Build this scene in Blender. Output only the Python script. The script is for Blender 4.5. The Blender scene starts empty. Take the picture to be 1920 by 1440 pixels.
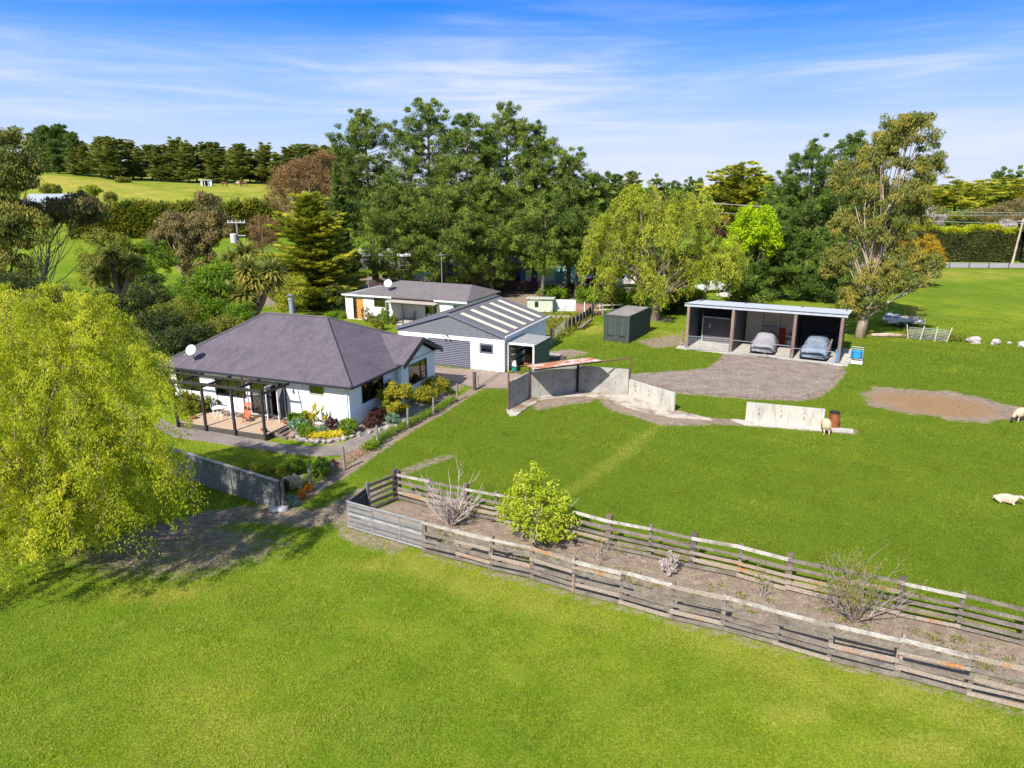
import bpy, bmesh, math, random
import numpy as np
from mathutils import Vector, Matrix
R = math.radians
rng = np.random.default_rng(7)
random.seed(7)
scene = bpy.context.scene
COL = scene.collection

# ---------------------------------------------------------------- camera, world, sun, exposure
CAM_H, FPX, HORY = 14.0, 1333.0, 347.0
PITCH = math.atan((720 - HORY) / FPX)
cd = bpy.data.cameras.new('camera')
cd.sensor_fit = 'HORIZONTAL'; cd.sensor_width = 36.0; cd.lens = 36.0 * FPX / 1920.0
cd.clip_start = 0.1; cd.clip_end = 9000
cam = bpy.data.objects.new('camera', cd); COL.objects.link(cam)
cam.location = (0, 0, CAM_H); cam.rotation_euler = (math.pi / 2 - PITCH, 0, 0)
scene.camera = cam

SUN_AZ, SUN_EL = R(60), R(43)           # direction the light travels (from +X, counter-clockwise) and its height
w = bpy.data.worlds.new('World'); scene.world = w; w.use_nodes = True
nt = w.node_tree; nt.nodes.clear()
def NN(nt, typ, **kw):
    n = nt.nodes.new(typ)
    for k, v in kw.items():
        if hasattr(n, k): setattr(n, k, v)
    return n
SKY_LOW = ((0.0, (3.7, 3.95, 4.8, 1)), (0.10, (3.2, 3.75, 4.85, 1)), (0.24, (2.2, 3.2, 4.9, 1)), (0.42, (1.05, 2.4, 4.9, 1)), (0.64, (0.16, 1.35, 4.7, 1)), (1.0, (0.10, 1.0, 4.2, 1)))   # clear sky by height above the horizon
CLOUD = (3.9, 4.15, 4.9, 1)
def world_nodes():
    L = nt.links.new
    out = NN(nt, 'ShaderNodeOutputWorld'); bg = NN(nt, 'ShaderNodeBackground')
    sky = NN(nt, 'ShaderNodeTexSky'); sky.sky_type = 'NISHITA'; sky.sun_disc = False
    sky.sun_elevation = SUN_EL; sky.sun_rotation = R(210); sky.altitude = 0; sky.air_density = 1.0
    sky.dust_density = 0.4; sky.ozone_density = 2.5
    bg.inputs['Strength'].default_value = 0.135
    tc = NN(nt, 'ShaderNodeTexCoord'); sp = NN(nt, 'ShaderNodeSeparateXYZ'); L(tc.outputs['Generated'], sp.inputs[0])
    zz = NN(nt, 'ShaderNodeMath', operation='MULTIPLY'); L(sp.outputs['Z'], zz.inputs[0]); zz.inputs[1].default_value = 3.4
    cb = NN(nt, 'ShaderNodeCombineXYZ'); L(sp.outputs['X'], cb.inputs[0]); L(zz.outputs[0], cb.inputs[1]); L(sp.outputs['Y'], cb.inputs[2])
    def noise(sx, sy, rot, det, rough, lo, hi, loc=(0, 0, 0)):
        mp = NN(nt, 'ShaderNodeMapping'); mp.inputs['Scale'].default_value = (sx, sy, 1); mp.inputs['Rotation'].default_value = (0, 0, rot)
        mp.inputs['Location'].default_value = loc
        L(cb.outputs[0], mp.inputs['Vector'])
        n = NN(nt, 'ShaderNodeTexNoise'); n.inputs['Scale'].default_value = 1; n.inputs['Detail'].default_value = det; n.inputs['Roughness'].default_value = rough
        n.inputs['Distortion'].default_value = 0.5
        L(mp.outputs[0], n.inputs['Vector'])
        mr = NN(nt, 'ShaderNodeMapRange'); mr.interpolation_type = 'SMOOTHSTEP'; mr.inputs['From Min'].default_value = lo; mr.inputs['From Max'].default_value = hi
        L(n.outputs['Fac'], mr.inputs['Value']); return mr.outputs[0]
    a = noise(1.5, 3.6, R(-9), 7, 0.56, 0.40, 0.70, (3.1, 1.95, 0.2))
    b = noise(3.0, 10.5, R(-14), 8, 0.62, 0.34, 0.78, (0.4, 5.2, 0))
    mu = NN(nt, 'ShaderNodeMath', operation='MULTIPLY'); L(a, mu.inputs[0]); L(b, mu.inputs[1])
    m2 = NN(nt, 'ShaderNodeMath', operation='ADD'); L(mu.outputs[0], m2.inputs[0])
    a3 = NN(nt, 'ShaderNodeMath', operation='MULTIPLY'); L(a, a3.inputs[0]); a3.inputs[1].default_value = 0.22; L(a3.outputs[0], m2.inputs[1])
    hi = NN(nt, 'ShaderNodeMapRange'); hi.interpolation_type = 'SMOOTHSTEP'; hi.inputs['From Min'].default_value = 0.12; hi.inputs['From Max'].default_value = 0.225; hi.inputs['To Min'].default_value = 1.0; hi.inputs['To Max'].default_value = 0.3; L(sp.outputs['Z'], hi.inputs['Value'])
    m3 = NN(nt, 'ShaderNodeMath', operation='MULTIPLY'); L(m2.outputs[0], m3.inputs[0]); L(hi.outputs[0], m3.inputs[1])      # the veil thins out overhead
    cl = NN(nt, 'ShaderNodeMath', operation='MINIMUM'); L(m3.outputs[0], cl.inputs[0]); cl.inputs[1].default_value = 0.8
    lowsky = NN(nt, 'ShaderNodeValToRGB'); z2 = NN(nt, 'ShaderNodeMath', operation='MULTIPLY'); L(sp.outputs['Z'], z2.inputs[0]); z2.inputs[1].default_value = 3.0; L(z2.outputs[0], lowsky.inputs[0])
    el = lowsky.color_ramp.elements; el[0].position = 0.0; el[0].color = SKY_LOW[0][1]; el[1].position = 1.0; el[1].color = SKY_LOW[-1][1]
    for q, c in SKY_LOW[1:-1]: e_ = el.new(q); e_.color = c
    up = NN(nt, 'ShaderNodeMapRange'); up.interpolation_type = 'SMOOTHSTEP'; up.inputs['From Min'].default_value = 0.26; up.inputs['From Max'].default_value = 0.42; L(sp.outputs['Z'], up.inputs['Value'])
    tint = NN(nt, 'ShaderNodeMix', data_type='RGBA'); L(up.outputs[0], tint.inputs[0]); L(lowsky.outputs[0], tint.inputs[6]); L(sky.outputs[0], tint.inputs[7])
    mx = NN(nt, 'ShaderNodeMix', data_type='RGBA'); L(cl.outputs[0], mx.inputs[0]); L(tint.outputs[2], mx.inputs[6]); mx.inputs[7].default_value = CLOUD
    L(mx.outputs[2], bg.inputs['Color']); L(bg.outputs[0], out.inputs['Surface'])
world_nodes()

sl = bpy.data.lights.new('sun', 'SUN'); sl.energy = 5.0; sl.angle = R(0.5); sl.color = (1.0, 0.95, 0.86)
so = bpy.data.objects.new('sun', sl); COL.objects.link(so); so.location = (-40, -60, 80)
LDIR = Vector((math.cos(SUN_AZ) * math.cos(SUN_EL), math.sin(SUN_AZ) * math.cos(SUN_EL), -math.sin(SUN_EL)))
so.rotation_euler = LDIR.to_track_quat('-Z', 'Y').to_euler()
scene.view_settings.view_transform = 'Standard'; scene.view_settings.look = 'None'
scene.view_settings.exposure = 0.64; scene.view_settings.gamma = 1.0
scene.render.engine = 'CYCLES'
scene.cycles.max_bounces = 6; scene.cycles.transparent_max_bounces = 8

# ---------------------------------------------------------------- where things stand
def sst(a, b, x):
    t = np.clip((np.asarray(x, float) - a) / (b - a), 0, 1); return t * t * (3 - 2 * t)
HA = (-9.456, 39.494); HRZ = -21.0      # front right corner and turn of the main house
def to_house(x, y):
    c, s = math.cos(R(HRZ)), math.sin(R(HRZ)); dx, dy = np.asarray(x) - HA[0], np.asarray(y) - HA[1]
    return dx * c + dy * s, -dx * s + dy * c
def hgt(x, y):
    """height of the land"""
    x = np.asarray(x, float); y = np.asarray(y, float)
    hx, hy = to_house(x, y)
    d = np.hypot(np.maximum(np.maximum(-13.5 - hx, hx - 0.6), 0), np.maximum(np.maximum(-0.2 - hy, hy - 10.5), 0))
    b = 0.25 * sst(2.3, 0.7, d)
    lat = sst(-0.17, -0.33, x / np.maximum(y, 30.0))
    prof = 3.2 * sst(105, 152, y) + 10.3 * sst(150, 232, y) + 5.0 * sst(215, 330, y)
    tilt = 1 + 0.22 * sst(-0.42, -0.68, x / np.maximum(y, 30.0)) * sst(150, 230, y)
    roll = 0.5 * np.sin(x * 0.021 + 1.3) * np.sin(y * 0.017) * sst(90, 200, y)
    return b + lat * prof * tilt + roll
def at(px, py, z=0.0):
    """point of the flat ground (height z) seen at photo pixel px, py"""
    x = (px - 960) / FPX; y = (720 - py) / FPX
    d = (x, math.cos(PITCH) + y * math.sin(PITCH), -math.sin(PITCH) + y * math.cos(PITCH))
    t = (z - CAM_H) / d[2]; return Vector((d[0] * t, d[1] * t, z))
def col_x(px, dist):
    """x of a thing that stands dist metres away in photo column px, near eye level"""
    return (px - 960) / FPX * dist * 1.0
# ---------------------------------------------------------------- objects and meshes
def link(o, parent=None):
    COL.objects.link(o)
    if parent is not None: o.parent = parent
    return o
def tag(o, label, cat, group=None):
    o['label'] = label; o['category'] = cat
    if group: o['group'] = group
    return o
def thing(name, label, cat, loc=(0, 0, 0), rz=0.0, group=None):
    o = bpy.data.objects.new(name, None); o.empty_display_size = 0.3; link(o)
    o.location = loc; o.rotation_euler = (0, 0, R(rz)); return tag(o, label, cat, group)
def struct(o, kind='structure'):
    o['kind'] = kind; return o
def fast_mesh(name, V, F, mat, attr=None, smooth=False):
    """V (n,3); F (m,k) with k = 3 or 4"""
    V = np.asarray(V, np.float32); F = np.asarray(F, np.int32); k = F.shape[1]
    me = bpy.data.meshes.new(name); me.vertices.add(len(V)); me.vertices.foreach_set('co', V.ravel())
    me.loops.add(F.size); me.loops.foreach_set('vertex_index', F.ravel())
    me.polygons.add(len(F)); me.polygons.foreach_set('loop_start', np.arange(0, F.size, k, dtype=np.int32))
    me.polygons.foreach_set('loop_total', np.full(len(F), k, np.int32))
    if smooth: me.polygons.foreach_set('use_smooth', np.ones(len(F), bool))
    if attr:
        for nm, dom, val in attr:
            a = me.attributes.new(nm, 'FLOAT', dom); a.data.foreach_set('value', np.asarray(val, np.float32))
    me.update(); me.materials.append(mat); return me
class MB:
    """collects shapes and links them as ONE mesh object"""
    def __init__(s): s.v = []; s.f = []
    def add(s, vs, fs):
        o = len(s.v); s.v += [tuple(p) for p in vs]; s.f += [tuple(i + o for i in f) for f in fs]; return s
    def box(s, x0, x1, y0, y1, z0, z1):
        return s.add([(x0,y0,z0),(x1,y0,z0),(x1,y1,z0),(x0,y1,z0),(x0,y0,z1),(x1,y0,z1),(x1,y1,z1),(x0,y1,z1)],
            [(0,3,2,1),(4,5,6,7),(0,1,5,4),(1,2,6,5),(2,3,7,6),(3,0,4,7)])
    def obox(s, c, size, rz=0.0, rx=0.0, ry=0.0):
        m = Matrix.Translation(c) @ Matrix.Rotation(R(rz),4,'Z') @ Matrix.Rotation(R(ry),4,'Y') @ Matrix.Rotation(R(rx),4,'X')
        a, b, d = size[0]/2, size[1]/2, size[2]/2
        vs = [m @ Vector(p) for p in [(-a,-b,-d),(a,-b,-d),(a,b,-d),(-a,b,-d),(-a,-b,d),(a,-b,d),(a,b,d),(-a,b,d)]]
        return s.add(vs, [(0,3,2,1),(4,5,6,7),(0,1,5,4),(1,2,6,5),(2,3,7,6),(3,0,4,7)])
    def bar(s, p0, p1, w, h):
        p0, p1 = Vector(p0), Vector(p1); d = (p1 - p0).normalized()
        up = Vector((0,0,1)) if abs(d.z) < 0.95 else Vector((0,1,0))
        sd = d.cross(up).normalized() * (w/2); u = sd.cross(d).normalized() * (h/2)
        return s.add([p0-sd-u,p0+sd-u,p0+sd+u,p0-sd+u,p1-sd-u,p1+sd-u,p1+sd+u,p1-sd+u],
            [(3,2,1,0),(4,5,6,7),(0,1,5,4),(1,2,6,5),(2,3,7,6),(3,0,4,7)])
    def tube(s, pts, rad, n=8, cap=True):
        pts = [Vector(p) for p in pts]
        if not hasattr(rad, '__len__'): rad = [rad]*len(pts)
        o = len(s.v); N = len(pts); ref = Vector((0.13, 0.97, 0.21))
        for i, p in enumerate(pts):
            d = (pts[min(i+1,N-1)] - pts[max(i-1,0)]).normalized()
            a = d.cross(ref)
            if a.length < 1e-3: a = d.cross(Vector((1,0,0)))
            a.normalize(); b = d.cross(a)
            for k in range(n):
                t = 2*math.pi*k/n; q = p + (a*math.cos(t) + b*math.sin(t))*rad[i]; s.v.append(tuple(q))
        for i in range(N-1):
            for k in range(n):
                k2 = (k+1) % n; s.f.append((o+i*n+k, o+i*n+k2, o+(i+1)*n+k2, o+(i+1)*n+k))
        if cap:
            s.f.append(tuple(o+k for k in range(n))[::-1]); s.f.append(tuple(o+(N-1)*n+k for k in range(n)))
        return s
    def lathe(s, prof, c=(0,0,0), n=20):
        o = len(s.v)
        for r, z in prof:
            for k in range(n):
                t = 2*math.pi*k/n; s.v.append((c[0]+r*math.cos(t), c[1]+r*math.sin(t), c[2]+z))
        for i in range(len(prof)-1):
            for k in range(n):
                k2 = (k+1) % n; s.f.append((o+i*n+k, o+i*n+k2, o+(i+1)*n+k2, o+(i+1)*n+k))
        return s
    def prism(s, poly, z0, z1):
        n = len(poly)
        return s.add([(p[0],p[1],z0) for p in poly] + [(p[0],p[1],z1) for p in poly],
            [tuple(range(n))[::-1], tuple(range(n,2*n))] + [(i,(i+1)%n,(i+1)%n+n,i+n) for i in range(n)])
    def slab(s, quad, t):
        """thick sheet under a planar polygon given as 3-d points (counter-clockwise from above)"""
        q = [Vector(p) for p in quad]; nrm = (q[1]-q[0]).cross(q[2]-q[0]).normalized(); n = len(q)
        return s.add(q + [p - nrm*t for p in q], [tuple(range(n)), tuple(range(n,2*n))[::-1]] + [(i,i+n,(i+1)%n+n,(i+1)%n) for i in range(n)])
    def corr(s, o, u, v, pitch, amp, sharp=False, nv=1):
        """corrugated sheet: origin o, edge u across the ribs, edge v along them"""
        o, u, v = Vector(o), Vector(u), Vector(v); nrm = u.cross(v).normalized()
        n = max(2, int(u.length/pitch)); k = 4; b = len(s.v); m = n*k+1
        for j in range(nv+1):
            for i in range(m):
                ph = (i % k)
                a = (amp if ph in (1, 2) else -amp) if sharp else amp*math.sin(math.pi*2*i/k)
                tt = i/(m-1)
                if sharp: tt = (i//k + (0, .12, .5, .62)[ph]) / n if i < m-1 else 1
                s.v.append(tuple(o + u*tt + v*(j/nv) + nrm*a))
        for j in range(nv):
            for i in range(m-1):
                s.f.append((b+j*m+i, b+j*m+i+1, b+(j+1)*m+i+1, b+(j+1)*m+i))
        return s
    def wall(s, x0, x1, z0, z1, y0, y1, holes=()):
        """wall in the x-z plane between y0 (outside) and y1 with rectangular openings (xa, xb, za, zb)"""
        xs = sorted({x0, x1} | {h[0] for h in holes} | {h[1] for h in holes}); zs = sorted({z0, z1} | {h[2] for h in holes} | {h[3] for h in holes})
        def solid(i, j):
            if i < 0 or j < 0 or i >= len(xs)-1 or j >= len(zs)-1: return False
            cx, cz = (xs[i]+xs[i+1])/2, (zs[j]+zs[j+1])/2
            return not any(h[0] < cx < h[1] and h[2] < cz < h[3] for h in holes)
        for i in range(len(xs)-1):
            for j in range(len(zs)-1):
                if not solid(i, j): continue
                a, b, c, d = xs[i], xs[i+1], zs[j], zs[j+1]
                s.add([(a,y0,c),(b,y0,c),(b,y0,d),(a,y0,d)], [(0,1,2,3)]); s.add([(a,y1,c),(b,y1,c),(b,y1,d),(a,y1,d)], [(3,2,1,0)])
                if not solid(i-1, j): s.add([(a,y0,c),(a,y1,c),(a,y1,d),(a,y0,d)], [(3,2,1,0)])
                if not solid(i+1, j): s.add([(b,y0,c),(b,y1,c),(b,y1,d),(b,y0,d)], [(0,1,2,3)])
                if not solid(i, j-1): s.add([(a,y0,c),(b,y0,c),(b,y1,c),(a,y1,c)], [(3,2,1,0)])
                if not solid(i, j+1): s.add([(a,y0,d),(b,y0,d),(b,y1,d),(a,y1,d)], [(0,1,2,3)])
        return s
    def swapxy(s, i0=0):
        """turn everything collected since i0 from a wall along x into a wall along y"""
        s.v[i0:] = [(-p[1], p[0], p[2]) for p in s.v[i0:]]; return s
    def build(s, name, mat, parent=None, label=None, smooth=False, bevel=0.0, origin=None, jit=0.0):
        V = s.v
        if jit: V = [(p[0]+random.uniform(-jit,jit), p[1]+random.uniform(-jit,jit), p[2]+random.uniform(-jit,jit)) for p in V]
        if origin is not None: V = [(p[0]-origin[0], p[1]-origin[1], p[2]-origin[2]) for p in V]
        me = bpy.data.meshes.new(name); me.from_pydata(V, [], s.f); me.materials.append(mat)
        if smooth:
            for p in me.polygons: p.use_smooth = True
        me.update(); o = bpy.data.objects.new(name, me); link(o, parent)
        if origin is not None: o.location = origin
        if bevel:
            b = o.modifiers.new('bevel', 'BEVEL'); b.width = bevel; b.segments = 2; b.limit_method = 'ANGLE'
        if label: o['label'] = label
        return o
def copy_tree(o, parent=None):
    c = o.copy(); link(c); c.parent = parent
    for ch in list(o.children): copy_tree(ch, c)
    return c
# ---------------------------------------------------------------- materials
MATS = {}
def lin(c): return tuple(c) + (1,) if len(c) == 3 else c
def mat(name, col, col2=None, rough=0.8, scale=3.0, fine=40.0, var=0.18, bump=0.15, metal=0.0, spec=0.3, stretch=(1,1,1), lo=0.4, hi=0.65, bdist=0.02):
    """surface that mottles between col and col2 at two sizes, with a fine bump"""
    if name in MATS: return MATS[name]
    m = bpy.data.materials.new(name); m.use_nodes = True; t = m.node_tree; L = t.links.new
    b = t.nodes['Principled BSDF']; b.inputs['Roughness'].default_value = rough; b.inputs['Metallic'].default_value = metal
    b.inputs['Specular IOR Level'].default_value = spec
    tc = NN(t, 'ShaderNodeTexCoord'); mp = NN(t, 'ShaderNodeMapping'); mp.inputs['Scale'].default_value = stretch; L(tc.outputs['Object'], mp.inputs[0])
    n1 = NN(t, 'ShaderNodeTexNoise'); n1.inputs['Scale'].default_value = scale; n1.inputs['Detail'].default_value = 6; n1.inputs['Roughness'].default_value = 0.65; L(mp.outputs[0], n1.inputs['Vector'])
    n2 = NN(t, 'ShaderNodeTexNoise'); n2.inputs['Scale'].default_value = fine; n2.inputs['Detail'].default_value = 3; L(mp.outputs[0], n2.inputs['Vector'])
    mr = NN(t, 'ShaderNodeMapRange'); mr.inputs['From Min'].default_value = lo; mr.inputs['From Max'].default_value = hi; L(n1.outputs['Fac'], mr.inputs['Value'])
    mx = NN(t, 'ShaderNodeMix', data_type='RGBA'); L(mr.outputs[0], mx.inputs[0]); mx.inputs[6].default_value = lin(col)
    mx.inputs[7].default_value = lin(col2 if col2 is not None else tuple(c*(1-var*1.5) for c in col))
    v = NN(t, 'ShaderNodeMapRange'); v.inputs['From Min'].default_value = 0.3; v.inputs['From Max'].default_value = 0.7; v.inputs['To Min'].default_value = 1-var; v.inputs['To Max'].default_value = 1+var
    L(n2.outputs['Fac'], v.inputs['Value'])
    ml = NN(t, 'ShaderNodeVectorMath', operation='SCALE'); L(mx.outputs[2], ml.inputs[0]); L(v.outputs[0], ml.inputs['Scale'])
    L(ml.outputs[0], b.inputs['Base Color'])
    if bump:
        bp = NN(t, 'ShaderNodeBump'); bp.inputs['Strength'].default_value = bump; bp.inputs['Distance'].default_value = bdist; L(n2.outputs['Fac'], bp.inputs['Height']); L(bp.outputs[0], b.inputs['Normal'])
    MATS[name] = m; return m
def leaf_mat(name, c0, c1, c2, trans=0.35, rough=0.6, p1=0.5):
    """leaves: colour runs c0 - c1 - c2 over the leaf's own value 'lv'"""
    if name in MATS: return MATS[name]
    m = bpy.data.materials.new(name); m.use_nodes = True; t = m.node_tree; L = t.links.new
    b = t.nodes['Principled BSDF']; out = t.nodes['Material Output']; b.inputs['Roughness'].default_value = rough; b.inputs['Specular IOR Level'].default_value = 0.25
    at_ = NN(t, 'ShaderNodeAttribute'); at_.attribute_name = 'lv'
    cr = NN(t, 'ShaderNodeValToRGB'); e = cr.color_ramp.elements; e[0].color = lin(c0); e[1].color = lin(c2); e[0].position = 0.05; e[1].position = 0.97
    k = e.new(p1); k.color = lin(c1)
    L(at_.outputs['Fac'], cr.inputs[0]); L(cr.outputs[0], b.inputs['Base Color'])
    tr = NN(t, 'ShaderNodeBsdfTranslucent'); L(cr.outputs[0], tr.inputs['Color'])
    mx = NN(t, 'ShaderNodeMixShader'); mx.inputs[0].default_value = trans; L(b.outputs[0], mx.inputs[1]); L(tr.outputs[0], mx.inputs[2]); L(mx.outputs[0], out.inputs['Surface'])
    MATS[name] = m; return m
def glass_mat(name, tint=(0.55,0.6,0.6), fac=0.22):
    m = bpy.data.materials.new(name); m.use_nodes = True; t = m.node_tree; L = t.links.new; t.nodes.remove(t.nodes['Principled BSDF'])
    tr = NN(t, 'ShaderNodeBsdfTransparent'); tr.inputs[0].default_value = lin(tint); g = NN(t, 'ShaderNodeBsdfGlossy'); g.inputs['Roughness'].default_value = 0.02
    fr = NN(t, 'ShaderNodeFresnel'); fr.inputs['IOR'].default_value = 1.7; ad = NN(t, 'ShaderNodeMath', operation='ADD'); L(fr.outputs[0], ad.inputs[0]); ad.inputs[1].default_value = fac-0.06; ad.use_clamp = True
    mx = NN(t, 'ShaderNodeMixShader'); L(ad.outputs[0], mx.inputs[0]); L(tr.outputs[0], mx.inputs[1]); L(g.outputs[0], mx.inputs[2]); L(mx.outputs[0], t.nodes['Material Output'].inputs[0])
    return m
GLASS = glass_mat('window_glass')
WHITE = mat('white_render', (0.82,0.82,0.83), (0.74,0.74,0.755), rough=0.9, scale=1.2, fine=25, var=0.03, bump=0.35)
WHITE_TRIM = mat('white_trim', (0.78,0.78,0.77), rough=0.5, var=0.03, bump=0)
ROOF = mat('dark_roof', (0.120,0.098,0.118), (0.090,0.074,0.089), rough=0.75, scale=1.5, fine=9, var=0.16, bump=0.2, stretch=(1,0.35,1))
DARK = mat('dark_timber', (0.030,0.026,0.026), (0.05,0.042,0.04), rough=0.6, var=0.2)
DARK_TRIM = mat('dark_trim', (0.030,0.032,0.045), rough=0.5, var=0.08, bump=0)
GREY_METAL = mat('grey_paint_metal', (0.135,0.14,0.18), (0.115,0.12,0.155), rough=0.5, var=0.08, bump=0, spec=0.4)
GARAGE_ROOF = mat('garage_roof', (0.095,0.092,0.105), (0.12,0.115,0.125), rough=0.6, var=0.12, bump=0.05)
CLEAR_SHEET = mat('skylight_sheet', (0.56,0.50,0.39), (0.47,0.43,0.34), rough=0.5, var=0.1, bump=0)
GALV = mat('galvanised_steel', (0.50,0.52,0.55), (0.40,0.42,0.45), rough=0.45, metal=0.3, var=0.08, bump=0)
PIPE = mat('grey_pipe', (0.36,0.37,0.39), (0.28,0.28,0.29), rough=0.5, metal=0.3, var=0.1, bump=0)
RUST = mat('rusted_steel', (0.30,0.10,0.035), (0.16,0.05,0.025), rough=0.9, scale=5, fine=40, var=0.3, bump=0.2)
RUST_SHEET = mat('rusty_iron_sheet', (0.32,0.12,0.055), (0.50,0.42,0.43), rough=0.8, scale=1.3, fine=18, var=0.25, bump=0.1, lo=0.48, hi=0.62)
RUST_BAR = mat('rusty_bar', (0.17,0.085,0.06), (0.10,0.055,0.05), rough=0.9, var=0.25)
CONC = mat('concrete_panel', (0.37,0.35,0.31), (0.27,0.25,0.225), rough=0.95, scale=1.6, fine=14, var=0.14, bump=0.2, stretch=(1,1,0.6))
CONC_L = mat('pale_concrete', (0.46,0.43,0.38), (0.26,0.24,0.21), rough=0.95, scale=1.2, fine=10, var=0.14, bump=0.2, stretch=(1.4,1.4,0.35), lo=0.5, hi=0.75)
PATHC = mat('path_concrete', (0.235,0.195,0.172), (0.18,0.148,0.13), rough=0.95, scale=0.7, fine=12, var=0.15)
DRIVE = mat('driveway_concrete', (0.31,0.235,0.185), (0.25,0.19,0.15), rough=0.95, scale=0.5, fine=10, var=0.12)
SLABC = mat('slab_concrete', (0.46,0.41,0.35), (0.22,0.15,0.11), rough=0.95, scale=0.55, fine=10, var=0.2, lo=0.45, hi=0.6)
FLOORC = mat('shed_floor', (0.46,0.43,0.38), (0.36,0.33,0.29), rough=0.95, scale=0.8, fine=10, var=0.12)
GRAVEL = mat('gravel', (0.27,0.215,0.175), (0.18,0.138,0.11), rough=1.0, scale=0.8, fine=13, var=0.5, bump=0.8, bdist=0.05)
WOOD = mat('weathered_wood', (0.215,0.182,0.152), (0.125,0.103,0.086), rough=0.95, scale=2.2, fine=22, var=0.3, bump=0.3)
WOOD_O = mat('lichened_wood', (0.30,0.245,0.20), (0.40,0.17,0.045), rough=0.95, scale=1.4, fine=20, var=0.3, bump=0.3, lo=0.55, hi=0.68)
WOOD_W = mat('bleached_wood', (0.45,0.42,0.38), (0.25,0.213,0.178), rough=0.95, scale=1.6, fine=20, var=0.25, bump=0.3, lo=0.42, hi=0.6)
WOOD_D = mat('dark_old_wood', (0.075,0.06,0.055), (0.12,0.10,0.09), rough=0.95, scale=2.2, fine=22, var=0.3, bump=0.3)
WOOD_G = mat('green_treated_wood', (0.155,0.16,0.155), (0.25,0.255,0.245), rough=0.9, scale=2, fine=18, var=0.18, bump=0.3, lo=0.55, hi=0.8, stretch=(0.5,0.5,4))
POSTW = mat('grey_post_wood', (0.26,0.235,0.21), (0.17,0.15,0.135), rough=0.95, scale=3, fine=20, var=0.25)
DECKW = mat('deck_boards', (0.47,0.345,0.235), (0.38,0.27,0.185), rough=0.85, scale=1.5, fine=12, var=0.15, stretch=(1,8,1))
BARK = mat('pine_bark', (0.17,0.125,0.10), (0.09,0.065,0.055), rough=1, scale=2.5, fine=14, var=0.3, bump=0.6, stretch=(1,1,0.3))
BARK_P = mat('gum_bark', (0.47,0.38,0.30), (0.24,0.15,0.105), rough=0.9, scale=1.2, fine=10, var=0.2, bump=0.2, stretch=(1,1,0.3))
TWIG = mat('pale_twig', (0.46,0.385,0.345), (0.34,0.275,0.245), rough=1, var=0.2, bump=0)
EARTH = mat('bed_soil', (0.16,0.105,0.075), (0.11,0.072,0.052), rough=1, scale=2, fine=18, var=0.35, bump=0.6)
STONE = mat('grey_stone', (0.36,0.33,0.31), (0.22,0.195,0.18), rough=0.95, scale=2.5, fine=14, var=0.25, bump=0.5)
CURTAIN = mat('curtain', (0.70,0.66,0.60), rough=0.9, var=0.06, bump=0)
INSIDE = mat('room_inside', (0.14,0.105,0.085), rough=0.9, var=0.1, bump=0)
CONTAINER = mat('green_container_paint', (0.062,0.076,0.066), (0.052,0.064,0.055), rough=0.6, scale=1.5, fine=14, var=0.15, bump=0.03)
SHED_IN = mat('dark_shed_iron', (0.085,0.085,0.10), (0.065,0.067,0.08), rough=0.7, var=0.1, bump=0)
RUBBER = mat('black_rubber', (0.018,0.018,0.019), rough=0.8, var=0.1, bump=0)
BLUEP = mat('blue_plastic', (0.03,0.30,0.68), rough=0.5, var=0.06, bump=0)
REDP = mat('red_paint', (0.42,0.025,0.02), rough=0.5, var=0.08, bump=0)
PLASTIC_W = mat('white_enamel', (0.78,0.78,0.80), rough=0.45, var=0.03, bump=0)
TERRA = mat('terracotta', (0.40,0.14,0.07), rough=0.9, var=0.1)
# ---------------------------------------------------------------- the ground
def poly_at(*pp): return np.array([[*at(*q)[:2]] for q in pp])
def sdist(P, poly):
    """distance to a polygon, negative inside"""
    x, y = P[:, 0], P[:, 1]; n = len(poly); ins = np.zeros(len(P), bool); d = np.full(len(P), 1e9)
    for i in range(n):
        a, b = poly[i], poly[(i+1) % n]; e = b - a
        t = np.clip(((x-a[0])*e[0] + (y-a[1])*e[1]) / max(e @ e, 1e-9), 0, 1)
        d = np.minimum(d, np.hypot(x-a[0]-t*e[0], y-a[1]-t*e[1]))
        c = (a[1] > y) != (b[1] > y)
        with np.errstate(divide='ignore', invalid='ignore'): xi = a[0] + (y-a[1])*e[0]/e[1]
        ins ^= c & (x < xi)
    return np.where(ins, -d, d)
def line_d(P, pts):
    x, y = P[:, 0], P[:, 1]; d = np.full(len(P), 1e9)
    for a, b in zip(pts[:-1], pts[1:]):
        e = b - a; t = np.clip(((x-a[0])*e[0] + (y-a[1])*e[1]) / max(e @ e, 1e-9), 0, 1)
        d = np.minimum(d, np.hypot(x-a[0]-t*e[0], y-a[1]-t*e[1]))
    return d
GRAVEL_P = poly_at((1178,703),(1215,700),(1262,697),(1330,691),(1352,676),(1362,661),(1420,664),(1480,671),(1576,684),(1580,696),(1562,722),(1532,744),(1492,750),(1400,746),(1268,736),(1205,722))
DRIVE_P = poly_at((742,706),(742,684),(770,686),(883,693),(946,699),(965,697),(985,712),(955,728),(893,727),(862,722),(828,713),(812,711))
PATH_P = poly_at((300,786),(338,803),(400,811),(498,828),(545,836),(590,838),(630,837),(665,828),(705,809),(745,786),(785,764),(818,748),(829,752),(802,771),(757,796),(717,823),(680,843),(640,853),(596,856),(545,852),(480,842),(400,830),(325,820),(290,800))
PEN_P = np.array([(-6.9,27.45),(-3.4,25.55),(2.3,22.6),(8.4,19.6),(14.3,16.7),(22,12.8),(24,15.4),(16.3,19.6),(7.0,24.3),(-5.1,30.2),(-6.2,29.2)])
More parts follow.
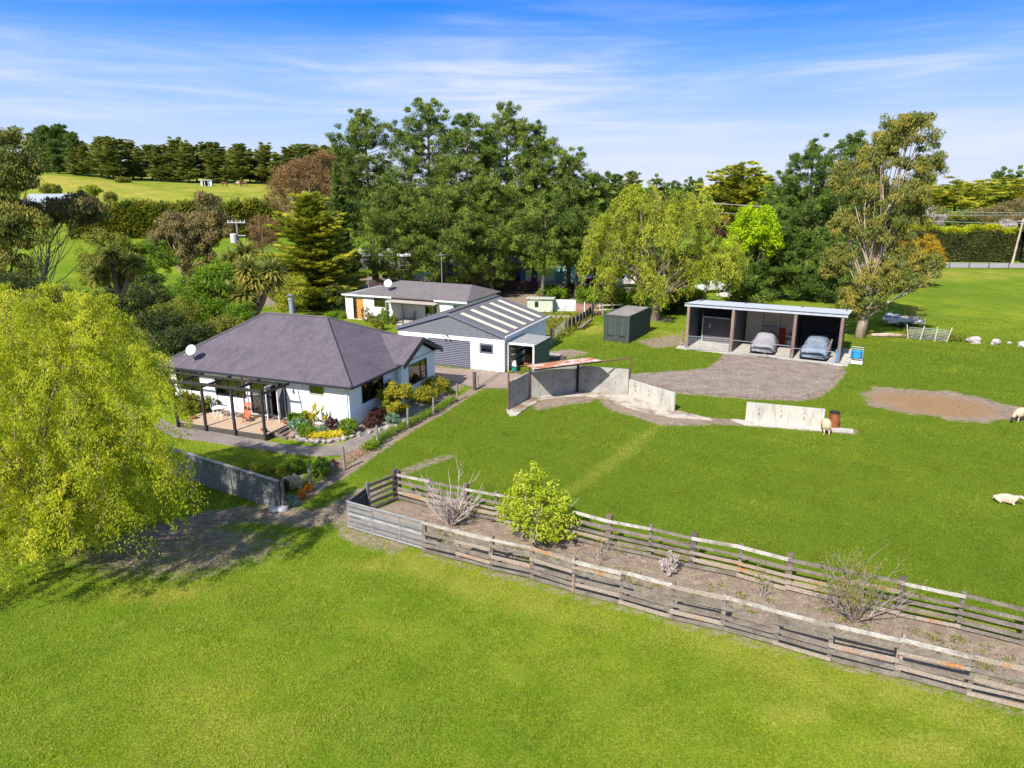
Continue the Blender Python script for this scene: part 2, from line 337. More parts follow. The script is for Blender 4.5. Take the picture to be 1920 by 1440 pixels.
TRACK = [poly_at((838,856),(800,868),(755,885),(715,905),(680,930),(655,955)), poly_at((690,925),(640,958),(590,972),(540,966),(470,962),(390,972),(300,1000)), poly_at((640,960),(655,1000),(680,1010),(740,1025))]
NEAR_F = np.array([(-3.6,25.0),(2.1,22.0),(8.2,19.0),(14.0,16.2),(24,11.2)])
BED_L = poly_at((528,958),(580,922),(648,884),(702,845),(770,802),(820,775),(852,755),(890,731))
RING = at(1763, 757)
def masks(P):
    x, y = P[:, 0], P[:, 1]; o = {}
    dirt_shade = np.zeros(len(P)); 
    def mx(a, b): return np.maximum(a, b)
    dirt_shade = mx(dirt_shade, sst(0.25, -0.25, sdist(P, PEN_P)))
    for k, (t, wd) in enumerate(zip(TRACK, (0.5, 0.9, 0.6))): dirt_shade = mx(dirt_shade, sst(wd*1.6, wd*0.3, line_d(P, t)) * (0.55, 0.85, 0.6)[k])
    dirt_shade = mx(dirt_shade, 0.55*sst(0.5, 0.0, line_d(P, NEAR_F+np.array([.1,.2]))))
    dirt_shade = mx(dirt_shade, 0.95*sst(0.65, 0.15, line_d(P, BED_L)))
    dirt_shade = mx(dirt_shade, 0.66*sst(3.8, 0.8, np.hypot((x+13.5)/1.9, (y-25.6)/1.0)))
    dirt_shade = mx(dirt_shade, sst(0.6, -0.2, sdist(P, GRAVEL_P)))
    dirt_shade = mx(dirt_shade, sst(0.4, -0.2, sdist(P, DRIVE_P)))
    dirt_shade = mx(dirt_shade, 0.9*sst(0.8, -0.2, sdist(P, poly_at((1004,757),(1080,742),(1112,742),(1100,752),(1050,758),(1010,766)))))
    dirt_shade = mx(dirt_shade, 0.9*sst(0.7, -0.2, sdist(P, poly_at((1130,752),(1200,760),(1265,775),(1330,783),(1325,795),(1240,795),(1190,778),(1150,768)))))
    dirt_shade = mx(dirt_shade, 0.85*sst(0.6, -0.1, sdist(P, poly_at((1340,786),(1400,788),(1600,806),(1600,812),(1400,796),(1340,793)))))
    dirt_shade = mx(dirt_shade, 0.8*sst(0.9, -0.4, sdist(P, poly_at((1020,661),(1070,655),(1100,661),(1060,672),(1022,682)))))
    dirt_shade = mx(dirt_shade, 0.7*sst(1.2, 0.0, sdist(P, poly_at((1205,640),(1265,630),(1275,645),(1230,650)))))
    dirt_shade = mx(dirt_shade, 0.9*sst(2.5, 0.2, np.hypot(x-16, y-76)))                           # under the far willow
    dirt_shade = mx(dirt_shade, 0.95*sst(1.25, 0.8, np.hypot((x+10)/27, (y-98)/17)))  # needle litter under the pines, standing in for the dark shade there
    dirt_shade = mx(dirt_shade, 0.75*sst(1.3, 0.4, np.hypot((x+93)/14, (y-182)/5)))                           # under the pines
    hx, hy = to_house(x, y)
    bed = np.maximum(np.abs(hx+2.0)-2.3, np.abs(hy+1.1)-1.0); bed2 = np.maximum(np.abs(hx-1.2)-1.1, np.abs(hy-4.2)-4.6)
    dirt_shade = mx(dirt_shade, sst(0.3, 0.0, np.minimum(bed, bed2)))
    back = np.maximum(np.abs(hx+7)-9, np.abs(hy-13)-3); dirt_shade = mx(dirt_shade, 0.9*sst(0.6, -0.3, back))
    u = at(1763, 757); v = np.hypot((x-u.x)/4.2, (y-u.y)/3.6)
    v2 = np.hypot(((x-u.x)*0.906 + (y-u.y)*-0.42)/4.7, ((x-u.x)*0.42 + (y-u.y)*0.906)/3.4)
    th = np.arctan2(y-u.y, x-u.x); v2 = v2*(1+0.07*np.sin(5*th+.6)+0.05*np.sin(11*th+1)+0.03*np.sin(23*th)); dirt_shade = mx(dirt_shade, sst(1.25, 0.80, v2)); o['straw'] = 1.0*sst(1.15, 0.35, np.hypot(((x-u.x+0.5)*0.906 + (y-u.y)*-0.42)/4.7, ((x-u.x+0.5)*0.42 + (y-u.y)*0.906)/3.4))
    o['dirt_shade'] = dirt_shade
    yl = 0.85*sst(0.85, 0.0, line_d(P, poly_at((1232,798),(1170,850),(1110,893),(1070,920)))) 
    yl = mx(yl, 0.55*sst(1.1, 0.2, line_d(P, np.array([(-4,30.0),(2.6,27.0),(8.4,24.0),(16.3,20.0)]))))
    yl = mx(yl, 0.35*sst(1.8, 0.2, line_d(P, NEAR_F - np.array([0.3, 0.6]))))
    yl = mx(yl, 0.5*sst(4.5, 1, np.hypot(x-9, y-70)/1.0)); yl = mx(yl, 0.75*sst(3.2, 0.5, np.hypot(x-15.5, (y-67)/1.4)))
    yl = mx(yl, 0.6*sst(105, 118, y)*sst(60, 45, np.abs(x-95))*sst(128, 112, y))
    hill = sst(165, 195, y)*sst(-0.2, -0.3, x/np.maximum(y, 30))
    yl = mx(yl, hill*(0.42+0.4*np.sin(x*0.05+y*0.11)*np.sin(x*.021+2)))
    yl = mx(yl, 0.12*sst(17, 14, y + 0.25*x))
    for q, rx_, ry_, a_ in ((at(1750,1400),2.2,.8,.8),(at(1500,1340),1.5,.6,.5),(at(260,1110),2.4,.9,.7),(at(700,1060),1.6,.6,.6),(at(1000,1120),1.8,.5,.45),(at(420,1300),1.6,.7,.4),(at(1180,1400),1.4,.5,.45),(at(1380,1010),2.0,.8,.6),(at(1690,640),4,1.2,.55),(at(1590,790),3,1.,.4),(at(1850,700),4,1.6,.4)):
        yl = mx(yl, .62*a_*sst(1.5, 0.0, np.hypot((x-q.x)/rx_, (y-q.y)/ry_)))
    o['lush'] = 0.75*sst(0.6, 2.5, (x+5.2)*0.457+(y-30.3)*0.889)*sst(74, 62, y)*sst(-4.5, -1.5, x*0.9-(y-40)*0.45+3)
    o['yellow'] = np.clip(yl, 0, 1)
    return o
xs = np.concatenate([-np.geomspace(46, 3500, 60)[::-1], np.arange(-45, 50.01, 0.3), np.geomspace(51, 3500, 60)])
ys = np.concatenate([[-300, -120, -50, -20, 0, 5], np.arange(8, 104, 0.3), np.geomspace(104.5, 4500, 110)])
gx, gy = np.meshgrid(xs, ys); gz = hgt(gx, gy)
micro = 0.03*np.sin(gx*1.7+gy*0.6)*np.sin(gy*1.3-gx*0.4) + 0.02*np.sin(gx*3.9)*np.sin(gy*4.3)
V = np.stack([gx, gy, gz - 0.02], -1).reshape(-1, 3)
ny, nx = gx.shape; idx = np.arange(nx*ny).reshape(ny, nx)
F = np.stack([idx[:-1, :-1], idx[:-1, 1:], idx[1:, 1:], idx[1:, :-1]], -1).reshape(-1, 4)
mk = masks(V[:, :2]); V[:, 2] += micro.ravel()*0.7*(1-np.clip(mk['dirt_shade']*1.4, 0, 1))
def ground_mat():
    m = bpy.data.materials.new('meadow_ground'); m.use_nodes = True; t = m.node_tree; L = t.links.new; b = t.nodes['Principled BSDF']
    b.inputs['Roughness'].default_value = 1.0; b.inputs['Specular IOR Level'].default_value = 0.05
    tc = NN(t, 'ShaderNodeTexCoord')
    def noise(s, det=5, ro=0.6):
        n = NN(t, 'ShaderNodeTexNoise'); n.inputs['Scale'].default_value = s; n.inputs['Detail'].default_value = det; n.inputs['Roughness'].default_value = ro; L(tc.outputs['Object'], n.inputs['Vector']); return n.outputs['Fac']
    def rng_(x, a, b_, c=0.0, d=1.0):
        r = NN(t, 'ShaderNodeMapRange'); r.inputs['From Min'].default_value = a; r.inputs['From Max'].default_value = b_; r.inputs['To Min'].default_value = c; r.inputs['To Max'].default_value = d; L(x, r.inputs['Value']); return r.outputs[0]
    def mix(f, a, b_):
        x = NN(t, 'ShaderNodeMix', data_type='RGBA')
        L(f, x.inputs[0]) if not isinstance(f, float) else setattr(x.inputs[0], 'default_value', f)
        for k, q in ((6, a), (7, b_)):
            if isinstance(q, tuple): x.inputs[k].default_value = lin(q)
            else: L(q, x.inputs[k])
        return x.outputs[2]
    def scale(c, f):
        v = NN(t, 'ShaderNodeVectorMath', operation='SCALE'); L(c, v.inputs[0]); L(f, v.inputs['Scale']); return v.outputs[0]
    def add(a, b_, k=1.0, off=0.0):
        v = NN(t, 'ShaderNodeMath', operation='MULTIPLY_ADD'); L(b_, v.inputs[0]); v.inputs[1].default_value = k; L(a, v.inputs[2])
        z = NN(t, 'ShaderNodeMath', operation='ADD'); L(v.outputs[0], z.inputs[0]); z.inputs[1].default_value = off; return z.outputs[0]
    def attr(n):
        a = NN(t, 'ShaderNodeAttribute'); a.attribute_name = n; return a.outputs['Fac']
    big, mid, sm, fine = noise(0.07, 4), noise(0.45, 6), noise(2.6, 6, 0.7), noise(16, 4, 0.7)
    g = mix(rng_(big, 0.40, 0.60), (0.108, 0.175, 0.013), (0.20, 0.25, 0.018))
    g = mix(rng_(mid, 0.42, 0.66), g, (0.105, 0.18, 0.007))
    g = mix(rng_(sm, 0.50, 0.74, 0, 0.75), g, (0.235, 0.245, 0.035))
    g = mix(rng_(add(add(attr('yellow'), mid, 0.9, -0.45), noise(0.16, 5, 0.7), 1.6, -0.8), 0.15, 0.75, 0, 0.95), g, (0.33, 0.285, 0.055))
    g = mix(rng_(attr('lush'), 0, 1, 0, 1), g, (0.090, 0.14, 0.010))
    g = scale(g, rng_(fine, 0.3, 0.7, 0.5, 1.5))
    d = mix(rng_(mid, 0.4, 0.6), (0.265, 0.195, 0.145), (0.215, 0.16, 0.125))
    d = mix(rng_(sm, 0.45, 0.62), d, (0.33, 0.265, 0.20))
    d = mix(rng_(noise(1.3, 6), 0.58, 0.70, 0, 0.55), d, (0.16, 0.18, 0.035))
    d = mix(rng_(add(add(attr('straw'), sm, 1.6, -0.8), noise(9, 4, 0.8), 1.6, -0.8), 0.2, 0.8, 0, 0.8), d, (0.30, 0.175, 0.08))
    d = scale(d, rng_(noise(20, 4, 0.75), 0.3, 0.7, 0.6, 1.35))
    c = mix(rng_(add(add(attr('dirt_shade'), mid, 0.5, -0.25), sm, 1.1, -0.55), 0.30, 0.62), g, d)
    L(c, b.inputs['Base Color'])
    bp = NN(t, 'ShaderNodeBump'); bp.inputs['Strength'].default_value = 0.7; bp.inputs['Distance'].default_value = 0.10
    L(add(sm, fine, 0.5), bp.inputs['Height']); L(bp.outputs[0], b.inputs['Normal'])
    return m
gm = fast_mesh('ground', V, F, ground_mat(), [(k, 'POINT', mk[k]) for k in ('dirt_shade', 'straw', 'yellow', 'lush')], smooth=True)
ground = struct(link(bpy.data.objects.new('ground', gm)))

def drape(name, poly, m, lift, step=0.35, jit=0.0, thick=0.0, wave=0.0):
    """a sheet laid on the land inside a polygon outline (outline resampled, edge made uneven by jit)"""
    pts = []
    for a, b in zip(poly, np.roll(poly, -1, 0)):
        n = max(1, int(np.hypot(*(b-a))/step))
        for k in range(n): pts.append(a + (b-a)*k/n + (rng.normal(0, jit, 2) if jit else 0))
    if wave: pts = [p+wave*0.5*np.array([math.sin(p[1]*1.9+p[0]*.7)+.6*math.sin(p[0]*3.1), math.sin(p[0]*2.3+p[1]*.9)+.6*math.sin(p[1]*3.7)]) for p in pts]
    bm = bmesh.new(); vs = [bm.verts.new((p[0], p[1], 0)) for p in pts]; bm.faces.new(vs)
    bmesh.ops.triangulate(bm, faces=bm.faces[:])
    if thick:
        r = bmesh.ops.extrude_face_region(bm, geom=bm.faces[:])
        top = [e for e in r['geom'] if isinstance(e, bmesh.types.BMVert)]
        for v in bm.verts: v.co.z = float(hgt(v.co.x, v.co.y)) - 0.05
        for v in top: v.co.z += thick + 0.05
    else:
        for v in bm.verts: v.co.z = float(hgt(v.co.x, v.co.y)) + lift
    bmesh.ops.recalc_face_normals(bm, faces=bm.faces[:])
    me = bpy.data.meshes.new(name); bm.to_mesh(me); bm.free(); me.materials.append(m)
    o = bpy.data.objects.new(name, me); return struct(link(o))
gc = GRAVEL_P.mean(0); drape('gravel_yard', gc+(GRAVEL_P-gc)*np.array([0.955,0.93]), GRAVEL, 0.006, 0.3, 0.10, wave=0.38)
drape('driveway', DRIVE_P, DRIVE, 0.012, 0.5, 0.02)
drape('garden_path', PATH_P, PATHC, 0.0, 0.3, 0.015, thick=0.05)
drape('concrete_apron', poly_at((948,769),(975,753),(990,744),(1080,733),(1105,731),(1178,740),(1215,752),(1268,770),(1340,788),(1260,782),(1190,768),(1140,752),(1100,742),(1060,744),(1010,752),(985,768),(968,780),(955,780)), SLABC, 0.0, 0.3, 0.03, thick=0.05)
drape('wall_footing', poly_at((1370,787),(1400,789),(1545,801),(1600,806),(1600,811),(1540,808),(1396,797)), CONC_L, 0.0, 0.3, 0.02, thick=0.05)
drape('shed_floor', np.array([(14.6,61.9),(26.9,55.3),(30.0,61.2),(18.0,67.6)]), FLOORC, 0.0, 0.6, 0.02, thick=0.08)
drape('road', np.array([(52,126),(52,134.5),(160,131.5),(160,123)]), mat('road_asphalt', (0.33,0.31,0.30), rough=0.95, var=0.1), 0.06, 6)

# ---------------------------------------------------------------- windows and buildings
def window(parent, name, x0, x1, z0, z1, y, frame, mullions=(), transoms=(), curtains=(), fw=0.06, side=False, out=-0.03, cmat=None):
    """window in a wall opening: frame, glazing, curtains inside; side=True turns it into a wall along y"""
    def fin(mb): return mb.swapxy() if side else mb
    m = MB(); a, b = y+out, y+0.07
    m.box(x0-0.03, x1+0.03, a, b, z1-fw, z1+0.03); m.box(x0-0.03, x1+0.03, a, b, z0-0.03, z0+fw)
    m.box(x0-0.03, x0+fw, a, b, z0+fw, z1-fw); m.box(x1-fw, x1+0.03, a, b, z0+fw, z1-fw)
    for q in mullions: m.box(q-0.03, q+0.03, a+0.01, b-0.01, z0+fw, z1-fw)
    for q, qa, qb in transoms: m.box(qa, qb, a+0.012, b-0.012, q-0.025, q+0.025)
    f = fin(m).build(name, frame, parent)
    g = MB().box(x0+fw-0.01, x1-fw+0.01, y+0.02, y+0.028, z0+fw-0.01, z1-fw+0.01); fin(g).build('pane', GLASS, f)
    for ca, cb_ in curtains:
        c = MB(); n = max(3, int((cb_-ca)/0.09)*2)
        xx = np.linspace(ca, cb_, n+1); yy = [y+0.22 + (0.03 if i % 2 else -0.03) for i in range(n+1)]
        for i in range(n): c.add([(xx[i],yy[i],z0+0.04),(xx[i+1],yy[i+1],z0+0.04),(xx[i+1],yy[i+1],z1),(xx[i],yy[i],z1)], [(0,1,2,3)])
        fin(c).build('curtain', cmat or CURTAIN, f)
    return f
def gutter_line(mb, pts, z, wd=0.11, h=0.10):
    for a, b in zip(pts[:-1], pts[1:]): mb.bar((a[0],a[1],z), (b[0],b[1],z), wd, h)

# --- main house (local: x right along its front, y to the back)
house = thing('farmhouse', 'low white farmhouse with dark hipped roof and gabled wing, behind the black pergola', 'house', (HA[0], HA[1], 0), HRZ)
T = 0.2
fh = [(-2.75,-1.70,2.05,2.68), (-7.15,-4.45,0.38,2.52), (-9.85,-7.5,1.25,2.46), (-13.0,-11.1,1.36,2.62)]
mb = MB().wall(-13.45, 0, 0, 2.78, 0, T, fh)
mb.wall(-13.45, 0, 0, 2.78, 10.2, 10.4)
i0 = len(mb.v); mb.wall(T, 5.2, 0, 2.78, 0, T, [(1.36,3.82,1.36,2.52)]); mb.swapxy(i0)   # right end wall: along y at x = 0
i0 = len(mb.v); mb.wall(T, 10.2, 0, 2.78, 13.25, 13.45); mb.swapxy(i0)                    # left end wall
mb.wall(-3.0, 0.5, 0, 2.76, 5.2, 5.4); mb.wall(-3.0, 0.5, 0, 2.76, 9.7, 9.9)
i0 = len(mb.v); mb.wall(5.4, 9.7, 0, 2.76, -0.5, -0.3, [(6.2,8.72,1.2,2.62)]); mb.swapxy(i0)
mb.add([(0.5,5.2,2.76),(0.5,9.9,2.76),(0.5,7.55,3.98),(0.3,5.2,2.76),(0.3,9.9,2.76),(0.3,7.55,3.98)], [(0,1,2),(5,4,3),(0,2,5,3),(1,4,5,2)])
mb.build('wall', WHITE, house)
MB().box(-13.3,-0.15,0.15,10.25,0.27,0.33).build('floor', mat('timber_floor',(0.20,0.12,0.07),rough=0.5,var=0.15), house)
pm = MB(); pm.box(-4.2,-4.1,0.2,6.0,0.3,2.7); pm.box(-10.6,-10.5,0.2,6.0,0.3,2.7); pm.box(-13.2,-0.2,5.9,6.0,0.3,2.7); pm.build('partition', INSIDE, house)
def hip_roof(x0, x1, y0, y1, ze, rx0, rx1, ry, zr, t=0.14):
    m = MB(); e = [(x0,y0,ze),(x1,y0,ze),(x1,y1,ze),(x0,y1,ze)]; a, b = (rx0,ry,zr), (rx1,ry,zr)
    m.slab([e[0],e[1],b,a], t); m.slab([e[2],e[3],a,b], t); m.slab([e[1],e[2],b], t); m.slab([e[3],e[0],a], t)
    return m, e, a, b
m, e, ra, rb = hip_roof(-13.92, 0.52, -0.5, 11.0, 2.92, -9.85, -4.95, 5.25, 5.6)
rf = m.build('roof', ROOF, house)
cap = MB()
for p, q in ((e[0],ra),(e[1],rb),(e[2],rb),(e[3],ra),(ra,rb)):
    cap.tube([Vector(p)+Vector((0,0,.03)), Vector(q)+Vector((0,0,.03))], 0.075, 6)
cap.build('ridge_cap', mat('ridge_cap_metal',(0.115,0.10,0.112),rough=0.7,var=0.1,bump=0), rf)
wr = MB(); rz0, rz1 = 2.93, 4.14; xe = 0.95
wr.slab([(xe,4.85,rz0),(xe,7.55,rz1+.05),(-2.6,7.55,rz1+.05),(-0.05,4.85,rz0)][::-1], 0.12)
wr.slab([(xe,10.25,rz0),(-0.05,10.25,rz0),(-2.6,7.55,rz1+.05),(xe,7.55,rz1+.05)][::-1], 0.12)
wrf = wr.build('wing_roof', ROOF, house)
bb = MB(); bb.bar((xe+.02,4.80,rz0-.10),(xe+.02,7.55,rz1-.04),0.05,0.24); bb.bar((xe+.02,10.3,rz0-.10),(xe+.02,7.55,rz1-.04),0.05,0.24)
bb.build('barge_board', DARK_TRIM, wrf)
gt = MB(); gutter_line(gt, [(-13.98,-.56),(0.58,-.56),(0.58,4.8)], 2.86); gutter_line(gt, [(-13.98,-.56),(-13.98,11.05)], 2.86); gutter_line(gt, [(-0.0,10.31),(0.9,10.31)], 2.86)
gt.build('gutter', DARK_TRIM, house)
sf = MB().box(-13.9,0.5,-0.48,0.0,2.77,2.79); sf.box(0.0,0.5,0.0,4.9,2.768,2.788); sf.build('soffit', WHITE_TRIM, house)
MB().tube([(-0.22,-0.5,2.82),(-0.22,-0.12,2.6),(-0.12,-0.06,2.5),(-0.12,-0.06,0.1)],0.04,8).build('downpipe', WHITE_TRIM, house)
MB().tube([(0.5,4.95,2.82),(0.42,5.1,2.6),(0.42,5.1,0.1)],0.04,8).build('downpipe', WHITE_TRIM, house)
window(house,'window',*fh[0],0.03,mat('cream_frame',(0.42,0.38,0.34),rough=0.5,var=0.05,bump=0),curtains=())
window(house,'window',*fh[2],0.03,DARK_TRIM,mullions=(-8.95,-8.2),transoms=((1.75,-8.2,-7.5),),curtains=((-9.8,-9.1),))
window(house,'window',*fh[3],0.03,DARK_TRIM,mullions=(-11.75,),transoms=((1.72,-11.75,-11.1),),curtains=((-11.75,-11.15),))
window(house,'window',1.36,3.82,1.36,2.52,0.03,DARK_TRIM,mullions=(2.15,),curtains=((3.1,3.8),),side=True)
window(house,'window',6.2,8.72,1.2,2.62,-0.47,DARK_TRIM,mullions=(7.85,),transoms=((1.75,7.85,8.72),),curtains=((7.8,8.7),),side=True)
# french doors: fixed leaf with curtain, open doorway, one leaf swung outwards
fd = window(house,'french_door',-7.15,-4.45,0.38,2.52,0.03,DARK_TRIM,mullions=(-6.1,),curtains=((-7.1,-6.1),(-6.05,-5.62)))
for c in fd.children:
    if c.name.startswith('pane'):
        me = c.data
        for v in me.vertices:
            if v.co.x > -5: v.co.x = -6.1
lf = MB(); lf.box(-0.02,0.02,-0.95,0.0,0.40,0.47); lf.box(-0.02,0.02,-0.95,0.0,2.42,2.5); lf.box(-0.02,0.02,-0.95,-0.87,0.47,2.42); lf.box(-0.02,0.02,-0.08,0.0,0.47,2.42)
o = lf.build('door_leaf', PLASTIC_W, fd); o.location = (-4.55,-0.03,0); o.rotation_euler = (0,0,R(12))
MB().box(-0.004,0.004,-0.88,-0.07,0.46,2.43).build('pane', GLASS, o)
o2 = copy_tree(o, fd); o2.location = (-5.1,-0.03,0); o2.rotation_euler = (0,0,R(-4))
wl = MB(); wl.tube([(0,0,0),(0,-0.06,0.02),(0,-0.085,-0.02)],0.015,6); wl.lathe([(0.0,0.02),(0.045,0.0),(0.06,-0.16),(0.02,-0.2)],(0,-0.085,-0.03),10); wl.box(-0.04,0.04,-0.03,0,-0.1,0.06)
o = wl.build('wall_lamp', mat('lamp_grey',(0.2,0.21,0.24),rough=0.4,bump=0), house); o.location = (-3.86,0,2.22)
ch = thing('chimney_flue', 'round grey metal flue rising behind the farmhouse ridge', 'chimney', (0,0,0), 0)
hM = Matrix.Translation((HA[0],HA[1],0)) @ Matrix.Rotation(R(HRZ),4,'Z')
def hloc(x, y, z=0): return hM @ Vector((x, y, z))
ch.location = hloc(-8.75,6.6,4.6); ch.rotation_euler = (0,0,R(HRZ))
MB().lathe([(0.17,-0.1),(0.17,1.75),(0.2,1.78),(0.2,1.9),(0.15,1.93)],n=16).build('pipe', mat('flue_steel',(0.30,0.32,0.37),rough=0.5,metal=0.2,var=0.06,bump=0), ch, smooth=False)
MB().lathe([(0.0,2.22),(0.24,2.10),(0.24,2.06),(0.05,2.08)],n=16).build('cowl', mat('flue_dark',(0.16,0.17,0.2),rough=0.5,bump=0), ch)
MB().lathe([(0.2,0.0),(0.3,-0.02),(0.32,-0.15)],n=16).build('flashing', mat('flue_dark',(0.16,0.17,0.2)), ch)

def dish(name, label, loc, rz, r=0.36, pole=0.4):
    d = thing(name, label, 'satellite dish', loc, rz)
    prof = [(r*t, 0.14*r*2*t*t) for t in (0, .2, .4, .6, .8, 1.0)]
    m = MB().lathe(prof, n=24)
    mm = Matrix.Translation((0,-0.1,pole+r*0.75)) @ Matrix.Rotation(R(62),4,'X')
    m.v = [tuple(mm @ Vector(p)) for p in m.v]
    o = m.build('reflector', mat('dish_white',(0.43,0.46,0.51),rough=0.5,var=0.03,bump=0), d, smooth=True); so_ = o.modifiers.new('solid','SOLIDIFY'); so_.thickness = 0.015
    a = MB().tube([(0,0,-0.25),(0,0,pole*0.6),(0,-0.06,pole+r*0.5)],0.03,8); a.build('mast', PIPE, d)
    b = MB().tube([(0,-0.1,pole*0.8),(0,-0.35-r,pole*0.9+r*0.35)],0.014,6); b.obox((0,-0.40-r,pole*0.95+r*0.38),(0.06,0.12,0.06),rx=-20); b.build('receiver_arm', PIPE, d)
    return d
p = hloc(-11.6,0.25,3.28); dish('satellite_dish','white satellite dish near the left eave of the farmhouse roof',p,-12)

# --- deck and pergola
deck = thing('timber_deck', 'low timber deck in front of the french doors, with three steps at its right end', 'deck', hloc(0,0), HRZ)
DZ = 0.34
m = MB(); y = -2.86; k = 0
while y < -0.05:
    y2 = min(y+0.135, -0.02); m.box(-10.2,-3.75,y,y2-0.008,DZ-0.035,DZ); y += 0.135
m.build('deck_boards', DECKW, deck)
m = MB(); 
for k in range(2): m.box(-10.22,-3.73,-2.905,-2.868,-0.02+k*0.17,0.145+k*0.17)
for k in range(2): m.box(-3.74,-3.70,-2.865,-2.62,-0.02+k*0.17,0.145+k*0.17)
m.build('front_board', mat('deck_fascia',(0.085,0.07,0.068),(0.06,0.05,0.048),rough=0.7,var=0.25,stretch=(0.4,1,4)), deck)
st = MB()
for k in range(3): st.box(-3.70+k*0.28,-3.40+k*0.28,-2.30,-1.2,0.24-k*0.11,0.285-k*0.11)
s_ = st.build('step', mat('step_wood',(0.20,0.155,0.125),(0.13,0.10,0.085),var=0.2), deck)
ss = MB()
for yy in (-2.36,-1.16): ss.bar((-3.70,yy,0.30),(-2.78,yy,0.0),0.05,0.2)
ss.build('stringer', mat('step_wood',(0.14,0.11,0.09)), s_)
perg = thing('pergola', 'black painted open pergola of posts and beams over the deck', 'pergola', hloc(0,0), HRZ)
PX = (-3.72,-5.85,-8.0,-10.15)
for x in PX: MB().box(x-0.065,x+0.065,-3.05,-2.92,-0.02,2.95).build('post', DARK, perg, bevel=0.006)
MB().box(-12.2,-3.62,-3.10,-3.055,2.86,3.04).build('beam', DARK, perg); MB().box(-12.2,-3.62,-1.62,-1.575,2.90,3.02).build('beam', DARK, perg)
for x in (-3.66,-5.78,-7.93,-10.08,-12.1): MB().box(x-0.03,x+0.03,-3.05,-0.62,2.70,2.855).build('rafter', DARK, perg)
MB().tube([(-7.42,-0.3,0.34),(-7.42,-0.3,2.75)],0.05,8).build('post', mat('red_brown_post',(0.16,0.055,0.04),rough=0.6), perg)

# --- garage
GA = (-0.642, 53.414); GRZ = -23.0
gM = Matrix.Translation((*GA,0)) @ Matrix.Rotation(R(GRZ),4,'Z')
def gloc(x, y, z=0): return gM @ Vector((x, y, z))
gar = thing('garage', 'white garage with grey roller door and pale skylight strips in its dark roof', 'garage', (*GA,0), GRZ)
GW, GD, GE, GR_ = -9.4, 9.4, 2.86, 4.32; mid = GW/2
gh = [(-6.65,-2.84,0.0,2.22),(-2.06,-0.88,1.34,2.14)]
m = MB().wall(GW,0,0,2.62,0,0.18,gh); m.wall(GW,0,0,GE,GD-0.18,GD)
i0 = len(m.v); m.wall(0.18,GD-0.18,0,GE,0,0.18); m.swapxy(i0); i0 = len(m.v); m.wall(0.18,GD-0.18,0,GE,-GW-0.18,-GW); m.swapxy(i0)
m.add([(GW,GD,GE),(0,GD,GE),(mid,GD,GR_)],[(2,1,0)]); m.build('wall', WHITE, gar)
m = MB(); nb = 9; z0 = 2.60; zt = GR_-0.02; bh = (zt-z0)/nb
for k in range(nb):
    za, zb = z0+k*bh, z0+(k+1)*bh
    def half(z): return (GR_-z)/(GR_-GE)*(-mid) if z > GE else -mid
    wa, wb = min(half(za),-mid), max(min(half(zb),-mid), 0.02)
    m.add([(mid-wa,-0.065,za),(mid+wa,-0.065,za),(mid+wb,-0.035,zb),(mid-wb,-0.035,zb),(mid-wa,-0.001,za),(mid+wa,-0.001,za)],[(0,1,2,3),(0,4,5,1)])
m.build('gable_cladding', mat('grey_weatherboard',(0.145,0.15,0.165),(0.12,0.125,0.14),rough=0.6,var=0.08,bump=0), gar)
rs = MB()
OH = 0.16; zl = GE+0.06; lx = OH; 
def slope(x): return GR_+0.06-(GR_-GE)*abs(x-mid)/(-mid)
rs.corr((mid,-OH,slope(mid)),(0,GD+2*OH,0),(-mid+OH,0,slope(OH)-slope(mid)),0.19,0.016,nv=1)
rs.corr((mid,GD+OH,slope(mid)),(0,-GD-2*OH,0),(mid-OH,0,slope(OH)-slope(mid)),0.19,0.016,nv=1)
rf = rs.build('roof', GARAGE_ROOF, gar, smooth=False)
rc = MB(); rc.bar((mid,-OH,slope(mid)+0.03),(mid,GD+OH,slope(mid)+0.03),0.34,0.03); rc.build('ridge_cap', GARAGE_ROOF, rf)
for yc in (0.95,2.75,4.6,6.45,8.15):
    sk = MB(); a = Vector((mid+0.62,yc-0.31,slope(mid+0.62)+0.03)); b = Vector((OH-0.22,yc-0.31,slope(OH-0.22)+0.03))
    sk.corr(a,(0,0.62,0),b-a,0.12,0.010); sk.build('skylight_strip', CLEAR_SHEET, rf)
bb = MB(); bb.bar((GW-OH,-OH-0.02,slope(GW-OH)-0.10),(mid,-OH-0.02,slope(mid)-0.10),0.04,0.2); bb.bar((OH,-OH-0.02,slope(OH)-0.10),(mid,-OH-0.02,slope(mid)-0.10),0.04,0.2)
bb.build('barge_board', GREY_METAL, rf)
gt = MB(); gutter_line(gt,[(OH+0.05,-OH),(OH+0.05,GD+OH)],slope(OH)-0.07); gt.build('gutter', WHITE_TRIM, gar)
MB().tube([(0.07,-0.08,2.75),(0.07,-0.08,0.05)],0.045,8).build('downpipe', WHITE_TRIM, gar)
rd = MB().corr((-6.65,0.06,2.22),(0,0,-2.2),(3.81,0,0),0.142,0.042); 
d_ = rd.build('roller_door', GREY_METAL, gar); MB().box(-6.72,-6.65,-0.02,0.05,0,2.26).box(-2.84,-2.77,-0.02,0.05,0,2.26).build('door_jamb', WHITE_TRIM, d_)
window(gar,'window',*gh[1],0.03,GREY_METAL,fw=0.13)
MB().box(-2.2,-0.7,0.5,0.55,1.0,2.4).build('blind', INSIDE, gar)
fl = MB(); fl.box(-0.05,0.05,-0.1,0,-0.05,0.1)
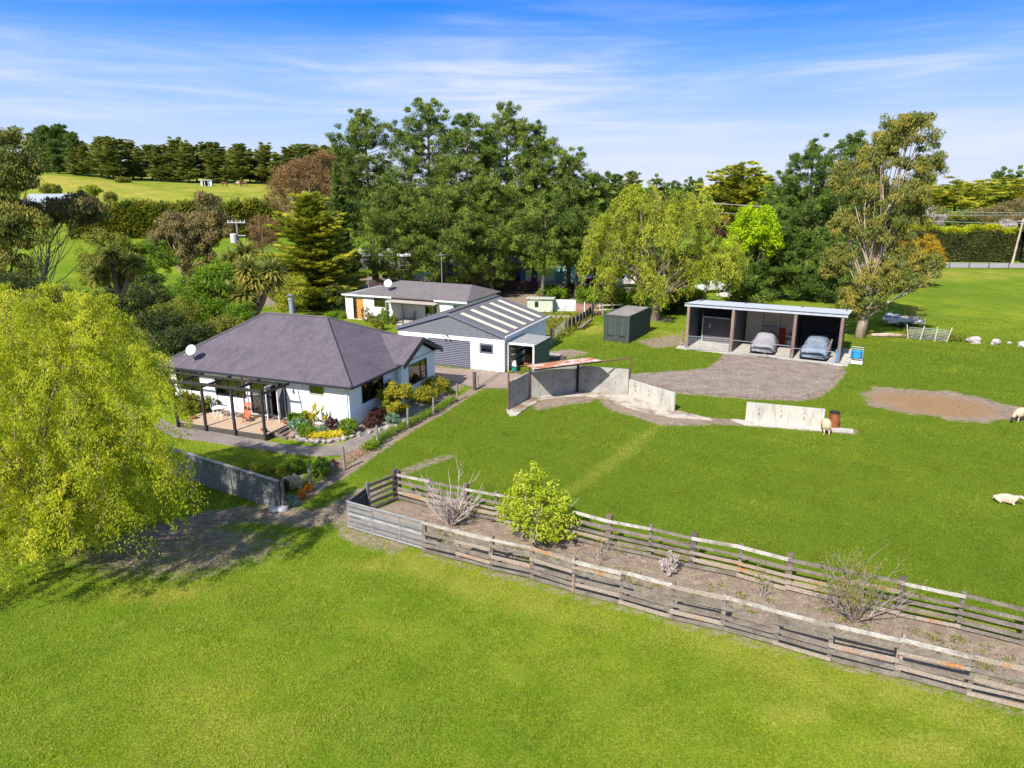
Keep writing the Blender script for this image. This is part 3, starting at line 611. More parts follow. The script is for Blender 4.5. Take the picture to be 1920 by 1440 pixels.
for s in (-1,1): fl.tube([(0,-0.08,0.02),(s*0.18,-0.2,0.0)],0.02,6); fl.lathe([(0.02,0.08),(0.08,0.0),(0.085,-0.05),(0.01,-0.06)],(s*0.2,-0.22,-0.06),10)
o = fl.build('flood_lamp', mat('lamp_grey',(0.2,0.21,0.24)), gar); o.location = (-4.85,-0.07,2.52)

# --- lean-to shed at the garage's right wall
lt = thing('garden_shed', 'small open-fronted metal shed with white frame, leaning on the right wall of the white garage', 'shed', gloc(0,0), GRZ)
SHG = mat('sage_iron',(0.115,0.15,0.105),(0.10,0.13,0.09),rough=0.6,var=0.1,bump=0)
m = MB().corr((2.33,0.5,0.0),(0,3.4,0),(0,0,2.16),0.13,0.012); m.corr((0.2,3.9,0),(2.13,0,0),(0,0,2.2),0.13,0.012); m.build('side_wall', SHG, lt)
m = MB().corr((0.12,0.38,2.34),(2.3,0,-0.09),(0,3.6,0),0.13,0.012); m.build('roof', mat('pale_roof_iron',(0.33,0.33,0.315),(0.27,0.27,0.255),rough=0.5,var=0.1,bump=0), lt)
m = MB().box(0.12,0.22,0.40,0.50,0,2.28); m.box(2.24,2.36,0.40,0.50,0,2.2); m.box(0.12,2.36,0.38,0.46,2.16,2.30); m.box(0.12,2.38,0.36,0.40,2.26,2.33); m.build('front_frame', WHITE_TRIM, lt)
m = MB()
for z in (0.7,1.25,1.75): m.box(0.22,0.55,0.7,3.8,z,z+0.03)
m.build('shelf', WOOD, lt)
fw_ = thing('firewood_stack','heap of split reddish firewood at the back of the small garage-side shed','firewood',gloc(1.5,2.6),GRZ)
m = MB()
for i in range(8):
    for j in range(6):
        z = 0.09+j*0.17; r = random.uniform(0.07,0.095); m.tube([(-0.68+i*0.185,-0.25+random.uniform(-.05,.05),z),(-0.68+i*0.185,0.3,z)],r,6)
m.build('log', mat('log_end',(0.34,0.14,0.07),(0.2,0.09,0.05),var=0.3,scale=6), fw_)
bs = thing('green_basin','teal plastic basin heaped with white cloth at the small shed doorway','basin',gloc(0.62,0.72),GRZ)
MB().lathe([(0.0,0.02),(0.20,0.02),(0.27,0.32),(0.30,0.34),(0.26,0.30)],n=16).build('tub', mat('teal_plastic',(0.02,0.28,0.27),rough=0.5,bump=0), bs)
m = MB()
for q in range(5): m.lathe([(0.0,0.24),(0.11,0.12),(0.13,0.0),(0.05,-0.1)],(random.uniform(-.1,.1),random.uniform(-.1,.1),0.34+q*0.07),8)
m.build('cloth', mat('white_cloth',(0.7,0.66,0.64),var=0.1), bs, jit=0.03)
# --- second house behind
H2 = (-18.0, 76.6); H2RZ = -24.0
h2M = Matrix.Translation((*H2,0)) @ Matrix.Rotation(R(H2RZ),4,'Z')
cot = thing('cottage', 'small white cottage with low grey roof and porch, behind the white garage', 'house', (*H2,0), H2RZ)
ch_ = [(0.92,2.26,0.05,2.32),(3.66,5.05,1.55,2.45)]
m = MB().wall(0,6.0,0,2.66,0,0.2,ch_); m.wall(6.0,11.3,0,2.66,2.2,2.4,[(8.6,10.9,0.1,2.3)]); m.wall(11.3,14.6,0,2.66,0,0.2,[(13.2,14.3,1.3,2.3)])
i0 = len(m.v); m.wall(0.2,7.2,0,2.66,0,0.2); m.swapxy(i0); i0 = len(m.v); m.wall(0.2,7.2,0,2.66,-14.6,-14.4); m.swapxy(i0)
i0 = len(m.v); m.wall(0.2,2.2,0,2.66,-6.0,-5.8); m.swapxy(i0); i0 = len(m.v); m.wall(0.2,2.2,0,2.66,-11.5,-11.3); m.swapxy(i0)
m.wall(0.2,14.4,0,2.66,7.2,7.4); m.build('wall', WHITE, cot)
MB().box(0.25,14.35,3.4,3.5,0,2.6).build('partition', INSIDE, cot)
m, e, ra, rb = hip_roof(1.2, 14.95, -0.35, 7.75, 2.80, 4.7, 13.5, 3.7, 3.95)
rf = m.build('roof', mat('cottage_roof',(0.165,0.145,0.145),(0.13,0.115,0.117),rough=0.8,var=0.12,stretch=(1,0.3,1)), cot)
MB().slab([(-0.2,-0.3,2.70),(1.6,-0.3,2.76),(3.0,6.9,2.80),(-0.2,6.9,2.76)],0.1).build('flat_roof', mat('flat_roof_grey',(0.30,0.31,0.33),rough=0.6,bump=0), rf)
MB().bar((-0.22,-0.36,2.66),(6.1,-0.38,2.70),0.04,0.16).build('fascia', WHITE_TRIM, cot); MB().bar((11.2,-0.38,2.70),(14.97,-0.38,2.70),0.04,0.16).build('fascia', WHITE_TRIM, cot)
pr = MB().corr((5.7,2.0,2.86),(5.9,0,0),(0,-3.0,-0.52),0.30,0.015); prf = pr.build('porch_roof', mat('porch_iron',(0.40,0.35,0.29),(0.32,0.285,0.245),rough=0.7,var=0.12), cot)
MB().bar((5.75,-0.95,2.24),(11.6,-0.95,2.24),0.06,0.1).build('porch_beam', DARK, prf)
for x in (5.95,7.75,11.4): MB().box(x-.05,x+.05,-0.95,-0.85,0,2.25).build('post', DARK, prf)
MB().box(5.9,11.4,-1.0,2.2,0,0.12).build('porch_floor', FLOORC, cot)
BROWN_F = mat('brown_frame',(0.10,0.045,0.035),rough=0.6,bump=0)
window(cot,'window',*ch_[1],0.03,BROWN_F,mullions=(4.35,),curtains=((3.7,4.3),(4.4,5.0)),cmat=mat('rust_curtain',(0.32,0.12,0.07),rough=0.9))
window(cot,'window',13.2,14.3,1.3,2.3,0.03,BROWN_F,curtains=())
window(cot,'ranch_slider',8.6,10.9,0.1,2.3,2.23,BROWN_F,mullions=(9.75,),curtains=((8.65,9.0),))
window(cot,'glazed_door',0.92,1.36,0.05,2.32,0.03,BROWN_F)
MB().box(1.38,2.24,0.02,0.07,0.05,2.30).build('door', mat('orange_timber',(0.52,0.24,0.055),(0.45,0.20,0.045),rough=0.5,scale=2,stretch=(4,1,0.4)), cot)
c2 = lambda x, y, z=0: h2M @ Vector((x, y, z))
dish('satellite_dish','white satellite dish on the low grey roof of the cottage behind',c2(4.9,1.0,3.2),-5,r=0.45)
an = thing('mast_pole','thin pale mast pole standing behind the cottage ridge','pole',c2(9.6,4.2,3.9),0); MB().tube([(0,0,-0.2),(0,0,3.2)],0.035,6).build('pipe', PIPE, an); MB().tube([(-0.5,0,2.9),(0.5,0,3.0)],0.02,6).build('cross_arm', PIPE, an)
an = thing('mast_pole','short thin pole at the left end of the cottage roof','pole',c2(1.5,2.2,2.7),0); MB().tube([(0,0,0),(0,0,1.9)],0.03,6).build('pipe', PIPE, an); MB().lathe([(0,.06),(.06,0.03),(.06,0)],(0,0,1.9),8).build('finial', PIPE, an)

# --- three bay shed
SA, SB = Vector((15.55,62.0,0)), Vector((26.5,56.2,0)); SRZ = math.degrees(math.atan2(SB.y-SA.y, SB.x-SA.x)); SW = (SB-SA).length
shM = Matrix.Translation(SA) @ Matrix.Rotation(R(SRZ),4,'Z')
def sloc(x, y, z=0): return shM @ Vector((x, y, z))
shed = thing('implement_shed', 'open three-bay farm shed on timber poles with a pale iron roof', 'shed', SA, SRZ)
SX = (0.0, 3.85, 8.85, SW); SD_ = 5.6
POLE = mat('shed_pole',(0.30,0.205,0.15),(0.15,0.11,0.095),rough=0.95,scale=1.5,fine=18,var=0.25,stretch=(1,1,0.25))
for i, x in enumerate(SX):
    MB().tube([(x,0,-0.1),(x,0,3.78)],[0.155,0.135],10).build('pole', POLE, shed)
MB().bar((-0.35,-0.1,3.86),(SW+0.35,-0.1,3.94),0.08,0.22).build('fascia', mat('shed_fascia',(0.44,0.46,0.52),(0.36,0.38,0.43),rough=0.5,metal=0.1,var=0.06,bump=0), shed)
MB().corr((-0.4,-0.25,4.02),(SW+0.8,0,0.08),(0,SD_+0.6,-0.55),0.15,0.014).build('roof', mat('shed_roof_iron',(0.60,0.62,0.67),(0.50,0.52,0.57),rough=0.5,metal=0.1,var=0.06,bump=0), shed)
MB().corr((0,SD_,0),(SW,0,0),(0,0,3.5),0.24,0.02,sharp=True).build('rear_wall', SHED_IN, shed)
MB().corr((0,0.15,0),(0,SD_-0.15,0),(0,0,3.7),0.24,0.02,sharp=True).build('end_wall', SHED_IN, shed); MB().corr((SW,0.15,0),(0,SD_-0.15,0),(0,0,3.8),0.24,0.02,sharp=True).build('end_wall', SHED_IN, shed)
m = MB().box(3.95,4.02,0.25,SD_-.1,0,3.65); m.box(8.75,8.82,0.25,SD_-.1,0,3.65); m.build('bay_partition', SHED_IN, shed)
m = MB().box(4.1,8.7,SD_-0.35,SD_-0.25,0,3.3); m.build('ply_lining', mat('pale_ply',(0.66,0.56,0.43),(0.58,0.49,0.37),rough=0.8,var=0.08,bump=0), shed)
MB().box(5.55,5.60,SD_-.38,SD_-.352,1.2,2.9).box(5.55,6.75,SD_-.379,SD_-.353,1.62,1.68).box(7.05,7.09,SD_-.38,SD_-.352,1.0,3.1).build('lining_batten', WOOD, shed)
m = MB()
for x in (9.6,10.5,11.4): m.box(x,x+0.1,SD_-.16,SD_-.06,0,3.45)
for z in (1.4,2.4): m.box(8.9,SW-.1,SD_-.2,SD_-.17,z,z+.1)
m.build('girt', WOOD_D, shed)
# large dark sectional panel standing in the left bay
pn = thing('sectional_door','large dark framed sectional door standing in the left bay of the three-bay shed','panel',sloc(0.55,3.2),SRZ)
MB().box(0.1,3.15,0,0.06,0.05,2.30).build('sheet', mat('panel_dark',(0.085,0.075,0.085),(0.07,0.06,0.07),rough=0.6,var=0.1,stretch=(3,1,.3)), pn)
MB().box(0,0.1,-0.03,0.08,0,2.42).box(3.15,3.25,-0.03,0.08,0,2.42).box(0.1,3.15,-0.03,0.08,2.30,2.42).build('frame', mat('frame_pale',(0.36,0.40,0.42),rough=0.6,bump=0), pn)
mk_ = MB().box(0.62,0.74,-0.012,-0.004,1.70,1.74).box(0.70,0.74,-0.012,-0.004,1.45,1.70).box(0.60,0.70,-0.012,-0.004,1.41,1.45); mk_.build('mark', WHITE_TRIM, pn)
# covered cars
def covered_car(name, label, loc, rz, L_, W_, secs, cmat, skirt, zcut=None):
    """secs: (y along the length, height, half width) from nose to tail; loft of a draped cover"""
    c = thing(name, label, 'covered car', loc, rz, None); n = 28; V = []; F = []
    ys_ = np.linspace(0, 1, 40); sy, sh, sw = zip(*secs)
    for yy in ys_:
        h = np.interp(yy, sy, sh); hw = np.interp(yy, sy, sw)
        for k in range(n+1):
            a = math.pi*k/n; cx = math.cos(a); sx = math.sin(a)
            ex = 0.42 if h > 1.1 else 0.36
            x = hw*np.sign(cx)*abs(cx)**ex*(1-0.13*max(0,sx**0.6 if sx > 0 else 0)*(h > 1.1)); z = 0.22 + (h-0.22)*abs(sx)**0.55
            fold = 0.03*math.sin(k*2.1+yy*17)+0.024*math.sin(yy*43+k*0.7)+.016*math.sin(k*4.3-yy*61)
            V.append((x+fold, (yy-0.5)*L_ + 0.01*math.sin(k*1.7), z+0.6*fold))
    for i in range(len(ys_)-1):
        for k in range(n): F.append((i*(n+1)+k, i*(n+1)+k+1, (i+1)*(n+1)+k+1, (i+1)*(n+1)+k))
    F.append(tuple(range(n+1))); F.append(tuple(len(V)-1-k for k in range(n+1)))
    o = MB(); o.v = V; o.f = F; o = o.build('cover', cmat, c, smooth=True)
    b = MB().box(-W_*0.46,W_*0.46,-L_*0.485,L_*0.485,0.16,0.42); b.build('bumper', skirt, c, bevel=0.06)
    for sx in (-1,1):
        for sy_ in (-0.31,0.31):
            t = MB().lathe([(0.16,-0.1),(0.30,-0.1),(0.32,0.0),(0.30,0.1),(0.16,0.1)],n=18); t.v = [(p[2]+sx*W_*0.40, p[1]+sy_*L_, p[0]+0.32) for p in t.v]
            t.build('wheel', RUBBER, c)
    c.scale = (1.2,1.0,1.06); return c
secA = [(0,0.62,0.70),(0.06,0.80,0.82),(0.24,0.95,0.87),(0.34,1.15,0.86),(0.46,1.42,0.80),(0.72,1.44,0.80),(0.88,1.1,0.84),(0.97,0.9,0.80),(1,0.7,0.7)]
covered_car('covered_car','car under a pale grey cover in the middle shed bay',sloc(6.35,2.15,0.08),SRZ+2,4.3,1.72,secA,mat('grey_car_cover',(0.28,0.272,0.29),(0.22,0.212,0.23),rough=0.8,scale=1.1,fine=30,var=0.06,bump=0.1),mat('car_dark',(0.03,0.03,0.035),rough=0.5,bump=0))
secB = [(0,0.66,0.72),(0.05,0.92,0.86),(0.2,1.05,0.92),(0.30,1.2,0.92),(0.42,1.5,0.86),(0.75,1.55,0.86),(0.93,1.3,0.86),(1,0.8,0.75)]
covered_car('covered_car','car under a bluish grey tarpaulin in the right shed bay',sloc(10.55,1.75,0.08),SRZ-1,4.2,1.9,secB,mat('blue_car_tarp',(0.20,0.245,0.31),(0.13,0.165,0.22),rough=0.7,scale=1.6,fine=24,var=0.08,bump=0.15),mat('car_dark',(0.03,0.03,0.035)))
rcab = thing('red_cabinet','tall red cabinet against the pale lining of the middle shed bay','cabinet',sloc(7.35,4.75,0.08),SRZ)
MB().box(-.25,.25,0,.4,0.05,1.5).build('body', REDP, rcab, bevel=0.02); MB().box(-.23,.23,-.02,0,0.1,1.45).build('door', mat('red_paint_dark',(0.35,0.02,0.018),rough=.5), rcab)
wcab = thing('workbench','white workbench with a red box on top, right of the red cabinet','bench',sloc(8.15,4.7,0.08),SRZ)
MB().box(-.4,.4,0,.5,0.85,0.92).build('top', WHITE_TRIM, wcab); MB().box(-.38,.38,.05,.45,0.1,0.45).build('shelf', WHITE_TRIM, wcab)
for sx in (-.36,.36):
    for yy in (.05,.45): MB().box(sx-.03,sx+.03,yy-.03,yy+.03,0,.85).build('leg', WOOD, wcab)
rb_ = thing('tool_box','red tool box on the white shed workbench','tool box',sloc(8.15,4.95,1.0),SRZ); MB().box(-.18,.18,-.1,.1,0.0,.2).build('body', REDP, rb_, bevel=.02); MB().tube([(-.1,0,.2),(-.1,0,.27),(.1,0,.27),(.1,0,.2)],.012,6).build('handle', RUBBER, rb_)
dp = thing('leaning_post','dark timber post leaning inside the right pole of the three-bay shed','post',sloc(SW-0.75,0.55,0.08),SRZ); MB().bar((-.25,0,0),(.1,.1,1.75),.14,.14).build('timber', mat('leaning_timber',(0.2,0.15,0.12),var=.25), dp)
# pipe gates across the bays
def pipe_gate(label, a, b, z0, z1, brace, loc=None, mesh_=False, h_rails=()):
    a, b = Vector(a), Vector(b); g = thing('pipe_gate', label, 'gate', a, 0, 'metal pipe gates'); d = b-a; d.z = 0
    A = lambda t, z: d*t + Vector((0,0,z))
    MB().tube([A(0,z0),A(0,z1),A(1,z1),A(1,z0),A(0,z0)],0.024,8).build('frame', PIPE, g)
    m = MB()
    for t in brace: m.tube([A(t,z0),A(t,z1)],0.016,6)
    if m.v: m.build('upright', PIPE, g)
    for z in h_rails: MB().tube([A(0,z),A(1,z)],0.016,6).build('rail', PIPE, g)
    if mesh_:
        m = MB(); n = int(d.length/0.16)
        for i in range(n):
            m.tube([A(i/n,z0),A((i+0.999)/n,z1)],0.004,3,False)
        k = int((z1-z0)/0.16)
        for j in range(1,k): m.tube([A(0,z0+j*0.16),A(1,z0+j*0.16)],0.004,3,False)
        m.build('wire_mesh', GALV, g)
    return g
pipe_gate('pipe gate with wire mesh across the left bay of the three-bay shed', sloc(0.25,-0.75), sloc(3.75,-0.35), 0.12, 1.25, (0.28,0.64), mesh_=True)
g = pipe_gate('pipe gate with a triangular brace before the pale covered car', sloc(3.95,-0.55), sloc(8.75,-0.75), 0.12, 1.22, ())
d = sloc(8.75,-0.75)-sloc(3.95,-0.55); m = MB(); m.tube([d*0.32+Vector((0,0,.14)),d*0.40+Vector((0,0,1.0)),d*0.66+Vector((0,0,.14))],0.03,6); m.tube([d*0.70+Vector((0,0,1.2)),d*0.78+Vector((0,0,.6))],0.014,6); m.build('brace', mat('dark_pipe',(0.14,0.14,0.155),rough=.5,bump=0), g)
pipe_gate('pipe gate before the blue tarpaulin car in the right shed bay', sloc(8.95,-0.95), sloc(12.1,-0.85), 0.12, 1.12, ())
ro = thing('blue_rope','blue rope hanging in a bundle on the right shed pole','rope',sloc(SW-0.12,-0.28,0.15),SRZ); m = MB()
for k in range(5): m.tube([(random.uniform(-.12,.12),random.uniform(-.05,.05),z) for z in (0.0,.3,.7,1.05)],0.03,6)
m.build('strand', mat('blue_rope_fibre',(0.10,0.30,0.55),var=.2), ro)
bt = thing('blue_tub','blue plastic tub in a metal stand right of the three-bay shed','tub',sloc(SW+1.3,1.4),SRZ)
MB().lathe([(0.0,.35),(.36,.36),(.42,.85),(.46,.88),(.40,.84)],n=20).build('tub', BLUEP, bt); m = MB()
for sx in (-.45,.45):
    for yy in (-.4,.4): m.tube([(sx,yy,0),(sx,yy,1.15)],.02,6)
m.tube([(-.45,-.4,1.15),(.45,-.4,1.15),(.45,.4,1.15),(-.45,.4,1.15),(-.45,-.4,1.15)],.02,6); m.tube([(-.45,-.4,.3),(.45,-.4,.3),(.45,.4,.3),(-.45,.4,.3),(-.45,-.4,.3)],.02,6); m.build('stand', GALV, bt)
wb = thing('white_trough','white trough on the grass below the blue tub','trough',sloc(SW+1.35,0.55),SRZ); MB().slab([(-.45,-.22,.28),(.45,-.22,.28),(.45,.22,.28),(-.45,.22,.28)],.25).build('body', PLASTIC_W, wb, bevel=.04); MB().box(-.38,.38,-.15,.15,.283,.287).build('liner', mat('liner_grey',(.3,.33,.36),bump=0), wb)
for k, (x, y, s, lab) in enumerate(((0.55,0.9,0.34,'pile of pale broken concrete beside the right shed pole, largest lump'),(0.75,0.3,0.24,'pale concrete lump in front of the larger one by the right shed pole'),(0.45,-0.1,0.2,'smallest pale concrete lump at the foot of the right shed pole'))):
    r = thing('concrete_lump',lab,'rubble',sloc(SW+x,y),SRZ,'concrete lumps by the shed'); m = MB().obox((0,0,s*.6),(s*1.6,s*1.3,s*1.2),rz=20*k,rx=8); m.obox((.1,.05,s*1.4),(s,s*.9,s*.7),rz=50,rx=-14); m.build('lump', CONC_L, r, bevel=.03, jit=.03)
fp = thing('old_post','short grey fence post left of the three-bay shed','post',sloc(-0.55,0.3),SRZ); MB().tube([(0,0,0),(0.03,0,1.5)],.09,8).build('post', POSTW, fp)

# --- container
CA = at(1130.7,639); CB = at(1183.3,644.7); CRZ = math.degrees(math.atan2(CB.y-CA.y, CB.x-CA.x)); 
con = thing('shipping_container','dark green shipping container standing on the grass left of the three-bay shed','container',CA,CRZ)
CW, CL, CHH = 2.5, 6.1, 2.52
m = MB().corr((0.06,CL,0.15),(0,-CL+0.1,0),(0,0,CHH-0.27),0.28,0.018,sharp=True); m.corr((CW-0.06,0.1,0.15),(0,CL-0.1,0),(0,0,CHH-0.27),0.28,0.018,sharp=True); m.corr((CW,CL-.05,.15),(-CW,0,0),(0,0,CHH-.27),.28,.018,sharp=True); m.build('side_panel', CONTAINER, con)
m = MB()
for x in (0,CW-0.12):
    for y in (0,CL-0.12): m.box(x,x+0.12,y,y+0.12,0.0,CHH)
m.box(.12,CW-.12,0,.1,CHH-.14,CHH); m.box(.12,CW-.12,0,.1,0.02,.16); m.box(.002,.1,.12,CL-.12,CHH-.12,CHH-.003); m.box(CW-.1,CW-.002,.12,CL-.12,CHH-.12,CHH-.003); m.box(.002,.1,.12,CL-.12,.02,.16); m.box(CW-.1,CW-.002,.12,CL-.12,.02,.16)
m.build('frame', CONTAINER, con)
MB().corr((0.1,0.1,CHH-0.03),(0,CL-.2,0),(CW-.2,0,0),0.25,0.012).build('roof', mat('container_roof',(0.235,0.21,0.185),(0.16,0.145,0.135),rough=0.8,scale=.8,fine=12,var=.12), con)
for sx in (0,1):
    x0 = 0.12 if sx == 0 else CW/2+0.01; x1 = CW/2-0.01 if sx == 0 else CW-0.12
    d_ = MB().corr((x0,0.055,0.18),(x1-x0,0,0),(0,0,CHH-0.34),0.26,0.014,sharp=True).build('door', CONTAINER, con)
    m = MB()
    for x in (x0+0.25,x1-0.28): m.tube([(x,0.02,.14),(x,0.02,CHH-.1)],.018,6)
    m.build('lock_rod', CONTAINER, d_); m = MB()
    for z in (.52,.62): m.box(x0+.22,x1-.3,.005,.03,z,z+.035)
    m.build('handle', mat('container_dark',(0.03,0.036,0.033),rough=.6,bump=0), d_)

# --- concrete shelter with rusty roof
BP = [at(956,769),at(993,747),at(1082,735),at(1104,733),at(1177,742),at(1262,773)]
bun = thing('concrete_shelter','roofless-sided feed shelter of upright concrete panels under a small rusty iron roof','shelter',BP[1],0); BO = BP[1]
def panel(parent, a, b, h0, h1, t, m_, name='wall_panel'):
    a, b = a-BO, b-BO; d = (b-a).normalized(); n = Vector((-d.y,d.x,0))*t
    if n.y < 0: n = -n
    o = MB().add([a,b,b+n,a+n,a+Vector((0,0,h0)),b+Vector((0,0,h1)),b+n+Vector((0,0,h1)),a+n+Vector((0,0,h0))],[(0,3,2,1),(4,5,6,7),(0,1,5,4),(1,2,6,5),(2,3,7,6),(3,0,4,7)]).build(name, m_, parent, bevel=.01)
    L_ = (b-a).length
    for fx in np.arange(0.17,1,0.29 if L_ > 2.5 else 0.5):
        for fz in (.42,.5,.72): 
            p = a + d*(L_*fx) + Vector((0,0,min(h0,h1)*fz)) - n.normalized()*0.004
            MB().obox(p,(.07,.012,.05),rz=math.degrees(math.atan2(d.y,d.x))).build('bolt_hole', mat('hole_dark',(.06,.055,.05),bump=0), o)
    return o
panel(bun,BP[0],BP[1],1.86,1.86,.14,CONC); panel(bun,BP[1]+Vector((.05,.02,0)),BP[2],1.86,1.9,.15,CONC); panel(bun,BP[2]+Vector((.04,0,0)),BP[4],1.9,1.86,.15,CONC); panel(bun,BP[4]+Vector((.03,-.02,0)),BP[5],1.18,1.28,.15,CONC_L)
u = (BP[2]-BP[1]).normalized(); 
MB().tube([(BP[0]-BO)+Vector((-.08,-.05,0)),(BP[0]-BO)+Vector((-.08,-.05,2.52))],.055,8).build('post', RUST_BAR, bun)
MB().tube([(BP[1]-BO)+Vector((-.02,-.1,0)),(BP[1]-BO)+Vector((-.02,-.1,2.25))],.05,8).build('post', RUST_BAR, bun)
MB().tube([(BP[2]-BO)+Vector((-.0,-.12,0)),(BP[2]-BO)+Vector((0,-.12,2.35))],.075,8).build('post', RUBBER, bun)
MB().tube([(BP[4]-BO)+Vector((.12,.2,0)),(BP[4]-BO)+Vector((.12,.2,2.65))],.05,8).build('post', RUST_BAR, bun)
p0 = (BP[0]-BO)+Vector((-.08,-.05,2.5)); p1 = (BP[4]-BO)+Vector((.12,.2,2.62)); MB().tube([p0,p1],.045,8).build('beam', RUST_BAR, bun)
dd = (p1-p0); nn = Vector((-dd.y,dd.x,0)).normalized(); a = p0+dd*0.20+Vector((0,0,.10)); 
b1 = p0+dd*0.74+Vector((0,0,.14))
MB().corr(a-nn*.25,(b1-a),nn*1.75+Vector((0,0,-.16)),.14,.02).build('roof', RUST_SHEET, bun)
MB().tube([a+nn*1.5+Vector((-.3,0,-.2)),b1+nn*1.5+Vector((.2,0,-.2))],.04,8).build('beam', RUST_BAR, bun)
MB().tube([(BP[2]-BO)+Vector((0,-.12,2.3)),(BP[1]-BO)+Vector((-.02,-.1,2.2))],.045,8).build('beam', RUST_BAR, bun)
W2a, W2b = at(1397,790), at(1543,805)
BO = W2a; fsw = thing('concrete_wall','free-standing low pale concrete wall with stains, left of the rusty drum','wall',W2a,0); panel(fsw,W2a,W2b,1.22,1.24,.16,CONC_L)
dr = thing('oil_drum','rusty orange steel drum at the right end of the low concrete wall','drum',at(1562,801),10)
MB().lathe([(0.0,.03),(.27,.03),(.30,0),(.30,.29),(.315,.31),(.30,.33),(.30,.60),(.315,.62),(.30,.64),(.30,.93)],n=28).build('barrel', RUST, dr, smooth=False); MB().lathe([(.30,.90),(.318,.91),(.318,.96),(.285,.96),(.28,.3),(0,.3)],n=28).build('rim', mat('burnt_rim',(0.035,0.028,0.026),rough=.9), dr)

# --- pen fences
def pen_fence(name, label, posts, hs, widths, rails, zr, matp, matr, seed, gaps=(), top=None, cat='fence', back=1.0):
    rnd = random.Random(seed); f = thing(name, label, cat, posts[0], 0); O = Vector(posts[0])
    P = [Vector(p)-O for p in posts]; d = (P[-1]-P[0]).normalized(); n = Vector((-d.y,d.x,0))*back
    for i, p in enumerate(P):
        w_ = widths[i % len(widths)]; h = hs[i % len(hs)]
        o = MB().obox((0,0,h/2-.05),(w_,w_*.8,h+.1),rz=math.degrees(math.atan2(d.y,d.x))+rnd.uniform(-4,4),rx=rnd.uniform(-1.5,1.5),ry=rnd.uniform(-1.5,1.5)).build('post', matp[i % len(matp)], f, bevel=.012); o.location = p
    for i in range(len(P)-1):
        for k, z in enumerate(zr):
            if (i, k) in gaps: continue
            a = P[i]-n*(.07+widths[0]*.3)-d*.06+Vector((0,0,z+rnd.uniform(-.035,.035))); b = P[i+1]-n*(.07+widths[0]*.3)+d*rnd.uniform(-.02,.06)+Vector((0,0,z+rnd.uniform(-.035,.035)))
            off = n*rnd.uniform(-.012,.012)
            mm = rnd.choice(matr) if not (top and k == len(zr)-1) else rnd.choice(top)
            MB().bar(a+off,b+off,.035,rnd.uniform(.11,.15)).build('rail', mm, f, jit=.006)
    return f
FAR = [at(*q) for q in ((748,935),(808,950),(875,964),(931,976),(1000,992),(1065,1007),(1140,1027),(1218,1043),(1297,1062),(1385,1081),(1475,1105),(1578,1128),(1683,1152),(1795,1177),(1918,1208))]
FAR += [FAR[-1]+(FAR[-1]-FAR[-3])*0.5*k for k in (1,2,3,4)]
NEAR = [at(*q) for q in ((797,1033),(860,1049),(922,1066),(998,1084),(1077,1109),(1165,1131),(1257,1158),(1354,1180),(1453,1208),(1553,1236),(1680,1266),(1815,1300))]
NEAR += [NEAR[-1]+(NEAR[-1]-NEAR[-3])*0.5*k for k in (1,2,3,4,5)]
pen_fence('stockyard_fence','weathered five-rail timber stockyard fence along the far side of the narrow pen',FAR,(1.42,1.36,1.46,1.38),(.23,.13,.23,.12),None,(.12,.37,.62,.92,1.26),(WOOD_D,WOOD,mat('reddish_post',(0.19,0.125,0.095),(0.11,0.08,0.068),var=.3,scale=2),WOOD),(WOOD,WOOD,WOOD_O),3,top=(WOOD_W,WOOD_W,WOOD),back=1)
pen_fence('stockyard_fence','weathered lichen-stained timber stockyard fence along the near side of the narrow pen',NEAR,(1.36,1.30,1.40,1.30),(.16,.13,.18,.13),None,(.12,.34,.56,.84,1.02,1.26),(WOOD,WOOD_O,WOOD),(WOOD,WOOD,WOOD_O),5,top=(WOOD_W,WOOD_W,WOOD_O),gaps=((0,4),(2,3),(5,4),(7,4),(9,3),(11,4)))
for px, py, lab in ((1077,1113,'thin rusty steel stake beside the near pen fence, middle of the picture'),(1678,1270,'thin rusty steel stake beside the near pen fence, towards the right edge')):
    s_ = thing('steel_stake',lab,'stake',at(px,py),0,'rusty fence stakes'); MB().box(-.02,.02,-.004,.004,-.05,1.5).box(-.004,.004,.005,.035,-.05,1.49).build('stake', RUST_BAR, s_); MB().box(-.03,.03,-.02,.0,1.30,1.33).build('clip', RUST_BAR, s_)
pen_fence('end_fence','short five-rail timber fence closing the left end of the narrow pen',[at(692,958),at(748,935)+Vector((-.12,-.1,0))],(1.40,1.5),(.14,.22),None,(.15,.42,.69,.96,1.24),(WOOD_G,WOOD_D),(WOOD_D,WOOD),8)
f = thing('board_panel','dark grey upright board panel at the left tip of the narrow pen','fence panel',at(656,985),0); dv = at(690,957)-at(656,985); m = MB(); nb = 9
for k in range(nb):
    a = dv*(k/nb); b = dv*((k+.94)/nb); m.add([a,b,b+Vector((0,0,1.12)),a+Vector((0,0,1.12)),a+Vector((.03,.02,0)),b+Vector((.03,.02,0)),b+Vector((.03,.02,1.12)),a+Vector((.03,.02,1.12))],[(0,1,2,3),(7,6,5,4),(0,3,7,4),(1,5,6,2),(3,2,6,7)])
m.build('board', mat('dark_slate_board',(0.055,0.065,0.072),(0.04,0.047,0.052),var=.15), f); MB().bar(Vector((.06,.04,.9)),dv+Vector((.06,.04,.9)),.04,.09).build('rail', WOOD_D, f)
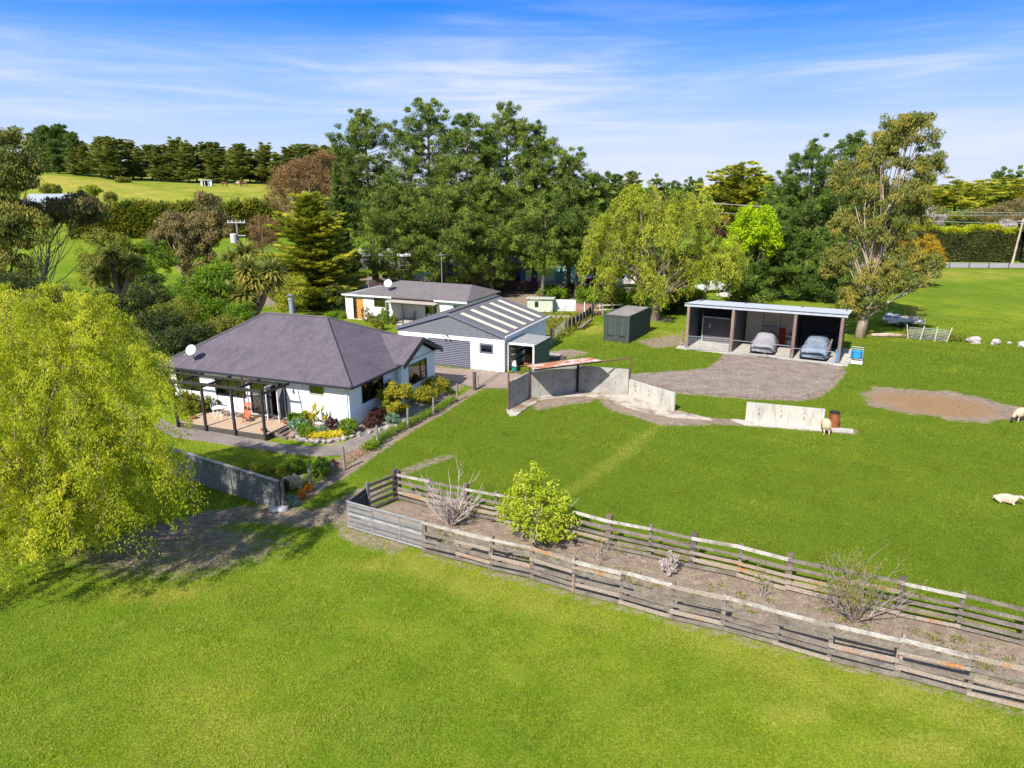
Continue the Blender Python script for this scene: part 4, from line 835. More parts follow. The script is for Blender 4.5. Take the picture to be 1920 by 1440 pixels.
# mesh gate at the near left corner
ga, gb = at(653,990), at(795,1032); g = thing('mesh_gate','silver pipe and wire mesh gate at the near left corner of the narrow pen','gate',ga,0); d = gb-ga
A = lambda t, z: d*t+Vector((0,0,z))
MB().tube([A(0,.08),A(0,1.24),A(1,1.24),A(1,.08),A(0,.08)],.03,8).build('frame', PIPE, g); MB().tube([A(0,.66),A(1,.66)],.022,6).tube([A(.34,.08),A(.34,1.24)],.022,6).tube([A(.7,.08),A(.7,1.24)],.022,6).build('bar', PIPE, g)
m = MB(); n = 34; hh = 1.16; q = hh/d.length
for i in range(-int(n*q),n):
    t0, t1 = i/n, i/n+q
    for s_ in (0,1):
        a_, b_ = max(t0,0), min(t1,1)
        if b_ <= a_: continue
        za, zb = .08+(a_-t0)/q*hh, .08+(b_-t0)/q*hh
        if s_: za, zb = 1.32-za, 1.32-zb
        m.tube([A(a_,za),A(b_,zb)],.0035,3,False)
m.build('wire_mesh', GALV, g)
m = MB(); nrm = Vector((-d.y,d.x,0)).normalized()*.06
for z in (.2,.42,.64,.88,1.1): MB().bar(A(0.01,z)+nrm,A(.99,z+.02)+nrm,.03,.13).build('slat', random.choice((WOOD,WOOD_W,WOOD)), g)

# --- timber garden wall under the near willow
RA, RB = at(322,888), at(527,957); rw = thing('timber_garden_wall','grey horizontal-board garden wall running from under the near willow','wall',RB,0); d = RA-RB; d.z = 0
for k in range(9):
    nn_ = Vector((d.y,-d.x,0)).normalized(); nn_ = nn_ if nn_.y < 0 else -nn_; za, zb = .02+k*.148, .02+k*.148+.155; m = MB().add([nn_*.055+Vector((0,0,za)),d+nn_*.055+Vector((0,0,za)),d+nn_*.005+Vector((0,0,zb)),nn_*.005+Vector((0,0,zb)),nn_*-.02+Vector((0,0,za)),d+nn_*-.02+Vector((0,0,za)),d+nn_*-.02+Vector((0,0,zb)),nn_*-.02+Vector((0,0,zb))],[(0,1,2,3),(5,4,7,6),(1,0,4,5),(3,2,6,7),(0,3,7,4),(2,1,5,6)]); m.build('board', random.choice((WOOD_G,WOOD_G,mat('grey_green_board',(0.19,0.195,0.185),(0.14,0.147,0.142),rough=.9,var=.2,stretch=(.5,.5,4)))), rw)
MB().bar(Vector((-.0,-.02,1.42)),d+Vector((0,-.02,1.42)),.16,.045).build('capping', WOOD_W, rw)
for t in (-.012,.25,.5,.75,1.0):
    MB().obox(d*t+Vector((.05,.1,.7)),(.12,.12,1.48),rz=math.degrees(math.atan2(d.y,d.x))).build('post', WOOD, rw)

# --- post and wire fence along the garden
PF = [(at(584,916),1.25),(at(646,881),1.28),(at(708,836),1.2),(at(765,803),1.25),(at(813,779),1.18),(at(857,752),1.22)]
wf = thing('garden_wire_fence','line of short grey posts strung with wire along the garden edge','fence',PF[0][0],0); O = PF[0][0]
for p, h in PF: o = MB().tube([(0,0,-.1),(random.uniform(-.03,.03),0,h)],[.075,.07],8).build('post', POSTW, wf); o.location = p-O
for z in (.3,.65,1.0): MB().tube([(p-O)+Vector((0,-.08,z)) for p, h in PF]+[at(890,731)-O+Vector((0,-.08,z))],.0025,4).build('wire', mat('dull_wire',(.2,.19,.18),bump=0), wf)
gp = thing('gate_post','thick round dark gate post where the garden fence meets the driveway','post',at(890,731),0); MB().tube([(0,0,-.1),(0,0,1.3)],[.13,.12],10).build('post', WOOD_D, gp); MB().tube([(0.13,0,.95),(.2,0,.95)],.02,6).tube([(0.13,0,.3),(.2,0,.3)],.02,6).build('hinge', PIPE, gp)
pipe_gate('arched pipe gate with thin uprights at the driveway, right of the thick gate post', at(897,727), at(938,699), .12, 1.25, (.36,.72))
# ---------------------------------------------------------------- plants
def XP(px, y, z=8.0): return (px-960)/FPX*(y*math.cos(PITCH)-(z-CAM_H)*math.sin(PITCH))
def ZP(py, y): return CAM_H + y*math.tan(math.atan((720-py)/FPX)-PITCH)
def EL(px, py, y, rx, rz, ry=None):
    """ellipsoid centred in photo column px / row py at distance y, radii given in photo pixels"""
    z = ZP(py, y); k = y/FPX; return (XP(px, y, z), y, z, rx*k, (ry if ry is not None else rx)*k, rz*k)
def unit(v): return v/np.maximum(np.linalg.norm(v, axis=1, keepdims=True), 1e-6)
def rdir(n, r): return unit(r.normal(size=(n, 3)))
SUNV = -np.array(LDIR)
DLAST = [None]
def leaves(P, A, W, r):
    """rhombic leaves: centre P, half length vector A, half width W"""
    D = DLAST[0]; DLAST[0] = None
    if D is not None and len(D) == len(P): N = D*1.0+SUNV*0.30+np.array([0, 0, 0.35])+0.6*rdir(len(P), r)      # blades face outwards and up
    else: N = SUNV*0.75+np.array([0, 0, 0.45])+0.85*rdir(len(P), r)
    B = unit(np.cross(A, N))*np.asarray(W).reshape(-1, 1)
    V = np.stack([P-A, P+B-A*0.1, P+A, P-B-A*0.1], 1).reshape(-1, 3); F = np.arange(len(P)*4).reshape(-1, 4); return V, F
def crown(name, P, A, W, lv, m, parent, r):
    V, F = leaves(P, A, W, r); me = fast_mesh(name, V, F, m, [('lv', 'FACE', np.clip(lv, 0, 1))]); o = bpy.data.objects.new(name, me); return link(o, parent)
def clump_leaves(C, CR, n, ln, wd, kind, r, flat=0.8, axis=None, lvj=0.22, shell=0.5):
    """fill clumps (centres C, radii CR) with n leaves each"""
    K = len(C); d = rdir(K*n, r); c = np.repeat(C, n, 0); cr = np.repeat(CR, n).reshape(-1, 1)
    rad = (shell+(1-shell)*r.random((K*n, 1)))*r.random((K*n, 1))**0.12
    P = c + d*rad*cr*np.array([1, 1, flat]); lb = np.repeat(r.random(K), n)
    if kind == 'needle': A = unit(d*0.7 + np.array([0, 0, 0.5]) + 0.6*rdir(K*n, r))
    elif kind == 'hang': A = unit(np.array([0, 0, -1.0]) + 0.75*rdir(K*n, r))
    elif kind == 'spray':
        ax = np.repeat(axis, n, 0); A = unit(ax + 0.55*rdir(K*n, r)*np.array([1, 1, 0.35]) + np.array([0, 0, 0.18]))
    else: A = rdir(K*n, r)
    A = A*(ln*(0.7+0.6*r.random((K*n, 1)))); W = wd*(0.7+0.6*r.random(K*n))
    DLAST[0] = d
    lv = 0.5+(lb-0.5)*0.55+(r.random(K*n)-0.5)*2*lvj
    return P, A, W, lv
def in_ell(E, n, r, shell=0.35, zlow=-1.0):
    out = []
    vol = np.array([e[3]*e[4]*e[5] for e in E])**0.75; k = np.maximum(1, (n*vol/vol.sum()).astype(int))
    for e, q in zip(E, k):
        d = rdir(q*3, r); d = d[d[:, 2] > zlow][:q]; u = (shell+(1-shell)*r.random((len(d), 1)))**0.6
        out.append(np.array(e[:3]) + d*u*np.array(e[3:6]))
    return np.concatenate(out)
def curve(a, b, r, sag=0.12, n=5):
    a, b = np.array(a, float), np.array(b, float); L_ = np.linalg.norm(b-a); o = r.normal(size=3)*sag*L_; o[2] = abs(o[2])*-0.6
    return [tuple(a + (b-a)*t + o*4*t*(1-t)*0.5) for t in np.linspace(0, 1, n)]
def envelope_tree(name, label, cat, base, E, m, bark, seed, nclump=150, cr=(0.6, 1.0), nleaf=90, ln=0.16, wd=0.05, kind='leaf', flat=0.8, limbs=14, tr=0.25, split=0.35, group=None, lean=(0, 0), shell=0.35, csh=0.5, lvj=0.22, zlow=-1.0, trunk=True, part='crown', limb_r=0.35, forks=1, path=None):
    """tree whose crown fills the given ellipsoids (world coordinates); limbs reach from the trunk to the clumps"""
    r = np.random.default_rng(seed); b = np.array([base[0], base[1], float(hgt(base[0], base[1])) if len(base) < 3 else base[2]])
    t = thing(name, label, cat, tuple(b), 0, group); C = in_ell(E, nclump, r, shell, zlow); CR = cr[0]+(cr[1]-cr[0])*r.random(len(C))
    big = max(E, key=lambda e: e[3]*e[4]*e[5]); ctr = np.array(big[:3]); top = max(big[2]+big[5]*0.45, b[2]+0.4)
    if trunk:
        mb = MB()
        for f in range(forks):
            hi = np.array([ctr[0]*0.75+b[0]*0.25+lean[0]+(r.normal()*1.2 if f else 0), ctr[1]*0.75+b[1]*0.25+lean[1]+(r.normal()*1.0 if f else 0), top])
            b0 = b+np.array([0, 0, -0.2])+(np.array([r.normal()*tr*1.2, r.normal()*tr, 0]) if f else 0)
            if path is not None:
                pw = np.array([b0]+list(path)); T = [np.array([np.interp(s, np.linspace(0, 1, len(pw)), pw[:, k]) for k in range(3)])+(r.normal(size=3)*np.array([.5, .5, 0])*f*s) for s in np.linspace(0, 1, 8)]
            else: T = [b0 + (hi-b0)*s + np.array([r.normal(), r.normal(), 0])*0.25*(tr/0.25)**0.5*(0 < s < 1) for s in np.linspace(0, 1, 8)]
            T0 = np.array(T); mb.tube([tuple(p-b) for p in T], [tr*q*(0.75 if f else 1) for q in (1.5, 1.05, 0.92, 0.8, 0.66, 0.5, 0.3, 0.12)], 9)
            sel = r.permutation(len(C))[:limbs//forks]
            for i in sel:
                c = C[i]; zz = b[2] + (c[2]-b[2])*(split+0.35*r.random()); k = np.clip(np.interp(zz, T0[:, 2], np.arange(8)), 0.5, 6.9); k0 = int(k); st = T0[k0]+(T0[min(k0+1, 7)]-T0[k0])*(k-k0)
                rr = tr*limb_r*(1-0.6*k/8); mb.tube([tuple(np.array(p)-b) for p in curve(st, c, r)], [rr, rr*0.8, rr*0.6, rr*0.4, rr*0.15], 6)
                for _ in range(2):
                    j = r.integers(len(C))
                    if np.linalg.norm(C[j]-c) < 3.2*cr[1]: mb.tube([tuple(np.array(p)-b) for p in curve(st+(c-st)*0.6, C[j], r, n=4)], [rr*0.5, rr*0.35, rr*0.25, rr*0.1], 5)
        mb.build('trunk', bark, t, smooth=True)
    P, A, W, lv = clump_leaves(C, CR, nleaf, ln, wd, kind, r, flat, None, lvj, csh)
    crown(part, P-b, A, W, lv, m, t, r); return t
def pine(label, base, H, Rm, seed, z0=0.25, m=None, levels=17, dens=1.0, lean=(0, 0), group=None, prof=None, up=0.16, nleaf=88, ln=0.22, wd=0.042, cl=1.02, name='pine_tree'):
    r = np.random.default_rng(seed); bz = float(hgt(base[0], base[1])); b = np.array([base[0], base[1], bz]); t = thing(name, label, 'tree', tuple(b), 0, group)
    T = [np.array([lean[0]*s**1.5 + 0.25*math.sin(3*s+seed), lean[1]*s**1.5+0.25*math.cos(2.3*s+seed), H*s]) for s in np.linspace(0, 1, 9)]; T0 = np.array(T); mb = MB(); tr = 0.019*H
    mb.tube([tuple(p) for p in T], [tr*(1.35 if i == 0 else 1)*(1-0.9*i/8.5) for i in range(9)], 9)
    prof = prof or (lambda s: min(1, 0.45+1.6*s)*(1-s)**0.60*(0.74+0.26*abs(math.sin(7.5*s+seed)))*1.12+0.09)
    C = []; CR = []
    for i in range(levels):
        s = z0+(1-z0)*((i+0.3*r.random())/levels)**0.92; st = np.array([np.interp(s, np.linspace(0, 1, 9), T0[:, k]) for k in range(3)]); q = (s-z0)/(1-z0)
        nb = max(3, int((3.4+1.6*r.random())*dens)); ph = r.random()*6.28
        for k in range(nb):
            a = ph+6.283*k/nb+r.normal()*0.25; L_ = Rm*prof(q)*(0.5+0.68*r.random()); e = up*(0.3+0.9*r.random())+0.5*q**2
            en = st+np.array([math.cos(a)*L_*math.cos(e), math.sin(a)*L_*math.cos(e), L_*math.sin(e)+0.10*L_])
            pts = [st+(en-st)*u+np.array([0, 0, -0.35*L_*u*(1-u)*(1-q)]) for u in (0, .33, .66, 1)]; rr = tr*0.24*(1-0.75*q)
            mb.tube([tuple(p) for p in pts], [rr, rr*.75, rr*.5, rr*.15], 5, False)
            nc = max(2, int(L_/0.68))
            for u in np.linspace(0.46, 1.04, nc):
                c = st+(en-st)*u+np.array([0, 0, -0.35*L_*u*(1-u)*(1-q)]); sd = np.array([-math.sin(a), math.cos(a), 0])
                for w_ in ((0,) if u > 0.9 or L_ < 1.5 else (-1, 1) if r.random() < 0.75 else (-1, 0, 1)):
                    C.append(c+sd*w_*(0.28*L_*(1.1-u)+0.35)*(0.6+0.8*r.random())+r.normal(size=3)*0.36+np.array([0, 0, 0.2])); CR.append(cl*(0.5+0.75*r.random())*(0.8 if u > 0.9 else 1)*(1-0.25*q))
            if r.random() < 0.4: C.append(st+(en-st)*1.03+np.array([0, 0, 0.45])+r.normal(size=3)*.12); CR.append(cl*.5)      # upturned shoot
    C.append(T0[-1]+np.array([0, 0, -0.25])); CR.append(0.5); C.append(T0[-1]+np.array([0, 0, -0.8])); CR.append(0.6)
    mb.build('trunk', BARK, t, smooth=True)
    P, A, W, lv = clump_leaves(np.array(C), np.array(CR), nleaf, ln, wd, 'needle', r, 0.66, None, 0.22, 0.45)
    crown('crown', P, A, W, lv, m, t, r); return t
def cypress(label, base, H, Rm, seed, m, z0=0.04, levels=20, group=None, flatt=0.22, prof=None, nleaf=70, ln=0.26, wd=0.06, up=0.12, sz=0.8, name='cypress_tree', lean=(0, 0), base_z=None, bmin=4, bark=None):
    """conifer of layered flat sprays"""
    r = np.random.default_rng(seed); bz = float(hgt(base[0], base[1])) if base_z is None else base_z; b = np.array([base[0], base[1], bz]); t = thing(name, label, 'tree', tuple(b), 0, group); mb = MB(); tr = 0.02*H+0.05
    mb.tube([(lean[0]*s, lean[1]*s, H*s*0.97) for s in (0, .3, .6, 1)], [tr*1.2, tr*.8, tr*.5, tr*.1], 8); prof = prof or (lambda q: (1-q)**0.75+0.08)
    C = []; CR = []; AX = []
    for i in range(levels):
        s = z0+(1-z0)*(i+r.random()*0.6)/levels; q = (s-z0)/(1-z0); st = np.array([lean[0]*s, lean[1]*s, H*s]); nb = int(bmin+3*r.random()); ph = r.random()*6.28
        for k in range(nb):
            a = ph+6.283*k/nb+r.normal()*0.3; L_ = Rm*prof(q)*(0.7+0.45*r.random()); e = up*(0.4+1.2*r.random())+0.6*q**2; dv = np.array([math.cos(a)*math.cos(e), math.sin(a)*math.cos(e), math.sin(e)]); en = st+dv*L_
            mb.tube([tuple(st), tuple(st+dv*L_*.5+np.array([0, 0, -.05*L_])), tuple(en)], [tr*.3*(1-.7*q), tr*.2*(1-.7*q), .015], 5, False)
            for u in np.arange(0.30, 1.05, max(0.12, 0.75*sz/max(L_, 0.5))):
                sd = np.array([-math.sin(a), math.cos(a), 0])
                for w_ in (-1, 1) if u < 0.85 else (0,):
                    C.append(st+dv*L_*u+sd*w_*(0.22*L_*(1.15-u)+0.15)*(0.5+r.random())+np.array([0, 0, 0.10*L_*u*u])+r.normal(size=3)*0.1); CR.append(sz*(0.6+0.6*r.random())*(1-0.45*q)); AX.append(unit((dv+sd*w_*0.6)[None])[0])
    C.append(np.array([lean[0], lean[1], H*.98])); CR.append(0.3*sz); AX.append(np.array([0, 0, 1.0]))
    mb.build('trunk', bark or BARK, t, smooth=True)
    P, A, W, lv = clump_leaves(np.array(C), np.array(CR), nleaf, ln, wd, 'spray', r, flatt, np.array(AX), 0.2, 0.2)
    crown('crown', P, A, W, lv, m, t, r); return t
def layered_tree(label, base, E, seed, m, nclump, cr, nleaf, ln, wd, group=None, flatt=0.2, tr=0.5, limbs=16, name='cypress_tree', bare=0.3):
    """wide conifer: flat outward sprays spread through the ellipsoids"""
    r = np.random.default_rng(seed); b = np.array([base[0], base[1], float(hgt(*base))]); t = thing(name, label, 'tree', tuple(b), 0, group); C = in_ell(E, nclump, r, 0.25); CR = cr[0]+(cr[1]-cr[0])*r.random(len(C))
    ax = unit((C-np.array([b[0], b[1], 0]))*np.array([1, 1, 0])+r.normal(size=C.shape)*0.5*np.array([1, 1, 0.2])+np.array([0, 0, 0.35])); top = max(e[2]+e[5]*0.8 for e in E); mb = MB()
    mb.tube([(0, 0, -.2), (0, 0, (top-b[2])*.5), (.1, 0, top-b[2])], [tr*1.3, tr*.8, .05], 8)
    for i in r.permutation(len(C))[:limbs]:
        c = C[i]-b; z = max(c[2]*bare, .5); mb.tube(curve((0, 0, z), c, r), [tr*.3, tr*.25, tr*.18, tr*.1, .02], 5)
    mb.build('trunk', BARK, t, smooth=True); P, A, W, lv = clump_leaves(C, CR, nleaf, ln, wd, 'spray', r, flatt, ax, 0.22, 0.1); crown('crown', P-b, A, W, lv, m, t, r); return t
def willow(label, base, E, seed, m, nstr, nl, ln, wd, curl=0.25, sl=(2.0, 4.5), tr=0.35, limbs=26, zmin=0.7, spread=0.12, group=None, name='willow_tree', top_share=0.6, tuft=9):
    """weeping crown: strands start over the dome E and hang down"""
    r = np.random.default_rng(seed); b = np.array([base[0], base[1], float(hgt(*base))]); t = thing(name, label, 'tree', tuple(b), 0, group)
    vol = np.array([e[3]*e[4] for e in E]); ch = r.choice(len(E), nstr, p=vol/vol.sum()); Ea = np.array(E); d = rdir(nstr, r); d[:, 2] = np.abs(d[:, 2])*1.1-0.25; d = unit(d)
    u = np.where(r.random(nstr) < top_share, 0.85+0.2*r.random(nstr), 0.35+0.6*r.random(nstr)).reshape(-1, 1)
    g = max(1, int(tuft)); ld = (np.arange(nstr)//g)*g; ch = ch[ld]; d = unit(d[ld]+0.10*rdir(nstr, r)); u = u[ld]+0.05*r.normal(size=(nstr, 1)); stick = 1+0.34*(r.random(nstr) < .35)[ld].reshape(-1, 1)*r.random((nstr, 1))
    S = Ea[ch, :3]+d*u*stick*Ea[ch, 3:6]; out = unit(d*np.array([1, 1, 0.0])+1e-4)
    L_ = (sl[0]+(sl[1]-sl[0])*r.random(nstr)[ld])*(0.7+0.5*r.random(nstr)); L_ = np.minimum(L_, np.maximum(S[:, 2]-b[2]-zmin-0.6*r.random(nstr), 0.4))
    tt = (np.arange(nl)+0.5)/nl; tt = tt[None, :, None]; ph = (r.random((nstr, 3))*6.28)[ld]+0.5*r.random((nstr, 3)); fr = (3.0+5*r.random((nstr, 1, 1)))[ld]
    arch = np.minimum(tt*1.6, 1.0); Lr = L_[:, None, None]
    pos = S[:, None, :] + out[:, None, :]*(spread*Lr*np.sin(tt*2.2)+0.35*arch) + np.array([0, 0, 1.0])*(0.30*np.sin(np.minimum(tt*5, 3.14)) - Lr*tt**1.15)
    wob = np.stack([np.sin(fr[..., 0]*tt[..., 0]*2+ph[:, 0:1]), np.sin(fr[..., 0]*1.3*tt[..., 0]*2+ph[:, 1:2]), np.zeros((nstr, nl))], -1); pos = pos+wob*curl*(0.3+tt)
    P = pos.reshape(-1, 3)+r.normal(size=(nstr*nl, 3))*0.05; keep = P[:, 2] > b[2]+0.25; A = unit(np.array([0, 0, -0.9])+0.8*rdir(len(P), r))*ln*(0.6+0.8*r.random((len(P), 1))); W = wd*(0.7+0.6*r.random(len(P)))
    lv = np.repeat((0.15+0.6*r.random(nstr))[ld], nl)+0.25*(r.random(nstr*nl)-0.5)
    mb = MB(); ctr = Ea[:, :3].mean(0); fork = b+(ctr-b)*np.array([0.25, 0.25, 0.3]); mb.tube([tuple(np.array([0, 0, -.2])), tuple((fork-b)*0.5+np.array([.05, .1, 0])), tuple(fork-b)], [tr*1.3, tr, tr*.85], 10)
    for i in r.permutation(nstr)[:limbs]:
        c = S[i]; mb.tube([tuple(np.array(p)-b) for p in curve(fork, c, r, 0.18, 6)], [tr*.45, tr*.36, tr*.27, tr*.18, tr*.1, .012], 6)
    for i in r.permutation(nstr)[:min(nstr, 420)]:
        q = pos[i, ::max(1, nl//6)]; q = q[q[:, 2] > b[2]+0.4]
        if len(q) > 2: mb.tube([tuple(p-b) for p in q], 0.011 if ln < .09 else .025, 3, False)
    mb.build('trunk', mat('willow_bark', (0.27,0.20,0.145), (0.15,0.11,0.085), rough=1, scale=2, var=.25, bump=.4), t, smooth=True)
    crown('crown', (P-b)[keep], A[keep], W[keep], lv[keep], m, t, r); return t
def shrub(name, label, x, y, h, rad, m, seed, n=1400, ln=0.05, wd=0.018, kind='leaf', cat='shrub', group=None, ncl=18, z0=None, flat=1.0, stems=5, part='foliage', csh=0.4):
    z = float(hgt(x, y)) if z0 is None else z0; E = [(x, y, z+h*0.55, rad, rad, h*0.48)]
    return envelope_tree(name, label, cat, (x, y, z), E, m, TWIG, seed, ncl*2, (rad*0.25, rad*0.42), max(8, n//ncl), ln, wd, kind, flat, stems, max(0.012, rad*0.03), 0.1, group, shell=0.45, csh=csh, part=part)
def cabbage(label, base, heads, seed, m, group='cabbage trees', ln=0.8, n=420):
    r = np.random.default_rng(seed); b = np.array([base[0], base[1], float(hgt(*base))]); t = thing('cabbage_tree', label, 'tree', tuple(b), 0, group); mb = MB(); hs = np.array(heads)
    low = hs[:, 2].min()
    for h in hs: 
        f = np.array([0, 0, max(0.5, 0.45*(low-b[2]))]); e = h-b; mb.tube([(0, 0, -.1), tuple(f), tuple(f*.5+e*.5+np.array([0, 0, -.3])), tuple(e)], [.36, .34, .28, .18], 8)
    mb.build('trunk', mat('cabbage_trunk', (0.31,0.21,0.145), (0.20,0.14,0.10), var=.25), t, smooth=True)
    for h in hs:
        d = rdir(n, r); d[:, 2] = d[:, 2]*0.9+0.12; d = unit(d); l2 = ln*(0.8+0.4*r.random((n, 1))); P0 = (h-b); mid_ = P0+d*l2; en = mid_+unit(d+np.array([0, 0, -0.55]))*l2*0.9; sd = unit(np.cross(d, np.array([0, 0, 1.0])+1e-3))*0.09
        V = np.stack([P0+d*0.05-sd*.6, P0+d*0.05+sd*.6, mid_+sd, mid_-sd], 1).reshape(-1, 3); V2 = np.stack([mid_-sd, mid_+sd, en+sd*.15, en-sd*.15], 1).reshape(-1, 3)
        VV = np.concatenate([V, V2]); FF = np.arange(len(VV)).reshape(-1, 4); lv = np.clip(0.55+d[:, 2]*0.35+r.normal(size=n)*0.16, 0, 1); lv = np.concatenate([lv, lv*0.95])
        me = fast_mesh('leaf_head', VV, FF, m, [('lv', 'FACE', lv)]); link(bpy.data.objects.new('leaf_head', me), t)
    return t
def bare_shrub(label, x, y, h, seed, m=TWIG, nmain=11, spread=0.5, lean=0, group=None, thick=0.03, sub=4, name='bare_shrub', z=None):
    r = np.random.default_rng(seed); z = float(hgt(x, y)) if z is None else z; t = thing(name, label, 'shrub', (x, y, z), 0, group); mb = MB(); tips = []
    def grow(p, d, L_, rad, lev):
        q = [p]; n = 4
        for i in range(n):
            d = unit((d+0.22*rdir(1, r)[0]+np.array([0, 0, 0.08]))[None])[0]; q.append(q[-1]+d*L_/n)
        mb.tube([tuple(v) for v in q], [rad, rad*.85, rad*.65, rad*.45, rad*.2], 5, False)
        if lev == 0: tips.append(q[-1]); return
        for _ in range(sub): i = r.integers(1, 5); grow(q[i], unit((d+0.75*rdir(1, r)[0])[None])[0], L_*(0.35+0.25*r.random()), rad*0.5, lev-1)
        tips.append(q[-1])
    for k in range(nmain):
        a = 6.283*k/nmain+r.random(); s = spread*(0.3+0.9*r.random()); grow(np.array([.06*math.cos(a), .06*math.sin(a), 0]), unit(np.array([[math.cos(a)*s, math.sin(a)*s, 1.0]]))[0], h*(0.55+0.4*r.random()), thick*(0.7+.5*r.random()), 2 if k % 2 == 0 else 1)
    mb.build('branches', m, t); return t, np.array(tips)
# leaf colours (many raised above real leaves to brighten crowns and highlights)
L_PINE = leaf_mat('pine_needles', (0.036,0.066,0.013), (0.125,0.185,0.025), (0.31,0.36,0.05), 0.28)
L_PINE2 = leaf_mat('dark_pine_needles', (0.030,0.062,0.013), (0.095,0.16,0.022), (0.235,0.30,0.042), 0.28)
L_CYP = leaf_mat('cypress_sprays', (0.085,0.125,0.010), (0.32,0.345,0.022), (0.60,0.51,0.04), 0.34)
L_CYPD = leaf_mat('dark_cypress_sprays', (0.065,0.10,0.022), (0.18,0.22,0.036), (0.36,0.33,0.05), 0.32)
L_WIL = leaf_mat('willow_leaves', (0.22,0.275,0.014), (0.46,0.50,0.020), (0.70,0.66,0.06), 0.5)
L_WIL2 = leaf_mat('far_willow_leaves', (0.17,0.21,0.018), (0.35,0.40,0.024), (0.54,0.52,0.06), 0.42)
L_GUM = leaf_mat('gum_leaves', (0.085,0.11,0.024), (0.215,0.235,0.04), (0.42,0.29,0.05), 0.32, p1=0.55)
L_GUMD = leaf_mat('brown_gum_leaves', (0.09,0.085,0.036), (0.20,0.17,0.06), (0.31,0.215,0.075), 0.3)
L_LIME = leaf_mat('lime_leaves', (0.26,0.40,0.006), (0.44,0.60,0.008), (0.60,0.70,0.014), 0.5)
L_GREEN = leaf_mat('bright_green_leaves', (0.055,0.12,0.006), (0.14,0.25,0.010), (0.27,0.36,0.018), 0.38)
L_OLIVE = leaf_mat('olive_shrub_leaves', (0.075,0.11,0.014), (0.19,0.21,0.02), (0.33,0.30,0.035), 0.35)
L_DARK = leaf_mat('dark_shrub_leaves', (0.018,0.032,0.008), (0.045,0.068,0.012), (0.11,0.125,0.02), 0.25)
L_BROWN = leaf_mat('russet_buds', (0.17,0.095,0.045), (0.26,0.155,0.060), (0.33,0.21,0.075), 0.3)
L_GOLD = leaf_mat('golden_leaves', (0.26,0.175,0.012), (0.42,0.27,0.012), (0.52,0.33,0.02), 0.35)
L_VARI = leaf_mat('variegated_leaves', (0.09,0.13,0.010), (0.29,0.28,0.016), (0.50,0.40,0.030), 0.35)
L_RED = leaf_mat('purple_leaves', (0.028,0.012,0.013), (0.062,0.022,0.020), (0.13,0.045,0.032), 0.25)
L_BLUE = leaf_mat('bluish_leaves', (0.10,0.19,0.12), (0.17,0.28,0.16), (0.26,0.37,0.22), 0.3)
L_BLOS = leaf_mat('pale_blossom', (0.36,0.27,0.25), (0.55,0.46,0.43), (0.70,0.62,0.58), 0.3)
L_CABB = leaf_mat('cabbage_leaves', (0.36,0.235,0.05), (0.33,0.29,0.05), (0.19,0.24,0.055), 0.25, p1=0.45)
L_PEAR = leaf_mat('fresh_green_leaves', (0.26,0.36,0.014), (0.44,0.52,0.024), (0.62,0.64,0.09), 0.45)
L_YEL = leaf_mat('yellow_flowers', (0.40,0.40,0.015), (0.62,0.50,0.012), (0.75,0.55,0.02), 0.2)
L_ORA = leaf_mat('orange_flowers', (0.62,0.16,0.008), (0.75,0.24,0.01), (0.80,0.33,0.02), 0.2)
L_CREAM = leaf_mat('cream_flowers', (0.40,0.36,0.20), (0.62,0.54,0.33), (0.75,0.68,0.45), 0.2)
L_DRY = leaf_mat('dry_cuttings', (0.30,0.18,0.12), (0.42,0.27,0.18), (0.52,0.36,0.24), 0.2)
# --- the near willow on the left
r_ = np.random.default_rng(4); WB = []
for px, py, rx, rz in ((25,600,78,62),(105,585,80,58),(172,640,72,58),(236,685,60,54),(255,735,50,52),(290,815,44,48),(62,700,110,75),(150,735,95,75),(236,780,76,66),(265,850,55,56),(200,860,95,75),(95,840,105,85),(15,870,90,85),(240,905,58,48),(150,945,95,65),(55,965,80,60),(-60,720,105,110),(-70,880,100,100),(300,878,32,36),(110,660,70,60),(20,780,80,70),(20,995,80,44),(110,985,62,42),(-50,990,70,46)):
    for back in (0, 1):
        y = 20.6+r_.random()*2.2+back*(2.6+2.2*r_.random())+1.8*(py < 700)
        if back and (rx < 60 or px > 225): continue
        e = EL(px, py-6*back, y, rx*.82, rz*.8); WB.append((*e[:3], e[3], e[3]*.95, e[5]))
willow('large yellow-green weeping willow at the left edge in front of the farmhouse', (-17.2,25.6), WB, 11, L_WIL, 6200, 44, 0.056, 0.0165, curl=0.26, sl=(0.6,2.6), tr=0.28, limbs=44, zmin=0.7, spread=0.22, top_share=.75, tuft=11)
# --- far willow behind the container
WB = []
for px, py, rx, rz in ((1195,385,42,38),(1150,440,52,44),(1235,425,58,44),(1292,415,56,46),(1340,475,48,42),(1130,478,28,34),(1182,505,56,44),(1262,505,58,48),(1322,490,50,34),(1362,488,24,28),(1212,356,24,18),(1240,545,36,26),(1300,375,36,26),(1175,405,40,30)):
    for back in (0, 1):
        e = EL(px, py, 74.5+r_.random()*2.5+back*3.5, rx*.85, rz*.8); WB.append((*e[:3], e[3], e[3]*.9, e[5]))
willow('yellow-green weeping willow behind the dark green container', (15.4,75.5), WB, 12, L_WIL2, 4000, 20, 0.13, 0.042, curl=0.28, sl=(0.9,3.6), tr=0.40, limbs=50, zmin=1.4, spread=0.2, top_share=.72, tuft=10)
